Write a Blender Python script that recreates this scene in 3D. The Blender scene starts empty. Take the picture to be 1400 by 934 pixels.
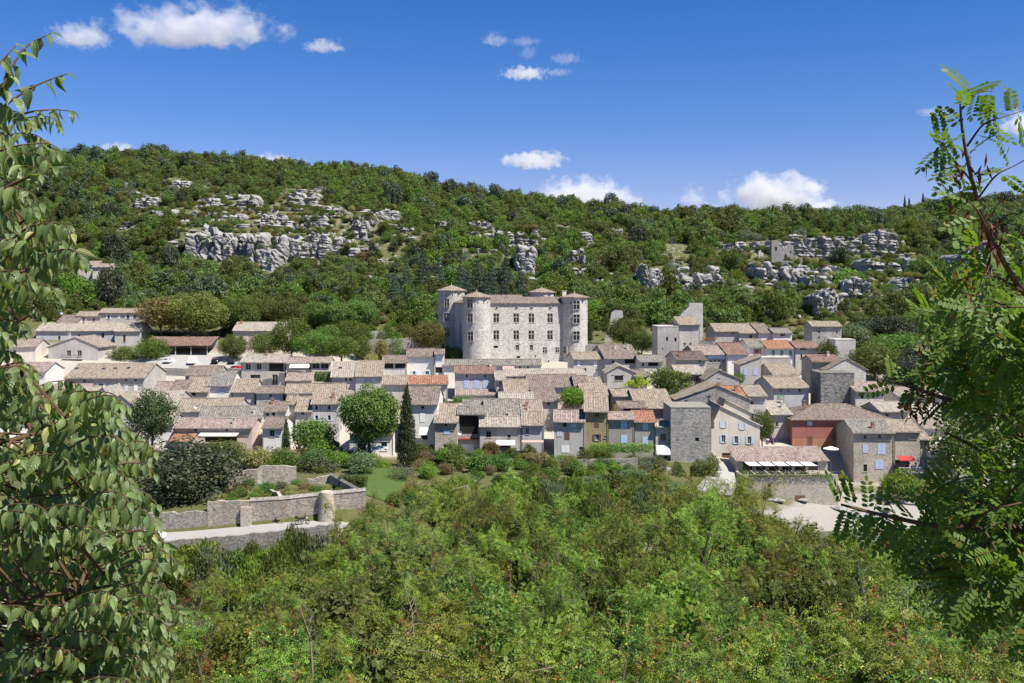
import bpy, math, random
import numpy as np
from mathutils import Vector, Matrix
R = math.radians
rng = np.random.default_rng(7)
random.seed(7)
scn = bpy.context.scene
COL = scn.collection
F = 1361.0            # focal length in photo pixels (1400 wide)
CZ = 45.0             # height of the viewpoint above the datum

# ------------------------------------------------------------------ camera, world, sun, exposure
cam_d = bpy.data.cameras.new("camera")
cam_d.sensor_width = 36.0
cam_d.lens = F / 1400.0 * 36.0
cam_d.shift_y = -67.0 / 1400.0
cam_d.clip_start = 0.1
cam_d.clip_end = 20000
cam = bpy.data.objects.new("camera", cam_d)
COL.objects.link(cam)
cam.location = (0, 0, CZ)
cam.rotation_euler = (R(90), 0, 0)
scn.camera = cam

SUN = Vector((0.55, -0.35, 1.0)).normalized()
SUN_EL = math.asin(SUN.z)
w = bpy.data.worlds.new("World")
scn.world = w
w.use_nodes = True
wn, wl = w.node_tree.nodes, w.node_tree.links
wn.clear()
sky = wn.new("ShaderNodeTexSky")
sky.sky_type = 'NISHITA'
sky.sun_disc = False
sky.sun_elevation = SUN_EL
sky.sun_rotation = math.atan2(SUN.x, SUN.y)
sky.altitude = 300
sky.air_density = 1.0
sky.dust_density = 0.0
sky.ozone_density = 5.0
bg = wn.new("ShaderNodeBackground")
bg.inputs[1].default_value = 0.067
wo = wn.new("ShaderNodeOutputWorld")
hsv = wn.new("ShaderNodeHueSaturation")
hsv.inputs["Saturation"].default_value = 1.35
hsv.inputs["Value"].default_value = 1.25
wl.new(sky.outputs[0], hsv.inputs["Color"])
tint = wn.new("ShaderNodeMix"); tint.data_type = 'RGBA'; tint.blend_type = 'MULTIPLY'
tint.inputs[0].default_value = 1.0
tint.inputs[7].default_value = (1.08, 0.74, 0.88, 1)
wl.new(hsv.outputs[0], tint.inputs[6])
wl.new(tint.outputs[2], bg.inputs[0])
wl.new(bg.outputs[0], wo.inputs[0])

sun_d = bpy.data.lights.new("sun", 'SUN')
sun_d.energy = 5.0
sun_d.angle = R(0.5)
sun_d.color = (1.0, 0.95, 0.87)
sun = bpy.data.objects.new("sun", sun_d)
COL.objects.link(sun)
sun.location = (300, -200, 600)
sun.rotation_euler = (-SUN).to_track_quat('-Z', 'Y').to_euler()

scn.view_settings.view_transform = 'Standard'
scn.view_settings.look = 'None'
scn.view_settings.exposure = 0.78
scn.view_settings.gamma = 1.0
scn.view_settings.use_curve_mapping = False
scn.render.engine = 'CYCLES'
scn.cycles.use_denoising = True
scn.cycles.denoiser = 'OPENIMAGEDENOISE'
scn.cycles.denoising_input_passes = 'RGB_ALBEDO_NORMAL'
scn.cycles.denoising_prefilter = 'ACCURATE'
scn.cycles.max_bounces = 6
scn.cycles.diffuse_bounces = 3
scn.cycles.transmission_bounces = 4
scn.cycles.glossy_bounces = 2
scn.cycles.volume_bounces = 3
scn.cycles.transparent_max_bounces = 8
scn.cycles.sample_clamp_indirect = 8
scn.cycles.use_adaptive_sampling = False
scn.render.filter_size = 1.0

# ------------------------------------------------------------------ tagging and linking
def tag(o, label=None, cat=None, group=None, kind=None):
    if label: o["label"] = label
    if cat: o["category"] = cat
    if group: o["group"] = group
    if kind: o["kind"] = kind
    elif cat == "wall": o["kind"] = "thing"
    return o

def link(name, data, parent=None, loc=None, rz=0.0):
    o = bpy.data.objects.new(name, data)
    COL.objects.link(o)
    if parent: o.parent = parent
    if loc is not None: o.location = loc
    if rz: o.rotation_euler = (0, 0, rz)
    return o

def empty(name, loc, rz=0.0):
    o = link(name, None, None, loc, rz)
    o.empty_display_size = 0.5
    return o

def dup(root, loc, rz=0.0, sc=None):
    c = root.copy(); COL.objects.link(c)
    c.location = loc; c.rotation_euler = (0, 0, rz)
    if sc is not None: c.scale = sc if hasattr(sc, '__len__') else (sc, sc, sc)
    for ch in list(root.children):
        d = ch.copy(); COL.objects.link(d); d.parent = c
        for g in list(ch.children):
            e = g.copy(); COL.objects.link(e); e.parent = d
    return c

def px(x, y, Y):
    return Vector(((x - 700) / F * Y, Y, CZ - (y - 400) * Y / F))

# ------------------------------------------------------------------ mesh helpers
class MB:
    def __init__(s): s.v = []; s.f = []; s.m = []; s.uv = []
    def poly(s, pts, mi=0, uv=None):
        n = len(s.v); s.v += [tuple(p) for p in pts]
        s.f.append(tuple(range(n, n + len(pts)))); s.m.append(mi)
        s.uv.append(uv or [(0, 0)] * len(pts))
    def box(s, x0, x1, y0, y1, z0, z1, mi=0, fn=None):
        c = [(x0,y0,z0),(x1,y0,z0),(x1,y1,z0),(x0,y1,z0),(x0,y0,z1),(x1,y0,z1),(x1,y1,z1),(x0,y1,z1)]
        if fn: c = [fn(*p) for p in c]
        n = len(s.v); s.v += c
        for q in ((3,2,1,0),(4,5,6,7),(0,1,5,4),(1,2,6,5),(2,3,7,6),(3,0,4,7)):
            s.f.append(tuple(n + k for k in q)); s.m.append(mi); s.uv.append([(0,0)]*4)
    def tube(s, pts, rad, seg=6, mi=0, cap=True):
        pts = [Vector(p) for p in pts]; n0 = len(s.v); k = len(pts)
        for i, p in enumerate(pts):
            d = (pts[min(i+1,k-1)] - pts[max(i-1,0)])
            d = d.normalized() if d.length > 1e-9 else Vector((0,0,1))
            a = d.cross(Vector((0,0,1)) if abs(d.z) < 0.9 else Vector((1,0,0))).normalized(); b = d.cross(a)
            r = rad[i] if hasattr(rad, '__len__') else rad
            for j in range(seg):
                t = 2*math.pi*j/seg
                s.v.append(tuple(p + a*(r*math.cos(t)) + b*(r*math.sin(t))))
        for i in range(k-1):
            for j in range(seg):
                s.f.append((n0+i*seg+j, n0+i*seg+(j+1)%seg, n0+(i+1)*seg+(j+1)%seg, n0+(i+1)*seg+j)); s.m.append(mi); s.uv.append([(0,0)]*4)
        if cap:
            for base in (n0, n0+(k-1)*seg):
                s.f.append(tuple(base+j for j in range(seg))); s.m.append(mi); s.uv.append([(0,0)]*seg)
    def lathe(s, prof, seg=16, c=(0,0,0), mi=0):
        n0 = len(s.v)
        for r, z in prof:
            for j in range(seg):
                t = 2*math.pi*j/seg
                s.v.append((c[0]+r*math.cos(t), c[1]+r*math.sin(t), c[2]+z))
        for i in range(len(prof)-1):
            for j in range(seg):
                s.f.append((n0+i*seg+j, n0+i*seg+(j+1)%seg, n0+(i+1)*seg+(j+1)%seg, n0+(i+1)*seg+j)); s.m.append(mi); s.uv.append([(0,0)]*4)
        s.f.append(tuple(n0+(len(prof)-1)*seg+j for j in range(seg))); s.m.append(mi); s.uv.append([(0,0)]*seg)
    def mesh(s, name, mats, smooth=False):
        me = bpy.data.meshes.new(name)
        me.from_pydata(s.v, [], s.f)
        if not isinstance(mats, (list, tuple)): mats = [mats]
        for m in mats: me.materials.append(m)
        me.polygons.foreach_set("material_index", s.m)
        uvl = me.uv_layers.new(name="UVMap")
        uvl.data.foreach_set("uv", [c for q in s.uv for p in q for c in p])
        if smooth: me.polygons.foreach_set("use_smooth", [True]*len(s.f))
        me.update()
        return me
    def build(s, name, mats, parent=None, loc=None, rz=0.0, smooth=False):
        return link(name, s.mesh(name, mats, smooth), parent, loc, rz)

def np_mesh(name, V, Q, mats, uv=None, mi=None, smooth=False):
    """vertices (n,3), quads (m,4) as numpy arrays"""
    me = bpy.data.meshes.new(name)
    V = np.asarray(V, dtype=np.float32); Q = np.asarray(Q, dtype=np.int32)
    me.vertices.add(len(V)); me.vertices.foreach_set("co", V.ravel())
    k = Q.shape[1]
    me.loops.add(Q.size); me.loops.foreach_set("vertex_index", Q.ravel())
    me.polygons.add(len(Q))
    me.polygons.foreach_set("loop_start", np.arange(0, Q.size, k, dtype=np.int32))
    me.polygons.foreach_set("loop_total", np.full(len(Q), k, dtype=np.int32))
    if not isinstance(mats, (list, tuple)): mats = [mats]
    for m in mats: me.materials.append(m)
    if mi is not None: me.polygons.foreach_set("material_index", np.asarray(mi, dtype=np.int32))
    if smooth: me.polygons.foreach_set("use_smooth", np.ones(len(Q), dtype=bool))
    if uv is not None:
        l = me.uv_layers.new(name="UVMap"); l.data.foreach_set("uv", np.asarray(uv, dtype=np.float32).ravel())
    me.update(calc_edges=True); me.validate()
    return me

def basis(n, roll):
    """orthonormal frames (x, y, z=n) for arrays of normals"""
    n = n / np.linalg.norm(n, axis=1, keepdims=True)
    ref = np.where(np.abs(n[:, 2:3]) < 0.9, np.array([[0, 0, 1.0]]), np.array([[1.0, 0, 0]]))
    a = np.cross(ref, n); a /= np.linalg.norm(a, axis=1, keepdims=True)
    b = np.cross(n, a)
    c, s_ = np.cos(roll)[:, None], np.sin(roll)[:, None]
    return a*c + b*s_, -a*s_ + b*c, n

def scatter(TV, TQ, P, X, Yv, Z, S):
    """copies of a template placed at P with frames X,Y,Z and scale S"""
    n, k = len(P), len(TV)
    S = np.asarray(S).reshape(-1, 1, 1)
    V = P[:, None, :] + S*(TV[None, :, 0:1]*X[:, None, :] + TV[None, :, 1:2]*Yv[:, None, :] + TV[None, :, 2:3]*Z[:, None, :])
    Q = TQ[None] + (np.arange(n)*k)[:, None, None]
    return V.reshape(-1, 3), Q.reshape(-1, TQ.shape[1])

# ------------------------------------------------------------------ materials
def new_mat(name):
    m = bpy.data.materials.new(name); m.use_nodes = True
    nt = m.node_tree; nt.nodes.clear()
    out = nt.nodes.new("ShaderNodeOutputMaterial")
    return m, nt, out

def nd(nt, t, **kw):
    n = nt.nodes.new(t)
    for k, v in kw.items(): setattr(n, k, v)
    return n

def ramp(nt, stops):
    r = nt.nodes.new("ShaderNodeValToRGB")
    e = r.color_ramp.elements
    while len(e) < len(stops): e.new(0.5)
    for el, (p, c) in zip(e, stops):
        el.position = p; el.color = (*c, 1) if len(c) == 3 else c
    return r

def mixc(nt, fac, a, b, mode='MIX'):
    m = nt.nodes.new("ShaderNodeMix"); m.data_type = 'RGBA'; m.blend_type = mode
    for sock, v in ((m.inputs[0], fac), (m.inputs[6], a), (m.inputs[7], b)):
        if isinstance(v, bpy.types.NodeSocket): nt.links.new(v, sock)
        elif isinstance(v, (int, float)): sock.default_value = v
        else: sock.default_value = (*v, 1)
    return m.outputs[2]

def mth(nt, op, a, b=None, clamp=False):
    m = nt.nodes.new("ShaderNodeMath"); m.operation = op; m.use_clamp = clamp
    for sock, v in ((m.inputs[0], a), (m.inputs[1], b)):
        if v is None: continue
        if isinstance(v, bpy.types.NodeSocket): nt.links.new(v, sock)
        else: sock.default_value = v
    return m.outputs[0]

def noise(nt, vec, scale, detail=4, rough=0.55):
    n = nt.nodes.new("ShaderNodeTexNoise"); n.inputs["Scale"].default_value = scale
    n.inputs["Detail"].default_value = detail; n.inputs["Roughness"].default_value = rough
    if vec is not None: nt.links.new(vec, n.inputs["Vector"])
    return n.outputs[0]

def princ(nt, out, col, rough=0.9, spec=0.2, metallic=0.0, bump=None, bstr=0.3, bdist=0.05):
    p = nt.nodes.new("ShaderNodeBsdfPrincipled")
    if isinstance(col, bpy.types.NodeSocket): nt.links.new(col, p.inputs["Base Color"])
    else: p.inputs["Base Color"].default_value = (*col, 1)
    p.inputs["Roughness"].default_value = rough
    p.inputs["Specular IOR Level"].default_value = spec
    p.inputs["Metallic"].default_value = metallic
    if bump is not None:
        b = nt.nodes.new("ShaderNodeBump"); b.inputs["Strength"].default_value = bstr; b.inputs["Distance"].default_value = bdist
        nt.links.new(bump, b.inputs["Height"]); nt.links.new(b.outputs[0], p.inputs["Normal"])
    nt.links.new(p.outputs[0], out.inputs[0])
    return p

def coords(nt, kind="Object"):
    tc = nt.nodes.new("ShaderNodeTexCoord")
    return tc.outputs[kind]

def plain(name, col, rough=0.7, spec=0.3, metallic=0.0, var=0.15, scale=3.0):
    m, nt, out = new_mat(name)
    f = noise(nt, coords(nt), scale, 5)
    c = mixc(nt, f, tuple(x*(1-var) for x in col), tuple(min(1, x*(1+var)) for x in col))
    princ(nt, out, c, rough, spec, metallic)
    return m

def wall_mat(name, col, stone=0.0, cell=2.6, dark=0.45, stain=0.25):
    """rendered or rubble-stone masonry; stone = contrast of the single stones"""
    m, nt, out = new_mat(name)
    geo = nd(nt, "ShaderNodeNewGeometry")
    pos = geo.outputs["Position"]
    big = noise(nt, pos, 0.25, 5, 0.6)
    fine = noise(nt, pos, 3.5, 5, 0.65)
    base = mixc(nt, ramp_fac(nt, big, 0.3, 0.72), tuple(c*(1-stain) for c in col), tuple(min(0.95, c*(1+stain*0.35)) for c in col))
    # vertical rain streaks
    mp = nd(nt, "ShaderNodeMapping"); mp.inputs["Scale"].default_value = (2.2, 2.2, 0.16)
    nt.links.new(pos, mp.inputs[0])
    st = noise(nt, mp.outputs[0], 1.0, 4, 0.6)
    base = mixc(nt, mth(nt, 'MULTIPLY', ramp_fac(nt, st, 0.50, 0.72), stain*1.9, True), base, tuple(c*0.5 for c in col))
    base = mixc(nt, mth(nt, 'MULTIPLY', ramp_fac(nt, fine, 0.45, 0.75), 0.22+stone*0.2), base, tuple(c*0.6 for c in col))
    bump = fine
    if stone > 0:
        v = nd(nt, "ShaderNodeTexVoronoi"); v.inputs["Scale"].default_value = cell
        mp2 = nd(nt, "ShaderNodeMapping"); mp2.inputs["Scale"].default_value = (1, 1, 1.7)
        nt.links.new(pos, mp2.inputs[0]); nt.links.new(mp2.outputs[0], v.inputs["Vector"])
        sep = nd(nt, "ShaderNodeSeparateColor"); nt.links.new(v.outputs["Color"], sep.inputs[0])
        base = mixc(nt, mth(nt, 'MULTIPLY', ramp_fac(nt, sep.outputs[0], 0.35, 1.0), stone*0.8), base, tuple(c*dark for c in col))
        base = mixc(nt, mth(nt, 'MULTIPLY', ramp_fac(nt, sep.outputs[1], 0.6, 1.0), stone*0.55), base, (min(.9, col[0]*1.25), min(.9, col[1]*1.2), min(.9, col[2]*1.12)))
        base = mixc(nt, mth(nt, 'MULTIPLY', ramp_fac(nt, v.outputs["Distance"], 0.42, 0.75), stone*0.5), base, tuple(c*0.42 for c in col))
        bump = v.outputs["Distance"]
    princ(nt, out, base, 0.95, 0.1, bump=bump, bstr=0.35 if stone else 0.2, bdist=0.06)
    return m

def ramp_fac(nt, sock, a, b):
    mr = nd(nt, "ShaderNodeMapRange"); mr.inputs[1].default_value = a; mr.inputs[2].default_value = b
    nt.links.new(sock, mr.inputs[0])
    return mr.outputs[0]

def roof_mat(name, c1, c2, c3, lich=0.35):
    """canal tiles: UV in metres, u along the eave, v up the slope"""
    m, nt, out = new_mat(name)
    uv = coords(nt, "UV")
    oi = nd(nt, "ShaderNodeObjectInfo")
    sp = nd(nt, "ShaderNodeSeparateXYZ"); nt.links.new(uv, sp.inputs[0])
    tu = mth(nt, 'FLOOR', mth(nt, 'DIVIDE', sp.outputs[0], 0.30))
    tv = mth(nt, 'FLOOR', mth(nt, 'DIVIDE', sp.outputs[1], 0.55))
    cb = nd(nt, "ShaderNodeCombineXYZ"); nt.links.new(tu, cb.inputs[0]); nt.links.new(tv, cb.inputs[1]); nt.links.new(mth(nt, 'MULTIPLY', oi.outputs["Random"], 50.0), cb.inputs[2])
    wn_ = nd(nt, "ShaderNodeTexWhiteNoise"); nt.links.new(cb.outputs[0], wn_.inputs[0])
    base = ramp(nt, [(0.0, tuple(c*0.7 for c in c1)), (0.3, tuple((x+y)/2 for x, y in zip(c1, c2))), (0.6, c2), (0.9, tuple((x+y)/2 for x, y in zip(c2, c3))), (1.0, c3)])
    nt.links.new(wn_.outputs[0], base.inputs[0])
    pos = nd(nt, "ShaderNodeNewGeometry").outputs["Position"]
    big = noise(nt, pos, 0.45, 5, 0.65)
    col = mixc(nt, mth(nt, 'MULTIPLY', ramp_fac(nt, big, 0.42, 0.7), 0.35), base.outputs[0], c2)
    gut = mth(nt, 'FRACT', mth(nt, 'DIVIDE', sp.outputs[0], 0.52))
    col = mixc(nt, mth(nt, 'MULTIPLY', ramp_fac(nt, gut, 0.62, 0.8), 0.55), col, tuple(c*0.4 for c in c1))
    # lichen and soot
    li = noise(nt, pos, 1.6, 6, 0.7)
    col = mixc(nt, mth(nt, 'MULTIPLY', ramp_fac(nt, li, 0.55, 0.7), lich), col, (0.17, 0.155, 0.12))
    col = mixc(nt, mth(nt, 'MULTIPLY', ramp_fac(nt, li, 0.5, 0.3), lich*0.8), col, (0.5, 0.46, 0.38))
    wv = mth(nt, 'SINE', mth(nt, 'MULTIPLY', sp.outputs[0], 2*math.pi/0.26))
    princ(nt, out, col, 0.95, 0.1, bump=wv, bstr=0.9, bdist=0.05)
    return m

def leaf_mat(name, c1, c2, c3=None, trans=0.3, rough=0.55, spec=0.25, clump=1.0, hue_obj=0.36):
    m, nt, out = new_mat(name)
    geo = nd(nt, "ShaderNodeNewGeometry"); oi = nd(nt, "ShaderNodeObjectInfo")
    rnd = geo.outputs["Random Per Island"]
    nz = noise(nt, coords(nt), clump, 3)
    f = mth(nt, 'ADD', mth(nt, 'MULTIPLY', rnd, 0.55), mth(nt, 'MULTIPLY', nz, 0.5))
    col = mixc(nt, f, c1, c2)
    if c3 is not None:
        col = mixc(nt, mth(nt, 'GREATER_THAN', rnd, 0.955), col, c3)
    hs = nd(nt, "ShaderNodeHueSaturation")
    nt.links.new(col, hs.inputs["Color"])
    nt.links.new(mth(nt, 'ADD', mth(nt, 'MULTIPLY', oi.outputs["Random"], 0.05*hue_obj*4), 0.5-0.025*hue_obj*4), hs.inputs["Hue"])
    nt.links.new(mth(nt, 'ADD', mth(nt, 'MULTIPLY', oi.outputs["Random"], hue_obj*2.0), 1.0-hue_obj), hs.inputs["Value"])
    d = nd(nt, "ShaderNodeBsdfPrincipled"); nt.links.new(hs.outputs[0], d.inputs["Base Color"])
    d.inputs["Roughness"].default_value = rough; d.inputs["Specular IOR Level"].default_value = spec
    t = nd(nt, "ShaderNodeBsdfTranslucent")
    nt.links.new(mixc(nt, 1.0, hs.outputs[0], (1.5, 1.6, 0.7), 'MULTIPLY'), t.inputs[0])
    mx = nd(nt, "ShaderNodeMixShader"); mx.inputs[0].default_value = trans
    nt.links.new(d.outputs[0], mx.inputs[1]); nt.links.new(t.outputs[0], mx.inputs[2])
    nt.links.new(mx.outputs[0], out.inputs[0])
    return m

def bark_mat(name, col):
    m, nt, out = new_mat(name)
    mp = nd(nt, "ShaderNodeMapping"); mp.inputs["Scale"].default_value = (6, 6, 1.2)
    nt.links.new(coords(nt), mp.inputs[0])
    f = noise(nt, mp.outputs[0], 3.0, 6, 0.7)
    princ(nt, out, mixc(nt, f, tuple(c*0.45 for c in col), tuple(c*1.35 for c in col)), 0.95, 0.1, bump=f, bstr=0.5, bdist=0.02)
    return m

M = {}
W = {}
for n_, c_, s_, k_, dk_, stn_ in [
    ('white', (0.74, 0.71, 0.66), 0, 2.6, .45, .18), ('cream', (0.66, 0.60, 0.50), 0, 2.6, .45, .22),
    ('grey', (0.52, 0.49, 0.45), 0, 2.6, .45, .28), ('greige', (0.55, 0.50, 0.44), 0.25, 2.6, .5, .28),
    ('pinkish', (0.62, 0.50, 0.45), 0, 2.6, .45, .22), ('lilac', (0.53, 0.50, 0.46), 0, 2.6, .45, .2),
    ('blue', (0.47, 0.465, 0.46), 0, 2.6, .45, .2), ('tan', (0.43, 0.34, 0.20), 0.15, 2.6, .55, .3),
    ('olivegrey', (0.38, 0.36, 0.30), 0.3, 2.6, .5, .3),
    ('stone', (0.56, 0.53, 0.48), 0.7, 3.2, .4, .3), ('palestone', (0.63, 0.60, 0.54), 0.6, 3.2, .42, .25),
    ('darkstone', (0.40, 0.38, 0.35), 0.8, 3.2, .33, .35), ('roughstone', (0.45, 0.43, 0.395), 1.0, 2.7, .3, .35),
    ('warmstone', (0.55, 0.49, 0.40), 0.75, 3.2, .42, .3), ('castle', (0.585, 0.555, 0.505), 0.68, 1.9, .36, .22),
    ('blackstone', (0.31, 0.30, 0.28), 1.2, 2.2, .25, .35), ('terrace', (0.46, 0.41, 0.34), 1.0, 3.0, .32, .35), ('drystone', (0.40, 0.365, 0.32), 1.0, 3.6, .3, .35), ('red', (0.37, 0.155, 0.125), 0, 2.6, .45, .22),
    ('orange', (0.43, 0.215, 0.125), 0, 2.6, .45, .22), ('concrete', (0.50, 0.48, 0.44), 0, 2.6, .45, .3)]:
    W[n_] = wall_mat("wall_" + n_, c_, s_, k_, dk_, stn_)
RF = {}
for n_, a_, b_, c_, l_ in [
    ('beige', (0.235, 0.185, 0.14), (0.33, 0.27, 0.205), (0.43, 0.365, 0.285), .35),
    ('cream', (0.289, 0.249, 0.201), (0.397, 0.349, 0.285), (0.506, 0.458, 0.386), .22),
    ('brown', (0.153, 0.117, 0.098), (0.237, 0.186, 0.154), (0.323, 0.265, 0.224), .3),
    ('grey', (0.156, 0.140, 0.121), (0.242, 0.219, 0.191), (0.337, 0.311, 0.273), .5),
    ('pink', (0.238, 0.178, 0.150), (0.344, 0.268, 0.228), (0.445, 0.381, 0.325), .25),
    ('orange', (0.27, 0.115, 0.07), (0.36, 0.18, 0.11), (0.43, 0.27, 0.18), .15),
    ('redbrown', (0.167, 0.099, 0.079), (0.251, 0.155, 0.123), (0.340, 0.240, 0.196), .2),
    ('umber', (0.091, 0.069, 0.059), (0.145, 0.110, 0.094), (0.229, 0.178, 0.153), .3)]:
    RF[n_] = roof_mat("roof_" + n_, a_, b_, c_, l_)
M['glass'] = plain("window_glass", (0.022, 0.026, 0.032), 0.15, 0.5, var=.3)
M['frame'] = plain("window_frame", (0.55, 0.53, 0.49), 0.6)
M['darkframe'] = plain("dark_wood_frame", (0.12, 0.075, 0.05), 0.7)
M['sill'] = plain("stone_sill", (0.44, 0.41, 0.37), 0.9)
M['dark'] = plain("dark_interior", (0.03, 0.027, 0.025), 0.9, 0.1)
SH = {'b': plain("shutter_blue", (0.42, 0.56, 0.72), 0.6), 'l': plain("shutter_lavender", (0.46, 0.50, 0.68), 0.6),
      'w': plain("shutter_white", (0.78, 0.78, 0.77), 0.6), 'g': plain("shutter_green", (0.16, 0.28, 0.20), 0.6),
      'r': plain("shutter_red", (0.55, 0.09, 0.08), 0.6), 'n': plain("shutter_brown", (0.17, 0.09, 0.06), 0.7),
      'p': plain("shutter_pale", (0.55, 0.61, 0.66), 0.6)}
M['door'] = plain("door_wood", (0.15, 0.08, 0.05), 0.7)
M['brick'] = plain("chimney_brick", (0.36, 0.19, 0.13), 0.95, .1, var=.35, scale=9)
M['render'] = plain("chimney_render", (0.55, 0.51, 0.45), 0.95, .1, var=.25)
M['canvas'] = plain("white_canvas", (0.80, 0.79, 0.77), 0.8, .1, var=.05)
M['redcanvas'] = plain("red_canvas", (0.36, 0.06, 0.05), 0.8, .1, var=.1)
M['pinkcanvas'] = plain("faded_red_canvas", (0.50, 0.30, 0.27), 0.8, .1, var=.1)
M['metal'] = plain("grey_metal", (0.35, 0.35, 0.36), 0.4, .5, 0.7)
M['zinc'] = plain("zinc_gutter", (0.20, 0.195, 0.19), 0.7, .3)
M['blackmetal'] = plain("black_metal", (0.025, 0.025, 0.027), 0.45, .5, 0.3)
M['wood'] = plain("weathered_wood", (0.27, 0.19, 0.12), 0.85, .1, var=.3)
M['tyre'] = plain("tyre_rubber", (0.02, 0.02, 0.02), 0.85, .2)
M['whiteplastic'] = plain("white_plastic", (0.82, 0.82, 0.82), 0.4, .4, var=.03)
BARK = bark_mat("bark_grey_brown", (0.16, 0.12, 0.09))
BARKL = bark_mat("bark_pale", (0.26, 0.22, 0.18))
TWIG = bark_mat("twig_brown", (0.13, 0.08, 0.045))
# ------------------------------------------------------------------ terrain
T_COLS = np.array([-400, 0, 200, 450, 700, 950, 1150, 1400, 1900], dtype=float)
T_ROWS = [
 (-400, [60]*9), (-60, [50]*9), (-12, [44.2]*9), (0, [43.2]*9), (4, [42.4]*9), (8, [38.5]*9), (14, [33]*9), (22, [28]*9), (50, [21, 21, 21, 21, 20.5, 20, 20, 20.5, 21]),
 (90,  [9, 9, 9, 12, 13.0, 12.5, 11, 11, 12]),
 (105, [3, 3, 3, 8, 10, 9.5, 8.5, 8.5, 9]),
 (120, [1.0, 1.0, 1.0, 3.5, 7, 7.5, 6.5, 6, 6]),
 (132, [3, 3, 3, 1.5, 3.5, 5, 4.2, 3.6, 3.5]),
 (137.6, [5, 5, 5, 4.5, 1.5, 3, 3, 2.8, 2.8]),
 (138.4, [9.4, 9.4, 9.5, 11.3, 1.5, 2.8, 2.7, 2.5, 2.5]),
 (146.6, [9.4, 9.4, 9.5, 11.3, 1.4, 1.2, 1.2, 1.2, 1.2]),
 (147.25, [12.2, 12.2, 12.4, 13.9, 1.6, 1.0, 1.0, 1.0, 1.0]),
 (160, [13, 13, 13.2, 13.2, 5, 1.2, 1.0, 1.0, 1.0]),
 (172, [13, 13, 13.2, 12.5, 9, 2.6, 1.2, 1.2, 1.2]),
 (184, [13, 13, 13.2, 12.3, 11, 6, 2.9, 1.9, 2.0]),
 (192, [13, 13, 13.2, 12, 11, 8, 3.9, 2.9, 3.0]),
 (200, [13, 13, 12.6, 11.3, 10.8, 10.2, 4.3, 4.0, 4.0]),
 (207, [13, 13, 12.6, 11.4, 11, 11, 6.5, 4.8, 5.0]),
 (215, [14, 14, 13.6, 13, 12.8, 12.8, 11, 8, 8]),
 (240, [18]*4 + [17.4]*5),
 (280, [26.5, 26, 25, 24.4, 23.8, 24.4, 24.6, 25, 26]),
 (300, [31.5, 31.5, 29.5, 29, 27, 29, 30, 30, 31]),
 (330, [40, 40, 38.5, 38, 36, 38, 39, 40, 41]),
 (400, [53, 53, 53, 52, 50, 50, 50, 52, 54]),
 (422, [59, 59, 56.5, 56, 57, 55, 51.5, 56, 60]),
 (446, [66, 66, 73, 75, 64, 64, 68, 66, 70]),
 (520, [98, 97, 98, 97, 83, 78, 79, 80, 84]),
 (620, [121, 122, 124, 119, 98, 90, 86, 93, 100]),
 (700, [124, 126, 127, 120, 100, 92, 88, 95, 102]),
 (900, [100, 100, 100, 95, 85, 78, 75, 80, 85]),
 (1500, [60]*9), (4000, [20]*9)]
T_Y = np.array([r[0] for r in T_ROWS], dtype=float)
T_Z = np.array([r[1] for r in T_ROWS], dtype=float)
_ph = np.random.default_rng(3).uniform(0, 6.28, (14,))
def gz(X, Y):
    X = np.asarray(X, dtype=float); Y = np.asarray(Y, dtype=float)
    c = 700 + F*X/np.maximum(Y, 60)
    i = np.clip(np.searchsorted(T_Y, Y) - 1, 0, len(T_Y)-2)
    t = np.clip((Y - T_Y[i])/(T_Y[i+1]-T_Y[i]), 0, 1)
    j = np.clip(np.searchsorted(T_COLS, c) - 1, 0, len(T_COLS)-2)
    s = np.clip((c - T_COLS[j])/(T_COLS[j+1]-T_COLS[j]), 0, 1)
    s = s*s*(3-2*s)
    z = (T_Z[i, j]*(1-s) + T_Z[i, j+1]*s)*(1-t) + (T_Z[i+1, j]*(1-s) + T_Z[i+1, j+1]*s)*t
    hill = np.clip((Y-320)/120, 0, 1)
    for k in range(5):
        f = 0.011*1.9**k
        z = z + hill*(3.2/1.75**k)*np.sin(X*f + _ph[k] + 0.7*np.sin(Y*f*0.8+_ph[k+5]))*np.cos(Y*f*1.1 + _ph[k+7])
    return z

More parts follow.
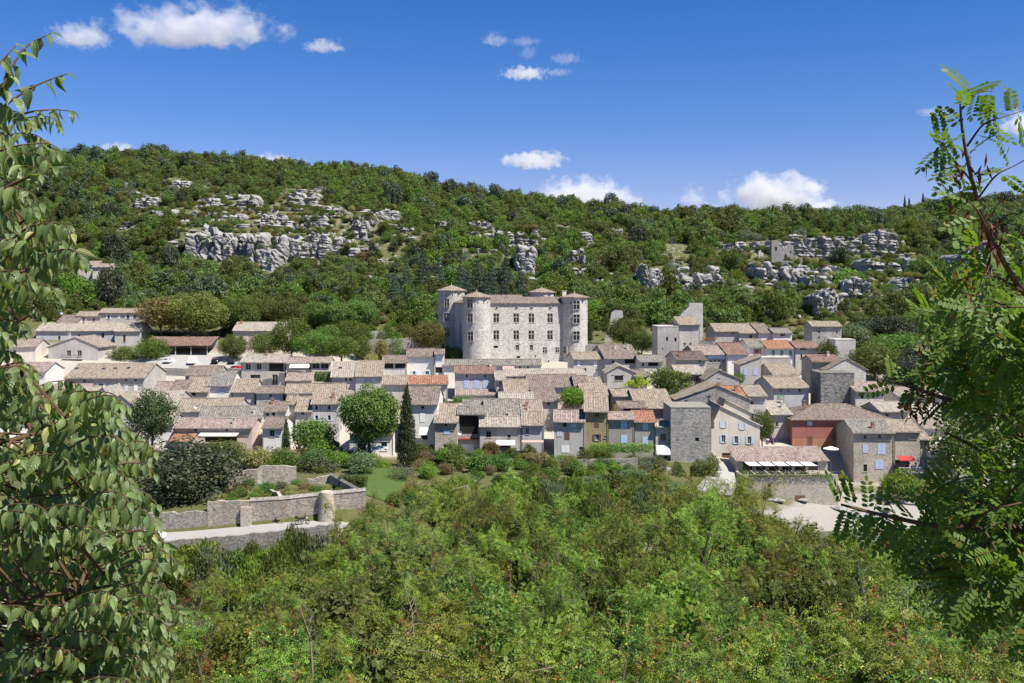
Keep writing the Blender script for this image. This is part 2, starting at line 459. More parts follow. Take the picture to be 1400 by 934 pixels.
def build_terrain():
    ys = np.unique(np.concatenate([[-400, -150, -60, -25, -12, -5], np.arange(0, 100, 4), np.arange(100, 136, 2.5), [137.6, 138.4, 142, 146.6, 147.25, 148.6],
        np.arange(150, 220, 2), np.arange(220, 330, 4), np.arange(330, 640, 6), np.arange(640, 900, 30), [1000, 1200, 1500, 2200, 4000]]))
    cs = np.concatenate([np.arange(-3000, -300, 300), np.arange(-300, 1760, 20), np.arange(1800, 4600, 300)])
    Yg, Cg = np.meshgrid(ys, cs, indexing='ij')
    Xg = (Cg-700)/F*np.maximum(Yg, 60)
    Zg = gz(Xg, Yg)
    nr, nc = Yg.shape
    V = np.stack([Xg, Yg, Zg], -1).reshape(-1, 3)
    idx = np.arange(nr*nc).reshape(nr, nc)
    Q = np.stack([idx[:-1, :-1], idx[:-1, 1:], idx[1:, 1:], idx[1:, :-1]], -1).reshape(-1, 4)
    m, nt, out = new_mat("hillside_soil")
    geo = nd(nt, "ShaderNodeNewGeometry"); pos = geo.outputs["Position"]
    sp = nd(nt, "ShaderNodeSeparateXYZ"); nt.links.new(pos, sp.inputs[0])
    n1 = noise(nt, pos, 0.09, 6, 0.65); n2 = noise(nt, pos, 0.6, 6, 0.7); n3 = noise(nt, pos, 3.0, 4, 0.6)
    grass = mixc(nt, n2, (0.045, 0.065, 0.018), (0.15, 0.14, 0.06))
    soil = mixc(nt, ramp_fac(nt, n1, 0.5, 0.7), grass, (0.17, 0.14, 0.09))
    rock = mixc(nt, n3, (0.17, 0.165, 0.15), (0.36, 0.35, 0.33))
    vil = mth(nt, 'MULTIPLY', ramp_fac(nt, sp.outputs[1], 202, 206), ramp_fac(nt, sp.outputs[1], 300, 290))
    vil = mth(nt, 'MULTIPLY', vil, ramp_fac(nt, sp.outputs[0], 118, 100))
    soil = mixc(nt, vil, soil, mixc(nt, n2, (0.30, 0.27, 0.22), (0.46, 0.42, 0.36)))
    hill = ramp_fac(nt, sp.outputs[1], 325, 345)
    rk = mth(nt, 'MULTIPLY', ramp_fac(nt, n2, 0.55, 0.60), hill, True)
    c = mixc(nt, rk, soil, rock)
    # bare pebbles along the river bed
    low = ramp_fac(nt, mth(nt, 'ADD', sp.outputs[2], mth(nt, 'MULTIPLY', n2, 2.0)), 5.9, 5.2)
    peb = mixc(nt, n3, (0.20, 0.185, 0.16), (0.42, 0.39, 0.34))
    c = mixc(nt, low, c, peb)
    princ(nt, out, c, 0.95, 0.1, bump=n3, bstr=0.6, bdist=0.2)
    o = link("terrain", np_mesh("terrain", V, Q, m, smooth=False))
    tag(o, kind="structure")

def build_water():
    m, nt, out = new_mat("river_water")
    pos = nd(nt, "ShaderNodeNewGeometry").outputs["Position"]
    mp = nd(nt, "ShaderNodeMapping"); mp.inputs["Scale"].default_value = (0.5, 1.4, 1); nt.links.new(pos, mp.inputs[0])
    nz = noise(nt, mp.outputs[0], 2.2, 5, 0.6)
    nb = noise(nt, pos, 0.12, 4, 0.6)
    c = mixc(nt, nb, (0.035, 0.05, 0.03), (0.10, 0.10, 0.065))
    princ(nt, out, c, 0.12, 0.5, bump=nz, bstr=0.35, bdist=0.1)
    mb = MB()
    mb.poly([(-160, 100, 2.2), (160, 100, 2.2), (160, 192, 2.2), (-160, 192, 2.2)])
    tag(mb.build("river_water", m), kind="structure")

def build_road():
    m, nt, out = new_mat("dusty_road")
    pos = nd(nt, "ShaderNodeNewGeometry").outputs["Position"]
    n1 = noise(nt, pos, 0.5, 6, 0.65); n2 = noise(nt, pos, 6, 3, 0.6)
    c = mixc(nt, n1, (0.27, 0.26, 0.24), (0.40, 0.385, 0.36))
    c = mixc(nt, mth(nt, 'MULTIPLY', n2, 0.3), c, (0.3, 0.28, 0.26))
    princ(nt, out, c, 0.9, 0.2, bump=n2, bstr=0.2, bdist=0.02)
    M['road'] = m
    mb = MB()
    xs = np.linspace(-75, -24, 30)
    fr = [(x, 138.55, float(gz(x, 138.8))+0.10) for x in xs]
    bk = [(x, 147.0, float(gz(x, 146.5))+0.12) for x in xs]
    for i in range(len(xs)-1): mb.poly([fr[i], fr[i+1], bk[i+1], bk[i]])
    tag(mb.build("road", m), kind="structure")
    # ramp down to the river beside the old tower, and the square above it
    mb = MB()
    L = [px(946, 688, 188), px(968, 664, 196), px(988, 634, 204), px(992, 622, 206)]
    Rr = [px(1000, 692, 188), px(1012, 668, 196), px(1020, 634, 204), px(1040, 622, 206)]
    for i in range(3):
        for k in range(8):
            for q in range(5):
                def pt(u, v):
                    a_ = L[i].lerp(L[i+1], u); b_ = Rr[i].lerp(Rr[i+1], u); p = a_.lerp(b_, v); p.z = float(gz(p.x, p.y))+.22; return p
                mb.poly([pt(k/8, q/5), pt(k/8, (q+1)/5), pt((k+1)/8, (q+1)/5), pt((k+1)/8, q/5)])
    o = tag(mb.build("ramp_path", m), kind="structure")
    # parking ground behind the old wall
    mb = MB()
    pk = [px(200, 505, 274), px(335, 505, 274), px(335, 489, 288), px(200, 489, 288)]
    mb.poly([(p.x, p.y, float(gz(p.x, p.y))+0.25) for p in pk])
    o = tag(mb.build("parking_pavement", m), kind="structure")

def build_lawn():
    m, nt, out = new_mat("lawn_grass")
    pos = nd(nt, "ShaderNodeNewGeometry").outputs["Position"]
    n1 = noise(nt, pos, 0.5, 6, 0.65); n2 = noise(nt, pos, 9, 3, 0.6)
    princ(nt, out, mixc(nt, mth(nt, 'MULTIPLY', n1, n2), (0.055, 0.095, 0.022), (0.125, 0.165, 0.05)), 0.9, 0.1, bump=n2, bstr=0.6, bdist=0.05)
    for pts in ([(-27, 160), (-19.5, 160), (-18.5, 186), (-29, 186)], [(14, 289), (38, 292), (37, 299), (16, 297)]):
        mb = MB()
        (x0, y0), (x1, y1), (x2, y2), (x3, y3) = pts
        n = 10
        def pt(a, b):
            x = (x0*(1-a)+x1*a)*(1-b) + (x3*(1-a)+x2*a)*b; y = (y0*(1-a)+y1*a)*(1-b) + (y3*(1-a)+y2*a)*b
            return (x, y, float(gz(x, y))+0.12)
        for i in range(n):
            for j in range(n): mb.poly([pt(i/n, j/n), pt((i+1)/n, j/n), pt((i+1)/n, (j+1)/n), pt(i/n, (j+1)/n)])
        tag(mb.build("lawn", m), kind="structure")

# ------------------------------------------------------------------ limestone cliffs
def rock_mat():
    m, nt, out = new_mat("limestone")
    pos = nd(nt, "ShaderNodeNewGeometry").outputs["Position"]
    n1 = noise(nt, pos, 0.5, 7, 0.7)
    mp = nd(nt, "ShaderNodeMapping"); mp.inputs["Scale"].default_value = (0.12, 0.12, 1.0); nt.links.new(pos, mp.inputs[0])
    st = noise(nt, mp.outputs[0], 1.6, 5, 0.7)
    mv = nd(nt, "ShaderNodeMapping"); mv.inputs["Scale"].default_value = (0.9, 0.9, 0.10); nt.links.new(pos, mv.inputs[0])
    vs = noise(nt, mv.outputs[0], 1.0, 5, 0.7)
    c = mixc(nt, n1, (0.21, 0.203, 0.19), (0.46, 0.445, 0.42))
    c = mixc(nt, mth(nt, 'MULTIPLY', ramp_fac(nt, vs, 0.5, 0.7), 0.6), c, (0.20, 0.20, 0.20))
    c = mixc(nt, mth(nt, 'MULTIPLY', ramp_fac(nt, st, 0.56, 0.66), 0.8), c, (0.075, 0.073, 0.07))
    c = mixc(nt, mth(nt, 'MULTIPLY', ramp_fac(nt, n1, 0.62, 0.75), 0.5), c, (0.46, 0.36, 0.25))
    princ(nt, out, c, 0.95, 0.1, bump=mth(nt, 'ADD', n1, st), bstr=0.9, bdist=0.5)
    return m
ROCK = rock_mat()

def vnoise(x, seed):
    """smooth 1D value noise"""
    r = np.random.default_rng(seed).uniform(0, 1, 4096)
    i = np.floor(x).astype(int); t = x - i; t = t*t*(3-2*t)
    return r[i % 4096]*(1-t) + r[(i+1) % 4096]*t

def cliff(name, x0, x1, yt, yb, Y, cols=3, seed=0, lean=0.35, strata=1.6, prot=None, label=None):
    """a standing limestone face between pixel columns x0..x1 and rows yt..yb at distance Y: columns parted by clefts, cut by bedding planes"""
    a = px(x0, yb, Y); b = px(x1, yb, Y)
    zt = CZ - (yt-400)*Y/F; zb = a.z - 2.5
    wd = b.x - a.x; ht = zt - zb
    nx = max(12, int(wd/0.4)); nz = max(14, int(ht/0.25))
    s = np.linspace(0, 1, nx); t = np.linspace(0, 1, nz)
    S, T = np.meshgrid(s, t, indexing='ij')
    r = np.random.default_rng(seed)
    prot = prot or (min(7.0, 2.6 + wd*0.22) if lean <= .2 else min(5.0, 1.6+wd*.15))
    strata = 4.2 if lean <= .2 else 1.35
    edges = np.sort(np.concatenate([[0], (np.arange(1, cols)+r.uniform(-.25, .25, cols-1))/cols, [1]]))
    Sx = np.clip(S + (0.06/cols)*np.sin(T*9+seed) + 0.05*(vnoise(T*ht*.6+seed, seed+40)-.5), 0, 1)
    k = np.clip(np.searchsorted(edges, Sx.ravel()).reshape(S.shape)-1, 0, cols-1)
    loc = (Sx - edges[k])/(edges[k+1]-edges[k])
    colr = r.uniform(0.45, 1.0, cols)[k]; colh = r.uniform(0.86, 1.06, cols)[k]
    bul = np.clip(np.minimum(loc*6.5, (1-loc)*4.0), 0, 1)**.7
    bedh = strata*r.uniform(.7, 1.0)
    ragged = 0.9+0.1*np.floor(vnoise(S*wd/2.2+3, seed+8)*4)/4
    Z = zb + T*ht*colh*(0.72+0.28*bul)*ragged
    zz = (Z-zb)/bedh + 0.9*vnoise(S*wd/7+50, seed+5) + S*wd*.035
    bi = np.floor(zz).astype(int) % 4096
    bed = r.uniform(-.75, .75, 4096)[bi]; fr = zz - np.floor(zz)
    wk = r.uniform(.1, 1.0, 4096)[bi]
    slab = np.clip(np.minimum(fr*5.5, (1-fr)*6.0), 0, 1)**.8      # each bed a rounded slab over an undercut
    # vertical joints inside a bed, shifted from bed to bed
    jn = vnoise(S*wd*0.55+bi*7.3, seed+14); joint = np.exp(-((jn-.5)/.06)**2)
    top = np.clip((T-0.93)/0.07, 0, 1)
    tall_ = lean <= .2
    D = prot*colr*((0.15 + 0.85*bul) if tall_ else (.55+.45*bul)) + bed*(.35 if tall_ else .8) + (slab-1)*(.45+1.0*wk)*(.40 if tall_ else .9) - joint*(.15 if tall_ else .35) - top*1.2 + 0.8*(vnoise(S*wd*.35+T*ht*.12+bi*2.0, seed+33)-.5) - lean*T*ht*0.55 + 0.7*(vnoise(S*wd*0.8+T*ht*0.5, seed+9)-.5)
    f2 = (Z-zb)/.75 + 1.4*vnoise(S*wd*.3+20, seed+50); f2i = np.floor(f2).astype(int) % 4096; f2 = f2-np.floor(f2)
    D = D - (.25 if tall_ else .5)*np.exp(-((f2-.5)/.16)**2)*(r.uniform(0, 1, 4096)[f2i] > .3)*(vnoise(S*wd*.4+f2i*3.1, seed+60) > .35) + .4*(r.uniform(0, 1, D.shape)-.5)
    fs = vnoise(S*wd*.42+.25*vnoise(T*ht*.5, seed+71)*4, seed+70); D = D - (2.2 if tall_ else .7)*np.exp(-((fs-.5)/.05)**2)*(vnoise(T*ht*.25+S*wd*.2, seed+72) > .35)
    D = D - (1-np.clip(np.minimum(S, 1-S)*9, 0, 1))*prot*0.8
    X = a.x + S*wd + 0.5*(vnoise(T*ht*1.3+S*wd*.3, seed+20)-.5)
    Yy = Y - D + prot*0.5
    nb = 3
    V = np.stack([X, Yy, Z], -1)
    # roll the top back into the hill so that the block is solid
    back = [V]
    idxs = np.arange(nx*nz).reshape(nx, nz)
    Q = np.stack([idxs[:-1, :-1], idxs[1:, :-1], idxs[1:, 1:], idxs[:-1, 1:]], -1).reshape(-1, 4)
    V = V.reshape(-1, 3)
    extra = []; q2 = []
    base = len(V)
    for n_, (dy, dz) in enumerate(((2.5, 0.4), (6, 0.3), (11, -3.5))):
        e = np.stack([X[:, -1], Yy[:, -1]+dy, Z[:, -1]+dz*np.where(n_ < 2, vnoise(s*wd*.7, seed+30+n_), 1)], -1)
        extra.append(e)
    E = np.concatenate(extra); V = np.concatenate([V, E])
    for i in range(nx-1):
        q2.append((idxs[i, -1], idxs[i+1, -1], base+i+1, base+i))
        for n_ in range(2): q2.append((base+n_*nx+i, base+n_*nx+i+1, base+(n_+1)*nx+i+1, base+(n_+1)*nx+i))
    # flanks
    bb = len(V); fl = []
    for side in (0, nx-1):
        fl.append(np.stack([X[side], Yy[side]+9, Z[side]-0.5], -1))
    V = np.concatenate([V] + fl)
    for j in range(nz-1):
        q2.append((idxs[0, j+1], bb+j+1, bb+j, idxs[0, j]))
        q2.append((idxs[nx-1, j], bb+nz+j, bb+nz+j+1, idxs[nx-1, j+1]))
    Q = np.concatenate([Q, np.array(q2, dtype=int)])
    o = link(name, np_mesh(name, V, Q, ROCK, smooth=False))
    tag(o, kind="structure")
    return o

CLIFFS = [
 # x0, x1, ytop, ybottom, Y, cols, lean
 (249, 292, 307, 355, 428, 2, .12), (290, 320, 310, 357, 426, 1, .12), (316, 340, 318, 352, 432, 2, .2), (333, 366, 318, 366, 424, 2, .12), (356, 378, 338, 376, 421, 1, .15),
 (374, 412, 318, 364, 424, 2, .2), (404, 452, 314, 362, 428, 3, .45), (318, 352, 261, 292, 470, 2, .7), (388, 436, 257, 285, 470, 2, .7), (298, 332, 289, 307, 452, 2, .8),
 (350, 388, 288, 316, 446, 2, .7), (408, 447, 292, 318, 444, 2, .7), (178, 216, 264, 287, 480, 2, .9), (232, 258, 243, 262, 505, 2, .8), (478, 503, 299, 333, 432, 2, .4),
 (452, 478, 322, 350, 427, 2, .4), (474, 492, 338, 359, 422, 1, .3), (508, 548, 284, 303, 470, 3, .6), (480, 512, 288, 312, 450, 2, .6), (598, 622, 298, 316, 448, 2, .5),
 (638, 672, 301, 316, 446, 3, .6), (674, 738, 312, 342, 432, 4, .3), (702, 735, 326, 376, 424, 1, .05), (780, 801, 334, 368, 424, 2, .15), (792, 812, 316, 338, 440, 1, .5),
 (780, 806, 362, 382, 414, 2, .3), (876, 907, 360, 401, 416, 2, .1), (924, 946, 357, 390, 420, 1, .1), (967, 987, 361, 388, 418, 1, .1), (963, 992, 377, 398, 412, 2, .3),
 (1032, 1088, 356, 388, 422, 4, .12), (1086, 1164, 322, 356, 448, 4, .45), (1102, 1138, 376, 402, 414, 2, .2), (1088, 1112, 360, 378, 430, 1, .4), (1152, 1184, 322, 348, 446, 3, .4),
 (1186, 1234, 312, 352, 440, 3, .35), (1116, 1150, 394, 442, 400, 2, .2), (1322, 1352, 334, 392, 416, 1, .1), (1349, 1375, 328, 378, 420, 1, .1), (1160, 1194, 376, 412, 412, 3, .3),
 (1226, 1264, 378, 402, 412, 2, .4), (1375, 1420, 340, 392, 418, 2, .15), (1140, 1165, 400, 432, 402, 2, .3), (1090, 1106, 430, 462, 330, 1, .1), (630, 655, 392, 404, 400, 1, .4),
 (985, 1025, 330, 345, 448, 2, .6), (160, 185, 300, 316, 450, 2, .9), (205, 235, 285, 300, 462, 2, .9), (270, 300, 268, 284, 474, 2, .9), (440, 470, 280, 296, 462, 2, .8)]

CLIFFS += [(246, 456, 317, 350, 430, 11, .16), (640, 742, 314, 338, 436, 5, .3), (1032, 1240, 328, 350, 446, 10, .3), (1030, 1160, 364, 392, 420, 7, .2), (872, 995, 372, 398, 416, 6, .2), (384, 450, 300, 322, 440, 4, .6), (1180, 1260, 352, 378, 424, 4, .4), (1310, 1420, 346, 394, 418, 5, .2)]
_rr = np.random.default_rng(41)
for _i in range(22):
    _x = _rr.uniform(185, 500); _y = np.interp(_x, [185, 320, 500], [_rr.uniform(258, 300), _rr.uniform(262, 310), _rr.uniform(290, 350)])
    _w = _rr.uniform(14, 38); CLIFFS.append((_x, _x+_w, _y, _y+_rr.uniform(6, 12), 450, 2, .8))
for _i in range(26):
    _x, _y = _rr.uniform(1080, 1250), _rr.uniform(322, 420); _w = _rr.uniform(12, 34); CLIFFS.append((_x, _x+_w, _y, _y+_rr.uniform(6, 16), 430, 2, .7))
for _i in range(20):
    _x, _y = _rr.uniform(480, 860), _rr.uniform(296, 380); _w = _rr.uniform(12, 30); CLIFFS.append((_x, _x+_w, _y, _y+_rr.uniform(6, 14), 430, 2, .7))

def boulder_mesh(seed):
    r = np.random.default_rng(seed)
    import bmesh
    bm = bmesh.new(); bmesh.ops.create_icosphere(bm, subdivisions=3, radius=1)
    ph = r.uniform(0, 6.28, 9)
    for v in bm.verts:
        p = v.co.copy()
        q = 1 + 0.18*math.sin(p.x*3+ph[0])*math.cos(p.y*3+ph[1]) + 0.12*math.sin(p.z*6+ph[2]) + 0.08*math.sin(p.x*8+ph[3]+p.y*5)
        v.co = Vector((p.x*q*1.25, p.y*q, round(p.z*q*0.62*4)/4*0.7 + p.z*q*0.2))
    me = bpy.data.meshes.new("limestone_boulder"); bm.to_mesh(me); bm.free(); me.materials.append(ROCK)
    return me

def hill_bare(X, Y):
    """0..1: how rocky and treeless the hillside is (bedding bands along the contours)"""
    c = 700 + F*X/Y
    z = gz(X, Y); row = 400 + F*(CZ - z)/Y
    b = np.zeros_like(c)
    for x0, x1, r0, r1, s in ((235, 500, 255, 372, .55), (170, 320, 245, 300, .4), (470, 560, 285, 372, .4), (590, 830, 298, 384, .22), (870, 1000, 350, 402, .3), (1020, 1250, 318, 430, .5), (1310, 1400, 330, 400, .3), (395, 620, 372, 450, .3), (100, 250, 360, 420, .25)):
        b = np.maximum(b, s*np.exp(-np.clip(np.abs(c-(x0+x1)/2)/((x1-x0)/2)-0.8, 0, 9)*4)*np.exp(-np.clip(np.abs(row-(r0+r1)/2)/((r1-r0)/2)-0.8, 0, 9)*4))
    return b

CLIFF_POS = []
def build_cliffs():
    for i, (x0, x1, yt, yb, Y, c, l) in enumerate(CLIFFS):
        ys_ = np.arange(322, 600, 1.0); xs_ = ((x0+x1)/2-700)/F*ys_
        rows = 400 + F*(CZ - gz(xs_, ys_))/ys_
        hit = np.nonzero(rows <= yb - 1)[0]
        Yc_ = float(ys_[hit[0]]) if len(hit) else Y; CLIFF_POS.append((x0, x1, yt, yb, Yc_))
        cliff("cliff", x0, x1, yt, yb, Yc_, c, 100+i, l)
    # loose blocks and ledges between the shrubs: one mass of rubble
    r = np.random.default_rng(5)
    ms = [boulder_mesh(i) for i in range(3)]
    Vs, Qs = [], []; off = 0
    n = 0
    tri = []
    for me in ms:
        v = np.zeros(len(me.vertices)*3, dtype=np.float32); me.vertices.foreach_get("co", v)
        f = np.zeros(len(me.polygons)*3, dtype=np.int32); me.polygons.foreach_get("vertices", f)
        tri.append((v.reshape(-1, 3), f.reshape(-1, 3)))
    while n < 420:
        Y = r.uniform(350, 560); c = r.uniform(60, 1400); X = (c-700)/F*Y
        if r.uniform() > hill_bare(np.array([X]), np.array([Y]))[0]*1.7: continue
        v, f = tri[r.integers(3)]
        s = r.uniform(0.6, 2.0)*np.array([r.uniform(.9, 1.7), 1.0, r.uniform(.6, 1.1)])
        a = r.uniform(-.4, .4)
        p = v*s; p = np.stack([p[:, 0]*np.cos(a)-p[:, 1]*np.sin(a), p[:, 0]*np.sin(a)+p[:, 1]*np.cos(a), p[:, 2]], -1)
        Vs.append(p + np.array([X, Y, float(gz(X, Y))+0.3])); Qs.append(f+off); off += len(v); n += 1
    o = link("rubble", np_mesh("rubble", np.concatenate(Vs), np.concatenate(Qs), ROCK))
    tag(o, "pale limestone blocks lying among the shrubs of the hillside", kind="stuff")
    # pale blocks standing in the shallow river
    k = 0
    for (x, y, s) in [(1130, 688, 1.6), (1148, 705, 1.3), (1118, 748, 1.6), (1128, 752, 1.1), (1140, 756, 1.2), (1136, 767, .9), (1095, 700, 1.4), (1060, 705, 1.1), (1180, 712, 1.2), (1100, 745, 1.0), (1085, 690, 1.2), (1210, 705, 1.5), (1240, 698, 1.2)]:
        Y = F*(CZ-2.4)/(y-400)
        o = link("river_boulder", ms[k % 3], None, ((x-700)/F*Y, Y, max(2.3, float(gz((x-700)/F*Y, Y))+.1)), r.uniform(0, 3)); o.scale = (s*1.3, s, s*.6); k += 1
        tag(o, "pale flat boulder lying in the shallow river below the restaurant wall", "boulder", "river boulders")

build_terrain(); build_water(); build_road(); build_lawn(); build_cliffs()
# ------------------------------------------------------------------ house builder
SLOPE = 0.32
def y_guess(ye):
    return float(np.interp(ye, [425, 440, 450, 480, 500, 530, 560, 590], [312, 305, 296, 268, 254, 233, 216, 205]))

def roof_slab(mb, prof, a0, a1, axis='x', seg=None, th=0.16, seed=0, mi=0):
    """a roof skin: prof = [(across, z)], extruded from a0 to a1 along the ridge; slightly uneven like old tiles"""
    r = np.random.default_rng(seed)
    n = seg or max(3, int(abs(a1-a0)/1.3))
    P = []
    # refine profile
    pr = [prof[0]]
    for (u0, z0), (u1, z1) in zip(prof[:-1], prof[1:]):
        k = max(2, int(math.hypot(u1-u0, z1-z0)/1.6))
        for i in range(1, k+1): pr.append((u0+(u1-u0)*i/k, z0+(z1-z0)*i/k))
    L = [0]
    for p, q in zip(pr[:-1], pr[1:]): L.append(L[-1]+math.hypot(q[0]-p[0], q[1]-p[1]))
    m = len(pr)
    sag = r.uniform(0.0, 0.10)
    top = [[None]*m for _ in range(n+1)]
    for i in range(n+1):
        a = a0+(a1-a0)*i/n
        for j, (u, z) in enumerate(pr):
            zz = z + r.normal(0, 0.028) - sag*math.sin(math.pi*i/n)
            top[i][j] = (a, u, zz) if axis == 'x' else (u, a, zz)
    bot = [[(p[0], p[1], p[2]-th) for p in row] for row in top]
    d = abs(a1-a0)
    flip = (axis == 'y')
    def q(pts, uv=None):
        mb.poly(pts[::-1] if flip else pts, mi, (uv[::-1] if flip else uv) if uv else None)
    for i in range(n):
        for j in range(m-1):
            uv = [(d*i/n, L[j]), (d*(i+1)/n, L[j]), (d*(i+1)/n, L[j+1]), (d*i/n, L[j+1])]
            q([top[i][j], top[i+1][j], top[i+1][j+1], top[i][j+1]], uv)
            q([bot[i][j+1], bot[i+1][j+1], bot[i+1][j], bot[i][j]], uv)
        for j in (0, m-1):
            pts = [bot[i][j], bot[i+1][j], top[i+1][j], top[i][j]]
            q(pts if j == 0 else pts[::-1], [(d*i/n, 0), (d*(i+1)/n, 0), (d*(i+1)/n, .1), (d*i/n, .1)])
    for i in (0, n):
        for j in range(m-1):
            pts = [top[i][j], top[i][j+1], bot[i][j+1], bot[i][j]]
            q(pts if i == 0 else pts[::-1], [(0, L[j]), (0, L[j+1]), (.1, L[j+1]), (.1, L[j])])

def facade(mb, x0, x1, z0, z1, holes, fn, rec=0.22, mi=0):
    """a flat wall with real openings; fn(x, z, depth) gives the point"""
    xs = sorted({x0, x1, *[v for h in holes for v in (h[0], h[1])]}); zs = sorted({z0, z1, *[v for h in holes for v in (h[2], h[3])]})
    for a, b in zip(xs[:-1], xs[1:]):
        for c, d in zip(zs[:-1], zs[1:]):
            if b-a < 1e-6 or d-c < 1e-6: continue
            mx, mz = (a+b)/2, (c+d)/2
            if any(h[0] < mx < h[1] and h[2] < mz < h[3] for h in holes): continue
            mb.poly([fn(a, c, 0), fn(b, c, 0), fn(b, d, 0), fn(a, d, 0)], mi)
    for a, b, c, d in holes:
        mb.poly([fn(a, c, 0), fn(a, c, rec), fn(a, d, rec), fn(a, d, 0)], mi)
        mb.poly([fn(b, c, rec), fn(b, c, 0), fn(b, d, 0), fn(b, d, rec)], mi)
        mb.poly([fn(a, d, 0), fn(a, d, rec), fn(b, d, rec), fn(b, d, 0)], mi)
        mb.poly([fn(a, c, rec), fn(a, c, 0), fn(b, c, 0), fn(b, c, rec)], mi)

def add_window(root, a, b, c, d, style, fn, rec=0.22):
    """window in the opening a..b x c..d: frame (pane below it), and shutters, door or dark mouth as the style says"""
    w_, h_ = b-a, d-c
    def bx(mb, x0, x1, z0, z1, y0, y1):
        mb.box(x0, x1, y0, y1, z0, z1, 0, lambda x, y, z: fn(x, z, y))
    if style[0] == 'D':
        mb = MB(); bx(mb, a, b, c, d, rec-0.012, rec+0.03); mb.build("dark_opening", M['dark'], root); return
    if style[0] == 'd':
        mb = MB(); bx(mb, a+.01, b-.01, c, d-.01, rec-0.06, rec); dr = mb.build("door", SH['n'] if len(style) < 2 else SH[style[1]], root)
        hb = MB(); bx(hb, b-.2, b-.14, c+h_*.45, c+h_*.52, rec-0.12, rec-0.058); hb.build("handle", M['blackmetal'], dr); return
    if style[0] == 'c':      # shutters closed over the opening
        col = SH[style[1]]
        for x0, x1 in ((a-.06, (a+b)/2-.012), ((a+b)/2+.012, b+.06)):
            mb = MB(); bx(mb, x0, x1, c-.05, d+.05, -0.06, -0.012); mb.build("shutter", col, root)
        return
    fw = min(0.09, w_*0.14)
    mb = MB(); y0, y1 = rec-0.07, rec-0.01
    bx(mb, a, a+fw, c, d, y0, y1); bx(mb, b-fw, b, c, d, y0, y1); bx(mb, a+fw, b-fw, d-fw, d, y0, y1); bx(mb, a+fw, b-fw, c, c+fw, y0, y1)
    if style[0] == 'm':      # stone cross-mullion
        mw = 0.13; k = c+h_*0.60
        bx(mb, (a+b)/2-mw/2, (a+b)/2+mw/2, c+fw, d-fw, 0.03, y1); bx(mb, a+fw, (a+b)/2-mw/2, k-mw/2, k+mw/2, 0.035, y1); bx(mb, (a+b)/2+mw/2, b-fw, k-mw/2, k+mw/2, 0.035, y1)
    elif w_ > 0.7:
        bx(mb, (a+b)/2-.035, (a+b)/2+.035, c+fw, d-fw, y0, y1)
    fr = mb.build("window", M['sill'] if style[0] == 'm' else (M['darkframe'] if style[0] == 'o' else M['frame']), root)
    mb = MB(); bx(mb, a+fw*.5, b-fw*.5, c+fw*.5, d-fw*.5, rec-0.005, rec+0.02); mb.build("pane", M['glass'], fr)
    mb = MB(); bx(mb, a-.1, b+.1, c-.1, c-.006, -0.10, -0.004); mb.build("sill", M['sill'], fr)
    if style[0] == 's':
        col = SH[style[1]]; sw = min(0.62, max(.35, w_*0.5))
        for x0, x1 in ((a-.03-sw, a-.03), (b+.03, b+.03+sw)):
            mb = MB(); bx(mb, x0, x1, c-.03, d+.03, -0.065, -0.014); mb.build("shutter", col, root)

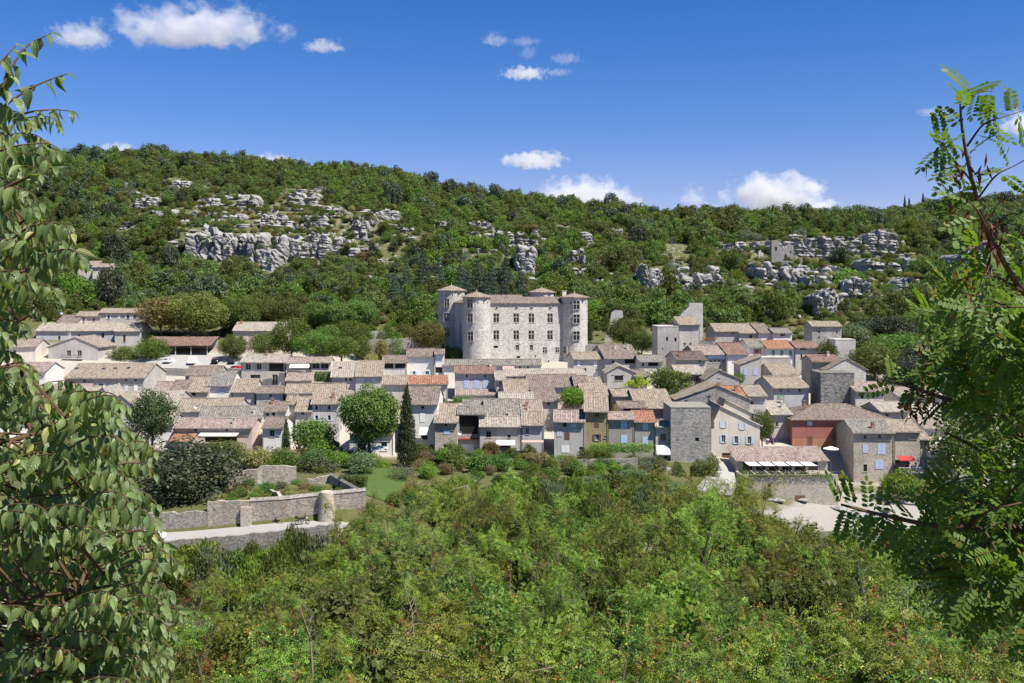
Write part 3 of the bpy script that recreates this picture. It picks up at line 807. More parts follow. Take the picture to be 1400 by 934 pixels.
def house(label, xl, xr, ye, yr, Y=None, t='g', wall='cream', roof='beige', win=None, ch=(), yaw=0.0, dep=None, ov=0.55, base=None, slope=SLOPE, cat='house', name='village_house', auto=True, seed=None, side=None, wall2=None, extra=None, grp=None):
    """xl, xr: facade edges; ye: eave row; yr: ridge row; Y: distance. Everything is turned into metres and placed there."""
    seed = seed if seed is not None else int(xl*7+ye*13) % 9999
    r = np.random.default_rng(seed)
    if not Y and yaw == 0 and t in ('g', 's') and xr < 1000: yaw = r.uniform(2, 10)
    elif yaw == 0 and Y and Y > 208 and t in ('g', 's'): yaw = r.uniform(2, 8)
    Y = Y or y_guess(ye) + r.uniform(-.35, .35)
    a, b = px(xl, ye, Y), px(xr, ye, Y)
    wd = b.x - a.x - 0.03; ze = a.z
    cx = (a.x+b.x)/2
    gnd = float(min(gz(a.x, Y), gz(b.x, Y)))
    zb = (CZ-(base-400)*Y/F if base else gnd) - 3.0
    root = empty(name, (cx, Y, zb), R(yaw))
    tag(root, label, cat, grp)
    H = ze - zb
    x0, x1 = -wd/2, wd/2
    if t in ('g', 'h', 's', 'rl', 'rr'):
        k = (yr-400)
        den = k + F*slope
        hh = (F*(CZ-ze) - k*Y)/den if abs(den) > 1 else 4
        hh = max(1.3, min(hh, 9.0))
    D = dep or (2*hh if t in ('g', 'h') else hh if t == 's' else 9.0)
    front = lambda x, z, d: (x, d, z)
    sc_ = F/Y
    # openings
    holes = []; specs = []
    for wdw in (win or []):
        wx, wy, ww, wh, stl = wdw
        X = ((wx-700)/F*Y - cx); Z = CZ-(wy-400)*Y/F - zb
        w_, h_ = ww/sc_, wh/sc_
        hx0, hx1, hz0, hz1 = max(X-w_/2, x0+.12), min(X+w_/2, x1-.12), Z-h_/2, min(Z+h_/2, H-.12 if t != 'f' else 99)
        if hx1-hx0 < .25 or hz1-hz0 < .25: continue
        specs.append((hx0, hx1, hz0, hz1, stl))
    if win is None and auto:
        n = max(1, int(wd/3.6)); z_ = H-1.55
        for i in range(n):
            if r.uniform() < .25: continue
            X = x0 + wd*(i+.5)/n + r.uniform(-.3, .3); ww = r.uniform(.32, .5); hh_ = r.uniform(.45, .62)
            if X-ww < x0+.2 or X+ww > x1-.2: continue
            specs.append((X-ww, X+ww, z_-hh_, z_+hh_, r.choice(['o', 'o', 'w', 'sw', 'cp', 'sp', 'D'])))
            if r.uniform() < .6: specs.append((X-ww, X+ww, z_-hh_-2.7, z_+hh_-2.7, r.choice(['o', 'w', 'sp'])))
    holes = [s[:4] for s in specs if s[4][0] != 'c']
    mb = MB()
    ztop = H
    if t == 't':
        facade(mb, x0, x1, 0, H, holes, front)
        mb.poly([(x0, D, 0), (x0, 0, 0), (x0, 0, H), (x0, D, H)]); mb.poly([(x1, 0, 0), (x1, D, 0), (x1, D, H), (x1, 0, H)]); mb.poly([(x1, D, 0), (x0, D, 0), (x0, D, H), (x1, D, H)])
    elif t in ('g', 'h', 's'):
        facade(mb, x0, x1, 0, H, holes, front)
        zr = H + slope*(D/2 if t != 's' else D)
        if t == 'g':
            mb.poly([(x0, D, 0), (x0, 0, 0), (x0, 0, H), (x0, D/2, zr), (x0, D, H)]); mb.poly([(x1, 0, 0), (x1, D, 0), (x1, D, H), (x1, D/2, zr), (x1, 0, H)])
            mb.poly([(x1, D, 0), (x0, D, 0), (x0, D, H), (x1, D, H)])
        elif t == 's':
            mb.poly([(x0, D, 0), (x0, 0, 0), (x0, 0, H), (x0, D, zr)]); mb.poly([(x1, 0, 0), (x1, D, 0), (x1, D, zr), (x1, 0, H)])
            mb.poly([(x1, D, 0), (x0, D, 0), (x0, D, zr), (x1, D, zr)])
        else:
            mb.poly([(x0, D, 0), (x0, 0, 0), (x0, 0, H), (x0, D, H)]); mb.poly([(x1, 0, 0), (x1, D, 0), (x1, D, H), (x1, 0, H)]); mb.poly([(x1, D, 0), (x0, D, 0), (x0, D, H), (x1, D, H)])
    elif t in ('f', 'rl', 'rr'):
        za = CZ-(yr-400)*Y/F - zb
        apx = {'f': 0.0, 'rl': x0, 'rr': x1}[t] if extra is None else extra
        if t == 'f' and extra is not None: apx = ((extra-700)/F*Y - cx)
        hl = H if t != 'rl' else za; hr = H if t != 'rr' else za
        if isinstance(yr, tuple): pass
        zw = min([H-.02] + [0 + H])  # rectangular part
        facade(mb, x0, x1, 0, zw, [h for h in holes if h[3] < zw], front)
        if t == 'f': mb.poly([(x0, 0, zw), (x1, 0, zw), (x1, 0, H), (apx, 0, za), (x0, 0, H)])
        elif t == 'rr': mb.poly([(x0, 0, zw), (x1, 0, zw), (x1, 0, za), (x0, 0, H)])
        else: mb.poly([(x0, 0, zw), (x1, 0, zw), (x1, 0, H), (x0, 0, za)])
        mb.poly([(x0, D, 0), (x0, 0, 0), (x0, 0, hl), (x0, D, hl)]); mb.poly([(x1, 0, 0), (x1, D, 0), (x1, D, hr), (x1, 0, hr)])
        bk = [(x1, D, 0), (x0, D, 0), (x0, D, hl)] + ([(apx, D, za)] if t == 'f' else []) + [(x1, D, hr)]
        mb.poly(bk)
    mb.build("wall", W[wall], root)
    if wall2:    # a lower band painted in another colour
        m2, row = wall2
        zz = CZ-(row-400)*Y/F - zb
        b2 = MB(); b2.box(x0+.004, x1-.004, -0.035, -0.004, 0.2, zz); b2.build("plinth", W[m2], root)
    # roof
    mb = MB(); g = 0.03; so = 0.22
    if t == 'g':
        zr = H + slope*D/2
        roof_slab(mb, [(-ov, H-ov*slope+.17), (D/2, zr+.17), (D+ov, H-ov*slope+.17)], x0-so, x1+so, 'x', seed=seed)
        mb.tube([(x0-so, D/2, zr+.18), (x1+so, D/2, zr+.18)], 0.11, 6)
    elif t == 's':
        roof_slab(mb, [(-ov, H-ov*slope+.17), (D+.15, H+slope*(D+.15)+.17)], x0-so, x1+so, 'x', seed=seed)
    elif t == 'f':
        roof_slab(mb, [(x0-ov, H-ov*(za-H)/(apx-x0)+.17), (apx, za+.17), (x1+ov, H-ov*(za-H)/(x1-apx)+.17)], -0.25, D+.25, 'y', seed=seed)
    elif t in ('rl', 'rr'):
        sl = (za-H)/wd
        pr = [(x0-ov, H-ov*sl+.17), (x1+.15, za+.15*sl+.17)] if t == 'rr' else [(x0-.15, za+.15*sl+.17), (x1+ov, H-ov*sl+.17)]
        roof_slab(mb, pr, -0.25, D+.25, 'y', seed=seed)
    elif t == 'h':
        zr = H + slope*D/2+.1; hx = min(D/2, wd/2-.3); e = H-ov*slope+.1
        c4 = [(x0-ov, -ov, e), (x1+ov, -ov, e), (x1+ov, D+ov, e), (x0-ov, D+ov, e)]; r0, r1 = (x0+hx, D/2, zr), (x1-hx, D/2, zr)
        def q(pts, ax):
            uv = [((p[0] if ax else p[1]), p[2]*3.2) for p in pts]; mb.poly(pts, 0, uv)
        q([c4[0], c4[1], r1, r0], 1); q([c4[2], c4[3], r0, r1], 1); q([c4[3], c4[0], r0], 0); q([c4[1], c4[2], r1], 0)
        lo = [(p[0], p[1], p[2]-.16) for p in c4]
        for i in range(4): mb.poly([lo[i], lo[(i+1) % 4], c4[(i+1) % 4], c4[i]], 0, [(0, 0), (1, 0), (1, .1), (0, .1)])
        mb.poly(lo[::-1])
        for p, q_ in ((r0, r1), (c4[0], r0), (c4[3], r0), (c4[1], r1), (c4[2], r1)): mb.tube([p, q_], .1, 5)
    if t == 't':
        mb.box(x0-.05, x1+.05, -.05, D+.05, H+.003, H+.2)
        rf = mb.build("coping", RF['grey'] if wall in ('roughstone', 'blackstone') else W[wall], root)
    else:
        rf = mb.build("roof", RF[roof], root)
        if t in ('g', 's', 'h'):
            cb = MB(); cb.box(x0+.003, x1-.003, -0.16, -0.003, H-.20, H-.04); cb.box(x0+.003, x1-.003, -0.28, -0.162, H-.12, H-.035)
            cb.build("cornice", M['sill'], root)
    if t in ('g', 's') and Y < 275:
        gz_ = H-ov*slope+.02
        gb = MB(); gb.tube([(x0-so, -ov-.07, gz_), (x1+so, -ov-.07, gz_-.05)], .065, 5); xs_ = x1-.12 if seed % 2 else x0+.12
        gb.tube([(xs_, -ov-.05, gz_-.05), (xs_, -.3, gz_-.45), (xs_, -.09, gz_-.7), (xs_, -.09, 1.5)], .045, 5); gb.build("gutter", M['zinc'], root)
    for s_ in specs: add_window(root, *s_, front)
    # chimneys (column, row of the foot, kind)
    for c_ in ch:
        cxp, cyp, kind = c_
        if t in ('g', 's', 'h'):
            # find the point of the roof under that pixel
            best = None
            for dd in np.linspace(.3, D/2 if t != 's' else D-.4, 40):
                row = 400 + F*(CZ-(zb+H+slope*dd))/(Y+dd)
                if best is None or abs(row-cyp) < best[0]: best = (abs(row-cyp), dd)
            dd = best[1]; zc = H+slope*dd
            X = (cxp-700)/F*(Y+dd) - cx
        else:
            dd = D*0.35; X = (cxp-700)/F*(Y+dd) - cx; zc = CZ-(cyp-400)*(Y+dd)/F - zb
        X = max(x0+.4, min(x1-.4, X))
        cb = MB(); cb.box(X-.3, X+.3, dd-.25, dd+.25, zc-.6, zc+1.0); cb.box(X-.36, X+.36, dd-.31, dd+.31, zc+1.002, zc+1.1)
        cb.box(X-.26, X-.16, dd-.2, dd+.2, zc+1.102, zc+1.35); cb.box(X+.16, X+.26, dd-.2, dd+.2, zc+1.102, zc+1.35); cb.box(X-.32, X+.32, dd-.27, dd+.27, zc+1.352, zc+1.42)
        cb.build("chimney", M['brick'] if kind == 'b' else M['render'], rf)
    return root, dict(Y=Y, cx=cx, zb=zb, H=H, D=D, x0=x0, x1=x1, slope=slope)
# ------------------------------------------------------------------ the village, row by row
h = house
def skylights(hh, pts):
    root, i = hh
    rf = [c for c in root.children if c.name.startswith("roof")][0]
    for (x, y) in pts:
        best = min(np.linspace(.3, i['D']/2, 40), key=lambda dd: abs(400+F*(CZ-(i['zb']+i['H']+i['slope']*dd))/(i['Y']+dd)-y))
        X = (x-700)/F*(i['Y']+best)-i['cx']; z = i['H']+i['slope']*best+.23
        mb = MB(); s = i['slope']
        mb.box(X-.45, X+.45, best-.45, best+.45, 0, .08, 0, lambda a, b, c: (a, b, z+(b-best)*s+c))
        fr = mb.build("skylight", M['metal'], rf)
        mb = MB(); mb.box(X-.36, X+.36, best-.36, best+.36, .082, .1, 0, lambda a, b, c: (a, b, z+(b-best)*s+c)); mb.build("pane", M['glass'], fr)

# --- upper left
h("long farmhouse with white shutters standing highest at the left edge of the village", 137, 200, 427.5, 420.5, 312, wall='stone', base=446, win=[(149,433,3,6,'sw'),(163,433,3,5,'cw'),(175,433,4,5,'sw'),(184,433,4,5,'sw')], dep=7)
h("small peach annexe built against the left end of the highest farmhouse", 105, 137, 432, 426.5, 311, wall='pinkish', base=446, win=[(115,437,3,5,'w'),(128,437,3,4,'w')])
h("low brown tiled roof left of the peach annexe with a white dish on it", 78, 105, 441, 431, 306, wall='cream', roof='brown', base=452, win=[])
h("long blue-grey house with a cream roof below the highest farmhouse", 52, 156.5, 452, 442, 300, wall='blue', roof='cream', base=482, win=[(139,459,3.5,7,'o'),(108,459,3,4,'w'),(82,462,3,5,'o'),(60,464,4,5,'w')], ch=[(120,443,'r')])
h("tall pale block house with one slit window and a white right gable", 157.5, 191.5, 452.5, 442, 298, wall='lilac', roof='cream', base=486, win=[(170,463,3.2,10,'o'),(182,483,12,7,'D')])
h("detached rendered house with a low front gable and a balcony", 66, 134, 474.5, 461, 282, 'f', wall='grey', roof='pink', base=506, win=[(94,483,6,8,'w'),(108.5,483,6,8,'w')], dep=13, extra=103, ch=[(95,462,'r')])
hh = h("long stone house with four skylights and a white right gable", 90, 197, 516.5, 497.5, 243, wall='stone', roof='beige', base=545, win=[(102,522,3,3,'o'),(116,521,3,3,'o'),(120,528,6,5,'cw'),(138,527,6,5,'sw'),(155,529,6,7,'sw'),(172,531,4,8,'cp'),(185,531,4,8,'cw'),(172,520,2.5,3,'o'),(185,520,2.5,3,'o')])
skylights(hh, [(107,505),(143,505.5),(159,505),(177,504.5)])
h("speckled pink-roofed house half behind the hackberry leaves", 60, 112, 543, 526, 227, wall='cream', roof='pink', win=[])
h("cream-roofed house wedged left of the white gable", 94, 126, 544, 529, 226.4, wall='greige', roof='cream', win=[(106,547,4,3,'D')])
h("white gable end between the cream roof and the slate-blue gable", 120, 152, 546, 530, 224, 'f', wall='white', roof='cream', win=[], extra=141)
h("little pointed gable behind the long rendered yard wall", 56, 92, 553, 539, 221, 'f', wall='grey', roof='beige', win=[], extra=72)
h("shed with a bright orange tile roof in front of the white gable", 112, 140, 559, 545, 217, wall='greige', roof='orange', win=[], dep=6)
h("slate-blue gable in shade behind the dark conifer", 139, 184, 556, 540, 215.5, 'f', wall='blue', roof='beige', win=[], extra=165)
h("wide beige roof just right of the slate-blue gable", 172, 240, 556, 535, 217, wall='greige', roof='cream', win=[])
h("low house deep behind the hackberry leaves at the left frame edge", -6, 50, 552, 539, 222, wall='cream', roof='beige', win=[(22,560,4,6,'w')])
h("white house lowest behind the hackberry leaves", 0, 58, 574, 562, 211, wall='white', roof='pink', win=[(20,582,5,7,'o')])
h("pink-roofed cottage behind the upper hackberry leaves", 14, 62, 508, 496, 251, wall='white', roof='pink', win=[(36,514,4,6,'w')])
h("half-hidden house on the left edge below the long blue-grey one", -8, 48, 474, 464, 278, wall='cream', roof='pink', win=[(20,482,4,7,'w')])
# --- left middle
h("pink house with a cream roof behind the round plane trees", 319, 388, 452, 441, 292, wall='pinkish', roof='cream', base=490, win=[(375,461,4,6,'w'),(330,462,4,6,'o'),(352,462,4,6,'o'),(344,482,5,8,'cw')], ch=[(332,444,'b')])
h("tall grey three-storey house with a covered top balcony", 329, 390, 495, 485, 257, wall='grey', roof='cream', base=545, win=[(339,501.5,7,9,'w'),(354,501.5,7,9,'w'),(378,502,20,11,'D'),(349,515,14,5,'o'),(376,519,8,14,'w')], ch=[(363,487,'b')], yaw=-3)
h("small house with a white awning beside the tall grey house", 391, 425, 496, 489.5, 256, wall='pinkish', roof='pink', base=520, win=[(411,503,26,4,'D')])
h("pink lean-to roof below the white awning", 391, 426, 520, 510.5, 240.5, 's', wall='pinkish', roof='pink', win=[])
h("house with a long glazed veranda above the clipped hedge", 425.5, 452, 495.5, 489.5, 255.5, wall='cream', roof='beige', base=520, win=[(432,500,10,8,'w'),(444,500,10,8,'w')])
hh = h("cream-roofed house with one skylight above the umbrella pine", 453, 486, 515, 492, 243, wall='grey', roof='cream', base=540, win=[(479,519,3,4,'o'),(473,519,2.5,4,'o')])
skylights(hh, [(469,504)])
h("stone house with a broad beige roof next to the skylight house", 486.3, 523, 514, 492, 243, wall='palestone', roof='beige', base=550, win=[(496,520,4,6,'cp'),(511,520,4,6,'cp')])
h("house with an open roof loggia over a rubble wall", 523.5, 556, 495.5, 486.5, 256, wall='palestone', roof='brown', base=522, win=[(531,500,14,7,'D'),(547,500,14,7,'D')])
h("low speckled roof under the loggia house", 523, 556, 525, 513.5, 236, 's', wall='greige', roof='beige', win=[])
h("white two-storey house with pale blue shutters above the orange roof", 556.5, 594, 487, 477.5, 262, wall='white', roof='brown', base=520, win=[(565,494,5,6,'cp'),(584,494,5,6,'cp'),(566,510,4,5,'sb'),(584,510,5,5,'sb')])
h("narrow white annexe with a glazed veranda right of the white house", 594.5, 607, 484, 478, 261.5, wall='white', roof='brown', base=520, win=[(600,490,10,8,'cp'),(600,506,9,8,'D')])
h("long orange tile roof over an ivy-covered wall", 556, 612, 524.5, 514, 237, 's', wall='cream', roof='orange', win=[])
h("long low house at the foot of the castle with two small windows", 607, 740, 499, 492, 262, wall='white', roof='grey', base=512, win=[(711,503,3,4,'o'),(722,503,2.6,4,'o'),(692,504.5,12,4,'D')])
h("house with a red tile roof and three pairs of lavender shutters", 622, 678, 510, 499.5, 246, wall='palestone', roof='redbrown', base=545, win=[(638,525,6,12,'cl'),(651.5,525,6,12,'cl'),(663.5,525,6,12,'cl'),(638,514,2.6,3.4,'o'),(663,514,2.6,3.4,'o')], dep=9, ch=[(672,502,'r')])
h("thin pink lean-to roof along the foot of the lavender-shuttered house", 623, 678, 539.5, 533, 241, 's', wall='cream', roof='pink', win=[], slope=.3)
h("tiny cream-roofed house right of the lavender shutters", 678, 691, 519, 508, 242, wall='cream', roof='cream', base=540, win=[(684,524,3,4,'o')])
h("grey house with pale shutters and a gallery, right of the castle's round corner tower", 784, 826, 490.5, 482, 263, wall='palestone', roof='beige', base=520, win=[(791,497,3.6,7,'cw'),(814,497,4,7,'cw'),(800,505,3,3,'o'),(815,511,4.5,7,'cw')])
h("large house with a timber gallery under a broad brown roof", 826.5, 874, 489.5, 470.5, 262, wall='stone', roof='brown', base=515, win=[(863,493.5,18,7,'D'),(838,495,4,5,'o')], ch=[(845,477,'r'),(862,478,'r')])
h("low house with a dark gallery below the manor tower", 874, 906, 494, 486, 258, wall='cream', roof='grey', base=515, win=[(893,498,14,5,'D'),(879,498,3,4,'o')])
h("pale gable house with a square window beside the golden vine", 830, 867, 509, 500, 243, 'f', wall='lilac', roof='cream', base=540, win=[(846,517,12,7,'o'),(838,510.5,2.6,3,'o'),(852,510.5,2.6,3,'o')], extra=846.5)
h("little brown roof behind the golden vine", 867, 885, 514, 506, 242.6, wall='greige', roof='brown', base=540, win=[])
# --- middle roofs between the castle and the river front
h("cream roof strip straight below the castle front", 690, 800, 513.5, 505, 249, wall='pinkish', roof='cream', base=525, win=[(703,517,3,3,'o')])
h("big brown roof over a pink wall below the castle", 724, 795, 528.5, 512.5, 233.5, wall='pinkish', roof='brown', base=548, win=[(745,533,4,5,'o'),(770,534,4,5,'o')])
h("brown roof right of the big brown one", 786, 806, 528, 514, 232, wall='greige', roof='brown', win=[])
h("square roof at the end of the row of brown roofs", 806, 825, 527.5, 516, 232.5, wall='stone', roof='beige', win=[])
h("stepped beige roof behind the tan house", 795, 832, 539, 526, 226, wall='greige', roof='beige', win=[(806,543,5,4,'D')])
h("small beige roof below the cream strip", 690, 723, 535, 519.5, 229, wall='greige', roof='beige', win=[])
h("thin cream roof with a long sloping edge in the middle of the village", 683, 730, 548, 537, 222, wall='cream', roof='cream', win=[])
h("brown roof beside the yellow-green tree", 731, 763, 548, 532, 223, wall='blue', roof='brown', win=[(750,552,4,4,'o')])
h("big corrugated grey-brown roof above the front row", 664, 714, 571, 544, 211.5, wall='greige', roof='grey', win=[], ch=[(697,569,'r')])
h("pale pinkish roof with two chimneys next to the corrugated roof", 714.5, 744, 572, 545, 211.2, wall='greige', roof='pink', win=[], ch=[(722,557,'b'),(720,565,'b')])
h("low stone outbuilding under the ivy wall", 634, 665, 556, 547, 219, wall='darkstone', roof='grey', win=[(641,560,4,4,'D')])
# --- river front, left to right
h("tall white house with a white awning beside the cypress", 553, 598, 552, 529.5, 207, wall='white', roof='brown', base=631, win=[(577.5,571,6,12,'cw'),(578,557,4,4,'o'),(580,598,9,6,'o'),(571,611,10,8,'D'),(590,612,6,8,'dn'),(571,624,6,10,'D')])
h("narrow rubble-stone house with a large ground-floor doorway", 594, 625.5, 577, 553, 204, wall='warmstone', roof='beige', base=632, win=[(609.5,580.5,3.5,4,'o'),(610.5,591,7,5,'cb'),(612,613,12,11,'w'),(614,627,9,8,'D')])
rc = h("recessed house with a dark open front, a red balcony and an arched ground floor", 626, 664, 565.5, 556, 207, wall='stone', roof='grey', base=632, win=[(641,581,26,25,'D'),(640,613,15,11,'cw'),(640,626,24,9,'D')])
h("house with a cream roof and a wooden balcony", 656, 713, 582.5, 570.5, 204, wall='greige', roof='cream', base=632, win=[(696,596.5,4.5,4.5,'o'),(668,594,7,8,'o'),(670,610,12,9,'D'),(690,613,16,10,'D'),(690,627,14,8,'D')])
h("blue-grey house with a tall sunlit white gable", 714, 743, 580.5, 566, 204, wall='blue', roof='beige', base=630, dep=12, win=[(721,589.5,4.8,9,'w'),(722.5,612,5,8,'w')])
h("grey-blue rendered house with pale closed shutters right of the white gable", 757.5, 799.5, 576, 561, 204, wall='lilac', roof='pink', base=627, win=[(772,580,5,7,'o'),(784,581,6,6,'cp'),(765,593.5,6,6,'cp'),(775.5,596,6,9,'cn'),(773,614,10,9,'cw'),(794.5,616,5,10,'dn')], yaw=-3)
h("narrow tan house three storeys high with brown shutters", 799.5, 831.5, 562, 535, 204.3, wall='tan', roof='beige', base=627, win=[(816,567.5,5.5,5.5,'cn'),(816,580,5,7,'cn'),(816,598,5.5,8,'sn'),(818,619,9,11,'dn'),(827.5,597.5,2.6,2.6,'o')], yaw=-4)
h("grey house with blue closed shutters above a vine trellis", 832, 867, 572.5, 564, 204.5, wall='olivegrey', roof='pink', base=627, win=[(853,580.5,7.5,10,'cb'),(853,600,7.5,10,'cb')])
h("grey house with an orange roof and one open blue shutter", 867.3, 896, 576, 562.5, 204.8, wall='olivegrey', roof='orange', base=627, win=[(882.5,583,6.5,10,'cb'),(882,603,6.5,11,'cb')])
h("roof loggia peeping over the blue-shuttered houses", 846, 884, 556.5, 549.5, 212, wall='cream', roof='brown', win=[(864,560,24,5,'D')])
h("narrow cream house with a white awning left of the square tower", 896.3, 916, 582.5, 576.5, 204.5, wall='greige', roof='cream', base=632, win=[(906.5,598,6.5,9,'cn'),(906,624,12,10,'D')])
h("square rough-stone tower with a flat top on the river front", 917, 972, 558, 558, 203, 't', wall='roughstone', base=648, dep=10, cat='tower', name='stone_tower', win=[(953,601,5,5,'D'),(930,575,1.6,1.8,'D'),(944,588,1.6,1.8,'D'),(962,579,1.6,1.8,'D'),(936,610,1.6,1.8,'D'),(926,597,1.6,1.8,'D'),(966,612,1.6,1.8,'D'),(951,571,1.6,1.8,'D')])
h("cream gabled house with light blue shutters and an arched door", 972.5, 1039, 582, 556, 207, 'f', wall='cream', roof='cream', base=634, dep=12, extra=985, win=[(989,580,5,9,'sb'),(1015,583,5,8,'sb'),(989,600,5,10,'sb'),(1006.5,601.5,5,10,'sb'),(1024.5,602,5,10,'sb'),(974.5,581,3,8,'cn'),(993,626,12,13,'dn')])
h("raised cream roof lantern behind the light-blue-shuttered house", 984, 1030, 566, 547, 213, 'f', wall='cream', roof='cream', dep=8, extra=992, win=[])
h("broad dark rubble gable in the middle right of the village", 925, 1025, 546, 527, 219, 'f', wall='darkstone', roof='beige', extra=980, dep=10, win=[(938,551,4,7,'o')], ch=[(983,531,'b')])
h("orange roof running right from the dark rubble gable", 984, 1022, 541, 528, 221, wall='darkstone', roof='orange', win=[], ch=[(1008,535,'b')])
h("pale grey house end right of the orange roof", 1022, 1048, 541, 527, 221, wall='lilac', roof='beige', base=570, win=[(1028,551,3,4,'D')])
h("big overhanging roof with a dark right gable behind the river front", 870, 921, 557, 532, 216.5, wall='darkstone', roof='beige', win=[(913,563,3.5,5,'D')], ov=.7)
h("beige shed roof beside the golden vine", 838, 866, 541, 532, 224, wall='greige', roof='beige', win=[])
h("stone house with dark shutters on a terrace in the middle right", 925, 962, 511, 500, 245, wall='stone', roof='cream', base=535, win=[(930,520,4,6,'o'),(942,518,5,9,'sn'),(953.5,518,5,9,'sn')])
h("small rubble gable house between the terrace house and the grey one", 965, 1011, 518, 506, 238, 'f', wall='stone', roof='beige', extra=983, win=[(983,515,3,3,'o')])
# --- right
h("wide red house with an orange base and a hipped tile roof", 1083, 1220, 573, 547, 216, 'h', wall='red', roof='brown', base=622, dep=15, wall2=('orange', 600), win=[(1107.5,603,6,12,'cn'),(1141,597,5,9,'cn'),(1107,579,6,5,'cp'),(1175,580,4,4,'o'),(1208,580,4,4,'o')], ch=[(1100,556,'b')])
h("beige plastered house with a sloping cream roof left of the red house", 1054, 1082.5, 566, 549, 219, wall='greige', roof='cream', base=615, ch=[(1071,558,'r'),(1082,552,'r')], win=[(1062,580,3,6,'o')])
h("stone house with white window surrounds and a dark left gable", 1167, 1222, 591, 576, 205, wall='warmstone', roof='grey', base=668, dep=11, win=[(1183,597.5,4.5,6,'w'),(1203,596.5,4.5,5.5,'w'),(1183,613.5,6,11,'cl'),(1205,614,10,14,'cl'),(1202,635,10,12,'cl'),(1183,640,5,10,'o')], ch=[(1193,586,'b')])
h("stone house with a red awning over its terrace", 1222.3, 1258, 589.5, 575, 205.5, wall='warmstone', roof='beige', base=668, win=[(1233,636,20,14,'D'),(1252,634,3,3,'o')])
h("narrow stone strip house with one small window", 1258.3, 1271, 600, 590, 206, wall='stone', roof='beige', base=668, win=[(1267,631,4,4,'o')])
h("white house end with an arched window above the pebble bank", 1272, 1301, 620, 611, 204, 's', wall='white', roof='beige', base=672, win=[(1282,630,3.6,9,'o')])
h("tall house deep behind the acacia branch at the right", 1262, 1300, 585, 571, 219, wall='white', roof='pink', win=[(1290,597,4,7,'o')])
h("pink-roofed house behind the acacia at the right frame edge", 1350, 1420, 590, 574, 212, wall='cream', roof='pink', win=[(1372,600,4,7,'w'),(1392,600,4,7,'w')])
h("beige-roofed house behind the acacia, upper right", 1225, 1290, 541, 529, 230, wall='cream', roof='pink', win=[(1240,547,4,6,'w'),(1270,547,4,6,'w')])
h("slate-grey house with a green door and a white right gable", 1056, 1107, 529.5, 515, 233, wall='blue', roof='beige', base=556, win=[(1067,533.5,4.5,4,'w'),(1078,534,3,3,'w'),(1094,533.5,3,4,'o'),(1067,544,9,11,'cg')])
h("square tower of rough dark stone behind the red house", 1122, 1168, 511, 511, 231, 't', wall='blackstone', base=560, dep=8, cat='tower', name='stone_tower', win=[])
h("stone house with a pinkish roof right of the rough dark tower", 1168.5, 1211, 534.5, 523, 229, wall='stone', roof='pink', base=560, win=[(1178.5,542.5,4,4,'D')])
h("low stone annexe with a tilted roof below the pinkish roof", 1202, 1242, 562, 550, 219, wall='stone', roof='cream', base=585, win=[(1212,568,4,5,'o')])
h("lavender-grey house with a roof rising to the right", 1012, 1040, 498, 488, 243, 'rr', wall='lilac', roof='pink', base=535, dep=7, win=[(1019,508.5,4,9,'cl'),(1032.5,508.5,5,9,'cl'),(1035,525,4,9,'dn')])
h("beige roof with a rubble gable right of the lavender-grey house", 1056, 1092, 512, 497.5, 241, wall='darkstone', roof='beige', win=[])
h("flat-topped beige house end above the beige roof", 1040.5, 1081, 489.5, 489.5, 249, 't', wall='greige', base=510, dep=5, win=[])
h("white house with red shutters and a mossy roof", 1024, 1048, 474.5, 464, 271, wall='white', roof='grey', base=494, win=[(1035.5,480.5,5,7,'sr')])
h("white house with three green shutters under an orange roof", 1048.3, 1087, 476, 466, 270, wall='white', roof='orange', base=492, win=[(1057,483,3.6,6.5,'cg'),(1069,483,3.6,6.5,'cg'),(1081,483,3.6,6.5,'cg')])
h("pale stone house at the right end of the orange roof", 1087.3, 1119, 475, 467.5, 270, wall='palestone', roof='redbrown', base=502, win=[(1095.5,487,2.4,5,'o'),(1111,486,3,5,'o'),(1098,477,9,2.6,'D')])
h("long hipped house under the cliff at the upper right", 978, 1010, 453, 443, 285, wall='stone', roof='beige', base=468, win=[(1002,454.8,4.5,4,'w')])
h("house with a tall beige roof under the cliff", 1010.3, 1037, 455, 443, 284.5, wall='stone', roof='beige', base=468, win=[(1026.5,460.5,3.4,4.4,'D')])
h("brown-roofed white cottage under the cliff", 1037.3, 1056, 455, 443, 284, wall='white', roof='brown', base=468, win=[(1050,465,5,3,'D')])
h("white house with a thin grey roof at the end of the row under the cliff", 1057, 1083, 455, 449, 283, wall='white', roof='grey', base=470, win=[(1070,458,6,3,'cn'),(1067,466,5,2.6,'D'),(1075,466,5,2.6,'D')])
h("square stone house alone below the cliff with a white right edge", 1110, 1151, 446, 444.5, 284, wall='roughstone', roof='beige', base=468, dep=7, win=[(1119.5,454,2.4,2.4,'D'),(1119.5,461.5,2.4,2.4,'D'),(1144.5,455,2.2,2.2,'D')])
h("pinkish roof with a chimney below the square stone house", 1110, 1148, 494, 486, 254, wall='darkstone', roof='redbrown', win=[], ch=[(1133,488,'r')])
h("light stone gable with a sloping beige roof at the upper right", 1130, 1184, 505, 490, 250, 'f', wall='palestone', roof='beige', extra=1158, win=[(1161,500,2.4,2.4,'D')])
h("ruined rubble house at the foot of the cliff, upper right", 1142, 1170, 465, 465, 278, 't', wall='palestone', base=490, dep=6, win=[])
h("house with a blue glazed veranda under a pinkish roof", 950, 993, 484.5, 473, 263, wall='darkstone', roof='pink', base=515, win=[(972,494,4.6,4.4,'w'),(977.5,494,4.6,4.4,'w'),(984,494,4.6,4.4,'w'),(990,494,4,4.4,'w'),(980,488.5,25,3.2,'cb')])
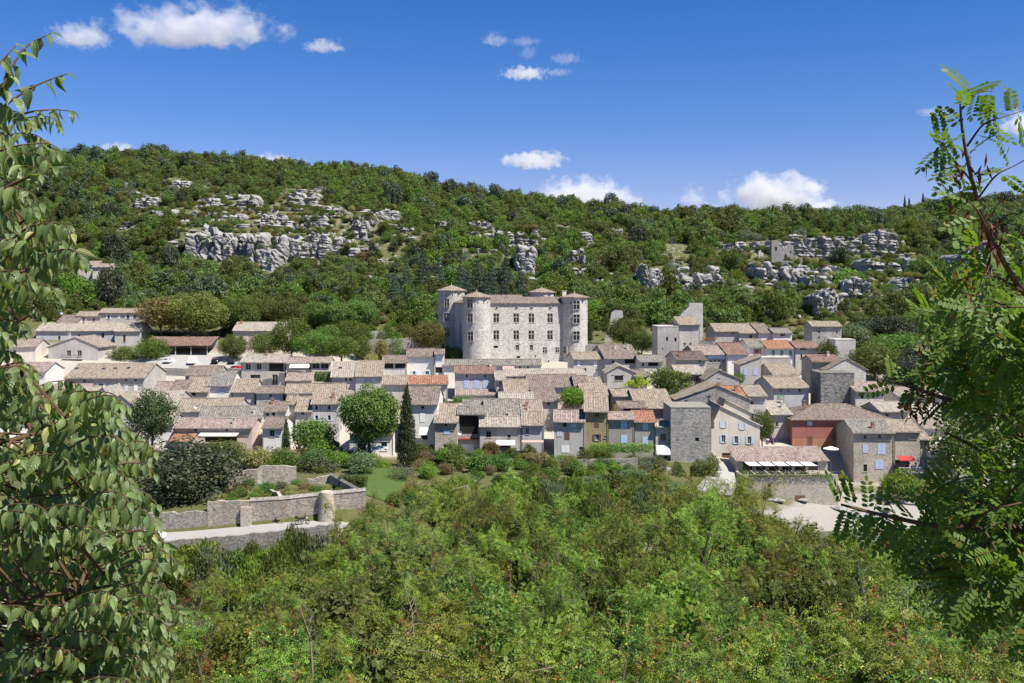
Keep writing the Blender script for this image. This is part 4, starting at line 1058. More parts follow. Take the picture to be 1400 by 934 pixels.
h("house with a red-brown roof and a bright white right wall", 993.3, 1023, 484, 469, 263, wall='white', roof='redbrown', base=515, win=[(1003,487,9,4,'cp'),(1016,487,6,4,'cp')])
h("dark umber-roofed house with a steep left gable", 924, 966, 491, 474, 258, wall='stone', roof='umber', base=520, dep=10, win=[(957,492.8,3,4,'o'),(937,503,4,6,'cw'),(945,503,4,6,'cw'),(957,502.5,4,3,'o')], ch=[(930,487,'b')])
# --- left centre roofs
h("roof farthest up the slope in the left cluster, below the parked cars", 254, 300, 512.5, 501, 247, wall='stone', roof='brown', win=[])
h("tall roof with a pale blue double door and dark right side", 285, 316, 527, 501.5, 236, wall='white', roof='grey', base=552, win=[(303,534,6,7,'cb')], dep=16)
h("beige roof over a dark wall with one black window", 252.5, 284.5, 535, 516, 233, wall='greige', roof='beige', base=552, win=[(265,538,5.5,5.5,'D')])
h("lower brown roof touching the black-windowed wall", 228, 252, 539, 520.5, 231, wall='blue', roof='brown', win=[(242,543,5,5,'o')])
h("pink speckled roof below the ruined wall", 208, 228, 535, 522.5, 232, wall='pinkish', roof='pink', win=[])
h("beige-roofed stone house right of the blue door", 318, 348, 535.5, 519, 231.5, wall='palestone', roof='beige', base=555, win=[])
h("low roof with a brick chimney under the tall grey house", 351, 387, 536.5, 529, 230.5, wall='blue', roof='brown', win=[(370,541,3,3.6,'o')])
h("wide beige roof with a television dish in the left cluster", 236, 292, 562, 545.5, 217, wall='white', roof='beige', win=[(240,576,3,4,'D')])
h("hipped-looking beige roof in the heart of the left cluster", 290, 326, 560, 545, 217.6, wall='blue', roof='beige', win=[(282,566,8,4,'w')])
h("corrugated grey-beige roof above the long pink-roofed house", 273, 357, 571, 556, 212, wall='cream', roof='grey', win=[], ch=[(349,566,'r')])
h("long house with a pink speckled roof and a white right gable", 238, 344.5, 584.5, 572.5, 206, wall='pinkish', roof='pink', base=622, win=[(267.5,588,3.4,3.6,'D'),(310,588,3,3.4,'D'),(302,600.5,44,9,'D')], ch=[(320,580,'r')])
h("small white house with pale blue shutters left of the thin cypress", 359, 387, 584.5, 570.5, 205.5, wall='white', roof='brown', base=612, win=[(372,592.5,6.5,9.5,'sp')])
h("brown roof with white dormer walls behind the small white house", 352, 391, 562, 550, 216, wall='white', roof='brown', win=[(366,567,4,4,'o'),(374,566,4,5,'o')], ch=[(374,553,'b')])
h("little orange roof against the left end of the long pink-roofed house", 234, 263, 602, 590.5, 203, 's', wall='greige', roof='orange', win=[])
h("cottage roof among the leaves left of the long pink-roofed house", 204, 238, 579, 566, 209, wall='white', roof='cream', win=[(226,584,3,4,'D')])
h("long roof of many-coloured tiles in the left centre", 391, 471, 536.5, 525, 230, wall='grey', roof='beige', win=[])
h("steep beige roof with a dark left side in the left centre", 404, 426, 562, 539, 214.5, wall='greige', roof='beige', base=582, dep=14, win=[(414,565,4,3.4,'o')])
h("pink-grey house with four pairs of lavender shutters", 426.3, 463, 551.5, 539, 215, wall='stone', roof='beige', base=585, win=[(433,557,4,6,'sl'),(450,557,4,6,'sl'),(433,571.5,4,7,'sl'),(450,571.5,4,7,'sl')], ch=[(457,545,'b')])
h("pale parapet house between the pink lean-to and the skylight house", 391, 404, 552, 541, 221, wall='white', roof='beige', win=[])
h("house of pale stone behind the umbrella pine", 463.5, 482, 548, 536, 226, wall='palestone', roof='beige', win=[])
h("white restaurant building in shade behind the umbrella pine", 478, 538, 592, 580, 206, wall='white', roof='pink', base=632, win=[(494,612,12,11,'o'),(525,610,8,12,'w')])
# ------------------------------------------------------------------ the castle: a square of four wings with a round tower at each corner
def build_castle():
    th = R(18); ct, sn = math.cos(th), math.sin(th)
    ox, oy, z0 = -9.97, 280.0, 19.0
    WD, DP, RT = 29.5, 28.0, 3.85
    root = empty("castle", (ox, oy, z0), th)
    tag(root, "big pale stone castle with round corner towers and cross-mullioned windows", "castle")
    def to_local(p):
        d = Vector((p.x-ox, p.y-oy, p.z-z0)); return Vector((d.x*ct+d.y*sn, -d.x*sn+d.y*ct, d.z))
    C0 = to_local(Vector((0, 0, CZ)))
    def ray(x, y):
        P = px(x, y, 280.0); d = to_local(P) - C0; return d
    def hit_plane(x, y, yl):
        d = ray(x, y); t = (yl - C0.y)/d.y; return C0 + d*t
    def hit_cyl(x, y, cx, cy, r):
        d = ray(x, y); a = d.x**2+d.y**2; e = C0 - Vector((cx, cy, 0)); b = 2*(e.x*d.x+e.y*d.y); c = e.x**2+e.y**2-r*r
        q = max(0.0, b*b-4*a*c); return C0 + d*((-b-math.sqrt(q))/(2*a))
    def zrow(row, yl, x=700):
        return hit_plane(x, row, yl).z
    wall = W['castle']
    # front wing with real openings
    fy = -0.4; zt = zrow(414.5, fy)
    mb = MB(); fn = lambda x, z, d: (x, fy+d, z)
    specs = []
    def win(x, y, w_, h_, st):
        p = hit_plane(x, y, fy); sc_ = F/284.0
        specs.append((p.x-w_/sc_/2, p.x+w_/sc_/2, p.z-h_/sc_/2, p.z+h_/sc_/2, st))
    for x in (678.5, 705.8, 726.5, 752):
        for y in (434.9, 458.2): win(x, y, 7.8, 12.6, 'm')
    for x in (707.5, 726.6): win(x, 475.3, 4.6, 7.6, 'w')
    win(678, 474.3, 6.2, 3.0, 'D'); win(745, 479, 6, 8, 'm'); win(709, 488.4, 5, 3, 'D'); win(762, 478.5, 5.5, 7.5, 'm'); win(732, 487, 2, 2.5, 'D'); win(750, 494, 2, 2.5, 'D')
    facade(mb, 0.0, WD, 0, zt, [s[:4] for s in specs], fn, rec=0.35)
    mb.poly([(WD, fy, 0), (WD, 9, 0), (WD, 9, zt), (WD, fy, zt)]); mb.poly([(0, 9, 0), (0, fy, 0), (0, fy, zt), (0, 9, zt)]); mb.poly([(WD, 9, 0), (0, 9, 0), (0, 9, zt), (WD, 9, zt)])
    mb.build("front_wing", wall, root)
    for s in specs: add_window(root, *s, fn, rec=0.35)
    for x in (707.5, 726.6):      # relieving arch over the two small arched windows
        p = hit_plane(x, 471, fy); a = MB()
        a.tube([(p.x+0.62*math.cos(t), fy-.02, p.z+0.62*math.sin(t)) for t in np.linspace(0, math.pi, 9)], .11, 6); a.build("window_arch", M['sill'], root)
    for x in (678.8, 705.8, 726.5, 752.3):     # round attic windows
        p = hit_plane(x, 421, fy); a = MB(); n = 16
        pts = [(p.x+0.46*math.cos(t), fy-.03, p.z+0.46*math.sin(t)) for t in np.linspace(0, 2*math.pi, n, endpoint=False)]
        a.poly(pts[::-1]); oc = a.build("round_window", M['glass'], root)
        a = MB(); a.tube(pts+[pts[0]], .12, 6, cap=False); a.build("surround", M['sill'], oc)
    def wing_roof(x0, x1, y0, y1, ze, ax, seed):
        m2 = MB(); s = .36; o = .5
        if ax == 'x':
            w_ = y1-y0; roof_slab(m2, [(y0-o, ze-o*s+.2), ((y0+y1)/2, ze+w_/2*s+.2), (y1+o, ze-o*s+.2)], x0, x1, 'x', seed=seed)
        else:
            w_ = x1-x0; roof_slab(m2, [(x0-o, ze-o*s+.2), ((x0+x1)/2, ze+w_/2*s+.2), (x1+o, ze-o*s+.2)], y0, y1, 'y', seed=seed)
        m2.build("wing_roof", RF['brown'], root)
    wing_roof(1.5, WD-1.5, fy, 8.6, zt, 'x', 1)
    cm = MB(); cm.box(RT-.2, WD-RT+.2, fy-.22, fy-.004, zt-.28, zt-.05); cm.build("cornice", M['sill'], root)
    for (x0, x1, y0, y1, ax, dz) in ((0.0, 8.4, 9.02, DP, 'y', .4), (WD-8.4, WD, 9.02, DP, 'y', .4), (8.42, WD-8.42, DP-8.4, DP, 'x', 1.0)):
        m2 = MB(); m2.box(x0, x1, y0, y1, 0, zt+dz-.4); m2.build("wing", wall, root); wing_roof(x0, x1, y0-.2, y1, zt+dz-.4, ax, int(x0*3))
    m2 = MB(); m2.box(-0.55, -0.003, 12, 13.2, 6, zt-4); m2.box(-.4, -.003, 17, 17.9, 4, zt-6); m2.build("buttress", wall, root)
    # towers
    towers = [(0, 0, RT, 405.6, 398.4, 651, [(643, 415, 7.2, 12), (643, 435, 7.2, 12.4), (643.5, 460, 7.2, 12.4)], 8),
              (WD, 0, RT, 406, 400.8, 785, [(788, 417, 7.8, 11.6), (788, 436, 7.8, 11.8), (788, 459, 7.8, 11.8), (773, 478.5, 5, 8)], 8),
              (0, DP, RT+.25, 396.7, 389.6, 617, [(611, 414, 6.4, 10.6), (610.5, 433.5, 6.8, 11), (611, 454.5, 6.8, 12)], 8),
              (WD, DP, RT, 399.0, 393.2, 742, [], 8)]
    for k, (cx, cy, r, re_, ra, cpx, wins, ns) in enumerate(towers):
        ze = zrow(re_, cy-r if cy == 0 else cy-r, cpx); za = zrow(ra, cy, cpx)
        m2 = MB(); m2.lathe([(r*1.05, 0), (r*1.0, 7), (r, ze-.4), (r+.12, ze-.38), (r+.12, ze)], 40, (cx, cy, 0))
        tw = m2.build("tower", wall, root, smooth=False)
        m2 = MB(); e = r+.75; n0 = []
        off = math.pi/8
        ring = [(cx+e*math.cos(off+2*math.pi*i/ns), cy+e*math.sin(off+2*math.pi*i/ns), ze-.08) for i in range(ns)]
        low = [(p[0], p[1], p[2]-.18) for p in ring]
        for i in range(ns):
            a, b = ring[i], ring[(i+1) % ns]; L = math.dist(a, b)
            m2.poly([a, b, (cx, cy, za)], 0, [(0, 0), (L, 0), (L/2, e*1.05)])
            m2.poly([low[i], low[(i+1) % ns], b, a], 0, [(0, 0), (L, 0), (L, .1), (0, .1)])
        m2.poly(low[::-1])
        rf = m2.build("tower_roof", RF['beige'], root)
        m2 = MB(); m2.lathe([(.12, za-.1), (.13, za+.2), (.05, za+.28), (.035, za+.7), (.01, za+.9)], 8, (cx, cy, 0)); m2.build("finial", M['sill'], rf)
        for (x, y, w_, h_) in wins:
            p = hit_cyl(x, y, cx, cy, r); n = Vector((p.x-cx, p.y-cy, 0)).normalized(); t = Vector((-n.y, n.x, 0))
            Yw = 280+ (p.y*ct + p.x*sn); sc_ = F/Yw; ww, wh = w_/sc_/max(.6, -(n.x*sn*-1 + n.y*ct)*-1 if False else .92), h_/sc_
            c = Vector((cx, cy, p.z)) + n*(r-0.10)
            f2 = lambda X, Z, d, c=c, n=n, t=t: tuple(c + t*X + Vector((0, 0, Z)) - n*(d-0.32))
            a, b, c0, d0 = -ww/2, ww/2, -wh/2, wh/2
            m3 = MB(); bx = lambda x0, x1, z0_, z1_, y0, y1: m3.box(x0, x1, y0, y1, z0_, z1_, 0, lambda X, Yy, Z: f2(X, Z, Yy))
            fw = .13
            bx(a-fw, a, c0-fw, d0+fw, .03, .35); bx(b, b+fw, c0-fw, d0+fw, .03, .35); bx(a, b, d0, d0+fw, .03, .35); bx(a-.12, b+.12, c0-fw-.02, c0-.002, -.06, .35)
            bx(-.07, .07, c0, d0, .06, .3); kz = c0+wh*.6; bx(a, -.07, kz-.07, kz+.07, .065, .3); bx(.07, b, kz-.07, kz+.07, .065, .3)
            wo_ = m3.build("tower_window", M['sill'], tw)
        # one dark pane mesh per window, sunk behind the mullions
            m3 = MB(); bx(a+.002, b-.002, c0+.002, d0-.002, .16, .34)
            m3.build("pane", M['glass'], tw)
        for ang in (-2.2, -1.75, -1.3, -.9):     # small slits under the eaves
            c = Vector((cx, cy, ze-1.6)); n = Vector((math.cos(ang), math.sin(ang), 0)); t = Vector((-n.y, n.x, 0)); c = c+n*(r+.01)
            m3 = MB(); m3.box(-.13, .13, -.012, .2, -.35, .3, 0, lambda X, Yy, Z: tuple(c + t*X + Vector((0, 0, Z)) - n*Yy)); m3.build("slit", M['dark'], tw)
    # chimney beside the right tower
    p = hit_plane(771, 402, 3.0); m2 = MB(); m2.box(p.x-.6, p.x+.6, 2.6, 3.4, zt, p.z+.8); m2.box(p.x-.7, p.x+.7, 2.5, 3.5, p.z+.802, p.z+.95); m2.build("chimney", M['render'], root)
build_castle()

# ------------------------------------------------------------------ manor with its keep, ruins and hill houses
h("old manor block with two small windows and a dark left side", 899, 928, 447, 447, 272, 't', wall='stone', base=495, dep=11, cat='house', name='manor_house', win=[(912,463.5,2.6,5.6,'D'),(923.5,464.5,3,5.4,'D'),(906,477,1.6,2,'D')], yaw=0)
h("keep of the old manor with a low tiled roof before a tall back wall", 928.2, 957, 443.5, 433.5, 274, 's', wall='stone', roof='beige', base=495, cat='house', name='manor_keep', win=[(936,470.5,3,3,'o'),(944,470.5,3,3,'o')])
def ruin_wall(label, pts, Y, th, cat='wall', name='ruined_wall', mat='stone', openings=()):
    """a broken wall: outline of (column, row) on its face, given its thickness"""
    a = [px(x, y, Y) for x, y in pts]
    mb = MB(); f = [(p.x, p.y, p.z) for p in a]; b = [(p.x, p.y+th, p.z) for p in a]
    mb.poly(f); mb.poly(b[::-1])
    for i in range(len(f)): j = (i+1) % len(f); mb.poly([f[j], f[i], b[i], b[j]])
    root = empty(name, a[0]); o = mb.build("masonry", W[mat], root); o.location = -a[0]
    for (x, y, w_, h_) in openings:
        p = px(x, y, Y-.01); m2 = MB(); m2.box(p.x-w_/2, p.x+w_/2, p.y-.004, p.y+.3, p.z-h_/2, p.z+h_/2); q = m2.build("opening", M['dark'], root); q.location = -a[0]
    tag(root, label, cat); return root
ruin_wall("tall bare back wall of the manor with a sunlit right edge", [(924,474),(924,446),(931,432),(942,419),(943,414.3),(961,414.3),(961,474)], 281.5, 2.6, mat='palestone')
ruin_wall("ruined castle wall with a notched top standing on the cliff at the right", [(1055,359),(1055,329),(1064,328),(1065,334),(1069,339),(1076,340),(1080,336),(1085,335),(1085,359)], 424, 3.0, mat='darkstone', openings=[(1061,340,.9,1.6),(1074,350,1.0,1.4),(1081,345,.6,1.0)])
ruin_wall("slim broken stub of wall left of the notched ruin", [(1037,357),(1037,345),(1040,342),(1041,345),(1044,346),(1044,357)], 424, 1.6, mat='palestone')
ruin_wall("slender ruined wall end rising beside the castle garden", [(826,468),(830,452),(834,441),(836,428),(842,424),(851,425),(852,434),(846,436),(841,446),(838,456),(836,468)], 300, 1.4, mat='palestone')
h("little grey stone house alone among the trees high on the right hillside", 915, 933, 334, 322.5, 452, 'f', wall='stone', roof='grey', extra=924, base=345, dep=12, win=[], ov=.3)
h("cottage with pinkish roofs high in the trees at the far left", 96, 133, 362, 355, 372, wall='cream', roof='pink', base=372, win=[], dep=8)
h("second hillside cottage, lower and right of the pinkish-roofed one", 127, 152, 365, 359.5, 368, wall='cream', roof='pink', base=376, win=[], dep=7)

# ------------------------------------------------------------------ free-standing walls
def wall_run(label, pts, th=0.6, mat='drystone', base_drop=3.0, name='stone_wall', seed=0, cap=False, cat='wall'):
    """pts: (column, top row, distance) along the wall; the foot follows the ground"""
    r = np.random.default_rng(seed)
    P = [px(*p) for p in pts]; Q = []
    for a, b in zip(P[:-1], P[1:]):
        n = max(1, int((b-a).length/0.8))
        Q += [a.lerp(b, i/n) for i in range(n)]
    Q.append(P[-1])
    mb = MB()
    rows = []
    for i, p in enumerate(Q):
        d = (Q[min(i+1, len(Q)-1)] - Q[max(i-1, 0)]); d.z = 0; d.normalize(); nrm = Vector((d.y, -d.x, 0))
        if nrm.y > 0: nrm = -nrm
        z = p.z + (0 if cap else r.normal(0, .07)); zb = float(min(gz(p.x, p.y-1.2), gz(p.x, p.y), gz(p.x+nrm.x, p.y+nrm.y))) - 1.0
        zb = min(zb, z-1)
        f = p + nrm*th/2; b = p - nrm*th/2
        rows.append([(f.x, f.y, zb), (f.x, f.y, z), (b.x, b.y, z+r.normal(0, .02)), (b.x, b.y, zb)])
    for a, b in zip(rows[:-1], rows[1:]):
        for k in range(3): mb.poly([a[k], b[k], b[k+1], a[k+1]])
    mb.poly([rows[0][k] for k in (3, 2, 1, 0)][::-1]); mb.poly([rows[-1][k] for k in (3, 2, 1, 0)])
    if not cap:
        return tag(mb.build(name, W[mat]), label, cat)
    root = empty(name, Q[0]); o = mb.build("masonry", W[mat], root); o.location = -Q[0]
    m2 = MB(); m2.tube([p+Vector((0, 0, .06)) for p in Q], th*.62, 4); c = m2.build("coping", W['drystone'], root); c.location = -Q[0]
    return tag(root, label, cat)
wall_run("shaded stone wall along the road under the dark holm oak", [(150,702,147.05),(205,701,147.05),(284,699,147.1)], .7, 'drystone', seed=1)
wall_run("pale rubble wall along the road left of the thin pier", [(284.5,686,147.05),(342,684,147.1)], .7, 'terrace', seed=2)
wall_run("long sunlit garden wall behind the parked motorcycle", [(342.5,685,147.1),(384,683,147.1),(430,678,147.2),(500,671,147.6)], .7, 'terrace', seed=3, cap=True)
mb = MB(); p = px(445.5, 674, 146.2); zg = float(gz(p.x, 146)); mb.lathe([(1.35, zg-1), (1.2, zg+1.5), (1.0, p.z+.0), (.9, p.z+.12)], 20, (p.x, p.y+.6, 0)); tag(mb.build("stone_buttress", W['warmstone']), "rounded stone buttress standing against the sunlit garden wall", "buttress")
mb = MB(); p = px(337, 688, 146.7); zg = float(gz(p.x, 146)); mb.box(p.x-.75, p.x+.75, p.y-.5, p.y-.06, zg-1, p.z-.5); tag(mb.build("stone_pier", W['warmstone']), "square stone pier projecting from the road wall, with a plant on top", "pier")
wall_run("low parapet wall along the river side of the road", [(150,742,138.3),(210,741,138.3),(330,731,138.2),(462,716,138.4)], .55, 'drystone', seed=4)
wall_run("grey rubble wall at the top of the kitchen garden", [(312,646,166),(352,641,166.5),(358,636,167),(405,637,168)], .7, 'terrace', seed=5)
wall_run("short stone wall at the back of the walled terrace", [(420,655,163),(452,650,164)], .6, 'terrace', seed=6)
wall_run("sloping wall with a pale coping closing the walled terrace on its right", [(452.5,649,163.5),(472,660,157),(492,671,147.8)], .5, 'terrace', seed=7, cap=True)
wall_run("curved low wall between the two terraced gardens", [(370,668,156),(380,673,153),(386,682,149.2)], .5, 'warmstone', seed=8)
wall_run("low garden wall in front of the tan and grey-blue houses", [(757,628,198),(800,628,198.5),(848,627,199),(872,626,199)], .55, 'drystone', seed=9)
wall_run("low pale wall at the foot of the white gable house", [(711,628,199),(742,628,199)], .5, 'palestone', seed=10)
wall_run("terrace wall below the cream-awning house", [(876,638,198),(917,640,198)], .6, 'concrete', seed=11)
wall_run("rounded rubble wall below the ivy at the foot of the square tower", [(918,654,196),(930,660,194),(952,662,193.5),(972,658,195)], .7, 'drystone', seed=12)
wall_run("stone wall of ruined plots below the parked cars", [(205,505,268),(250,505,267),(300,503,266),(330,504,265)], .8, 'darkstone', seed=13)
wall_run("upper of the two terrace walls left of the castle", [(485,455,300),(520,452,300),(546,460,301)], .8, 'stone', seed=14)
wall_run("lower wide terrace wall left of the castle", [(484,466,288),(520,464,287),(560,462,286),(612,466,285)], .8, 'warmstone', seed=15)
wall_run("terrace wall at the edge of the castle garden", [(800,471,287),(830,470,287),(866,471,288)], .7, 'darkstone', seed=16)
wall_run("small roof-terrace wall with red flowers below the manor", [(956,466,276),(981,466,276)], .5, 'stone', seed=17)
wall_run("river wall running right from the arched-window house", [(1301,640,206),(1330,642,207),(1420,644,208)], .8, 'stone', seed=18)
wall_run("dusty wall of the parking ground in front of the open shed", [(218,490,287),(262,490,287),(330,491,286)], .5, 'palestone', seed=19)
wall_run("grey rendered yard wall behind the hackberry leaves", [(50,555,213),(72,554,213),(112,549,213.5)], .4, 'concrete', seed=20)
wall_run("long garden wall below the pair of white-gabled houses on the far left", [(60,600,204),(130,602,204),(200,606,203)], .5, 'drystone', seed=21)
wall_run("stone bank carrying the path beside the ramp", [(955,680,190),(985,676,190),(1003,682,190)], .7, 'palestone', seed=22)
wall_run("broken rubble wall in the lower garden right of the lawn", [(618,668,164),(640,664,165)], .7, 'drystone', seed=23)

# ------------------------------------------------------------------ restaurant terrace on the river
def build_restaurant():
    Y = 192.0; F_ = F/Y
    a = px(1016, 652, Y); b = px(1146, 652, Y); zb = float(gz(a.x, Y)) - 1.5
    root = empty("restaurant", (a.x, Y, zb)); loc = lambda p: Vector((p.x-a.x, p.y-Y, p.z-zb))
    tag(root, "riverside restaurant terrace with white slatted awnings on a high stone wall", "restaurant")
    wd = b.x-a.x; H = a.z-zb; fn = lambda x, z, d: (x, d, z)
    mb = MB()
    dr = (loc(px(1053, 684, Y)), loc(px(1094, 684, Y)), loc(px(1101.5, 684, Y)))
    holes = [(dr[0].x-.45, dr[0].x+.45, dr[0].z-1.2, dr[0].z+1.1, 'dn'), (dr[1].x-.9, dr[1].x+.9, dr[1].z-1.0, dr[1].z+.9, 'cn'), (loc(px(1052, 664, Y)).x-.3, loc(px(1052, 664, Y)).x+.3, loc(px(1052, 664, Y)).z-.4, loc(px(1052, 664, Y)).z+.4, 'o')]
    facade(mb, 0, wd, 0, H, [x[:4] for x in holes if x[4][0] != 'c'], fn)
    D = 15
    mb.poly([(0, D, 0), (0, 0, 0), (0, 0, H), (0, D, H)]); mb.poly([(wd, 0, 0), (wd, D, 0), (wd, D, H), (wd, 0, H)]); mb.poly([(0, 0.001, H), (wd, 0.001, H), (wd, D, H), (0, D, H)])
    mb.box(0, wd, 0.0, .35, H+.003, H+.45)
    mb.build("terrace_wall", W['warmstone'], root)
    for x in holes: add_window(root, *x, fn)
    # dining room at the back of the terrace
    ze = loc(px(1080, 629, Y+6.5)).z; y0 = 6.5
    mb = MB(); holes2 = [(1.5+i*2.6, 3.4+i*2.6, H+.1, H+2.2) for i in range(6)]
    facade(mb, 0.2, wd, H, ze, holes2, lambda x, z, d: (x, y0+d, z)); mb.poly([(0.2, 13.5, H), (.2, y0, H), (.2, y0, ze), (.2, 13.5, ze)]); mb.poly([(wd, y0, H), (wd, 13.5, H), (wd, 13.5, ze), (wd, y0, ze)])
    mb.build("dining_room_wall", W['greige'], root)
    for h_ in holes2: add_window(root, *h_, 'o', lambda x, z, d: (x, y0+d, z))
    mb = MB(); roof_slab(mb, [(y0-.7, ze-.05), (y0+7.2, ze+1.75)], -.1, wd+.3, 'x', seed=9); mb.build("roof", RF['pink'], root)
    # pergola frame and five canvas slats
    pz = loc(px(1080, 637, Y+1.2)).z; pz2 = ze-.25
    for i in range(5):
        x0 = 1.6+i*2.72; x1 = x0+2.3
        mb = MB(); n = 8
        for j in range(n):
            t0, t1 = j/n, (j+1)/n; yy = lambda t: 1.2+(y0-1.3)*t; zz = lambda t: pz+(pz2-pz)*t-.10*math.sin(math.pi*t)
            for o in (0, .03): mb.poly([(x0, yy(t0), zz(t0)+o), (x1, yy(t0), zz(t0)+o), (x1, yy(t1), zz(t1)+o), (x0, yy(t1), zz(t1)+o)])
        mb.build("awning", M['canvas'], root)
    mb = MB()
    for i in range(6): x = 1.45+i*2.72; mb.tube([(x, 1.2, H), (x, 1.2, pz-.03)], .05, 6)
    mb.tube([(1.3, 1.15, pz-.06), (15.2, 1.15, pz-.06)], .05, 6)
    mb.build("pergola_frame", M['blackmetal'], root)
    mb = MB()
    for i in range(40): x = wd*(i+.5)/40; mb.tube([(x, .18, H+.45), (x, .18, H+.95)], .012, 4)
    mb.tube([(0, .18, H+.97), (wd, .18, H+.97)], .025, 5); mb.build("railing", M['blackmetal'], root)
    # wall lantern
    # tables with chairs, each a thing of its own on the terrace
    k = 0
    base = empty("terrace_table", (0, 0, 0)); tag(base, "small round table under the restaurant awnings", "table", "restaurant terrace tables")
    m2 = MB(); m2.lathe([(.35, 0), (.03, .04), (.03, .7), (.42, .71), (.42, .75)], 14); m2.build("table_top", M['wood'], base)
    chair = empty("terrace_chair", (0, 0, 0)); tag(chair, "slim pale chair at a table on the restaurant terrace", "chair", "restaurant terrace chairs")
    m2 = MB(); m2.box(-.21, .21, -.21, .21, .42, .46); m2.build("seat", M['whiteplastic'], chair)
    m2 = MB(); m2.box(-.21, .21, .18, .21, .46, .88); m2.build("backrest", M['whiteplastic'], chair)
    for sx in (-.18, .18):
        for sy in (-.18, .18): m2 = MB(); m2.tube([(sx, sy, 0), (sx, sy, .42)], .02, 5); m2.build("leg", M['metal'], chair)
    first = True; fc = True
    for i in range(7):
        x, y = a.x+2.0+i*2.0, Y+1.6+(i % 2)*.9
        t = base if first else dup(base, (x, y, zb+H+.003)); t.location = (x, y, zb+H+.003); first = False
        for dx, rz in ((-.62, R(90)), (.62, R(-90))):
            c = chair if fc else dup(chair, (0, 0, 0)); c.location = (x+dx, y, zb+H+.003); c.rotation_euler = (0, 0, rz); fc = False
build_restaurant()

# ------------------------------------------------------------------ open shed, canopies, balconies, awnings
def build_shed():
    Y = 288.0; a = px(196, 472, Y); b = px(287, 472, Y); gz_ = float(gz((a.x+b.x)/2, Y))
    root = empty("market_shed", (a.x, Y, gz_)); tag(root, "long open shed with a red-brown tile roof beside the parked cars", "shed")
    wd = b.x-a.x; H = a.z-gz_
    mb = MB(); D = 8; mb.box(0, wd, D-.3, D, -1, H+1.2); mb.build("back_wall", W['greige'], root)
    mb = MB(); roof_slab(mb, [(-.5, H), (D+.3, H+2.2)], -.3, wd+.3, 'x', seed=4); mb.build("roof", RF['redbrown'], root)
    for x in (205, 222, 239.5, 260.8, 283):
        X = px(x, 472, Y).x-a.x; m2 = MB(); m2.tube([(X, .15, -1), (X, .15, H-.02)], .14, 8); m2.build("post", M['sill'], root)
build_shed()
def canopy(label, x0, x1, y0, y1, Y, out, mat, name='awning', drop=None):
    """a sloping cloth or panel fixed to a wall: rows y0 (wall) to y1 (front edge)"""
    a, b = px(x0, y0, Y), px(x1, y0, Y); zf = CZ-(y1-400)*(Y-out)/F
    root = empty(name, (a.x, Y, a.z)); mb = MB(); wd = b.x-a.x; n = 8; dz = zf-a.z
    for j in range(n):
        t0, t1 = j/n, (j+1)/n; s = lambda t: dz*t-.05*math.sin(math.pi*t)
        for o in (0, .035): mb.poly([(0, -out*t0, s(t0)+o), (0, -out*t1, s(t1)+o), (wd, -out*t1, s(t1)+o), (wd, -out*t0, s(t0)+o)])
    mb.box(0, wd, -out-.03, -out, dz-.18, dz+.036)
    mb.build("canvas", mat, root)
    m2 = MB()
    for x in (.05, wd-.05): m2.tube([(x, 0, -.5), (x, -out, dz-.05)], .02, 5)
    m2.build("bracket", M['metal'], root)
    tag(root, label, "awning"); return root
canopy("white awning on the tall white house beside the cypress", 574, 585.5, 585, 594, 206.2, 1.3, M['canvas'])
canopy("white awning on the narrow cream house beside the square tower", 897, 915, 609, 621, 203.8, 1.6, M['canvas'])
canopy("white awning over the window of the small house beside the tall grey one", 397, 424, 498, 502.5, 255.4, 1.6, M['canvas'])
canopy("pinkish awning on the long low house below the castle", 687, 703, 501, 505, 261.3, 1.5, M['pinkcanvas'])
canopy("red awning on the stone house above the pebble bank", 1226, 1247, 623.5, 629.5, 204.8, 1.6, M['redcanvas'])
canopy("pale lean-to canopy on the house with the wooden balcony", 678, 704, 602, 608, 203.3, 1.6, M['canvas'])
canopy("faded pink canopy across the blue-grey house with the white gable", 713.5, 743, 602, 605, 203.2, 1.0, M['pinkcanvas'])
canopy("broad grey canopy under the eaves of the long pink-roofed house", 274, 327, 592, 596, 205.2, 2.2, M['render'])
def balcony(label, x0, x1, yf, Y, out, mat, rail='blackmetal', hgt=1.0):
    a, b = px(x0, yf, Y), px(x1, yf, Y); wd = b.x-a.x
    root = empty("balcony", (a.x, Y, a.z)); mb = MB(); mb.box(0, wd, -out, -.004, -.16, 0); mb.build("slab", M[mat], root)
    mb = MB(); n = max(4, int(wd/.16))
    for i in range(n+1): x = wd*i/n; mb.tube([(x, -out+.05, .003), (x, -out+.05, hgt)], .014, 4)
    mb.tube([(0, -out+.05, hgt), (wd, -out+.05, hgt)], .03, 5)
    mb.build("railing", M[rail], root); tag(root, label, "balcony"); return root
balcony("balcony on the detached grey gable house at the left", 86, 114, 490, 281.9, 1.1, 'sill')
balcony("red balcony across the dark recessed house", 627, 655.5, 599, 206.9, 1.0, 'redcanvas')
balcony("wooden balcony on the house with the cream roof", 663, 681, 605, 203.9, 1.3, 'wood', 'wood')
balcony("white-railed terrace balcony of the house with the red awning", 1224, 1258, 644, 205.3, 1.8, 'sill', 'whiteplastic')
balcony("balcony slab across the tall grey three-storey house", 365, 390, 508.5, 256.3, 1.0, 'sill')

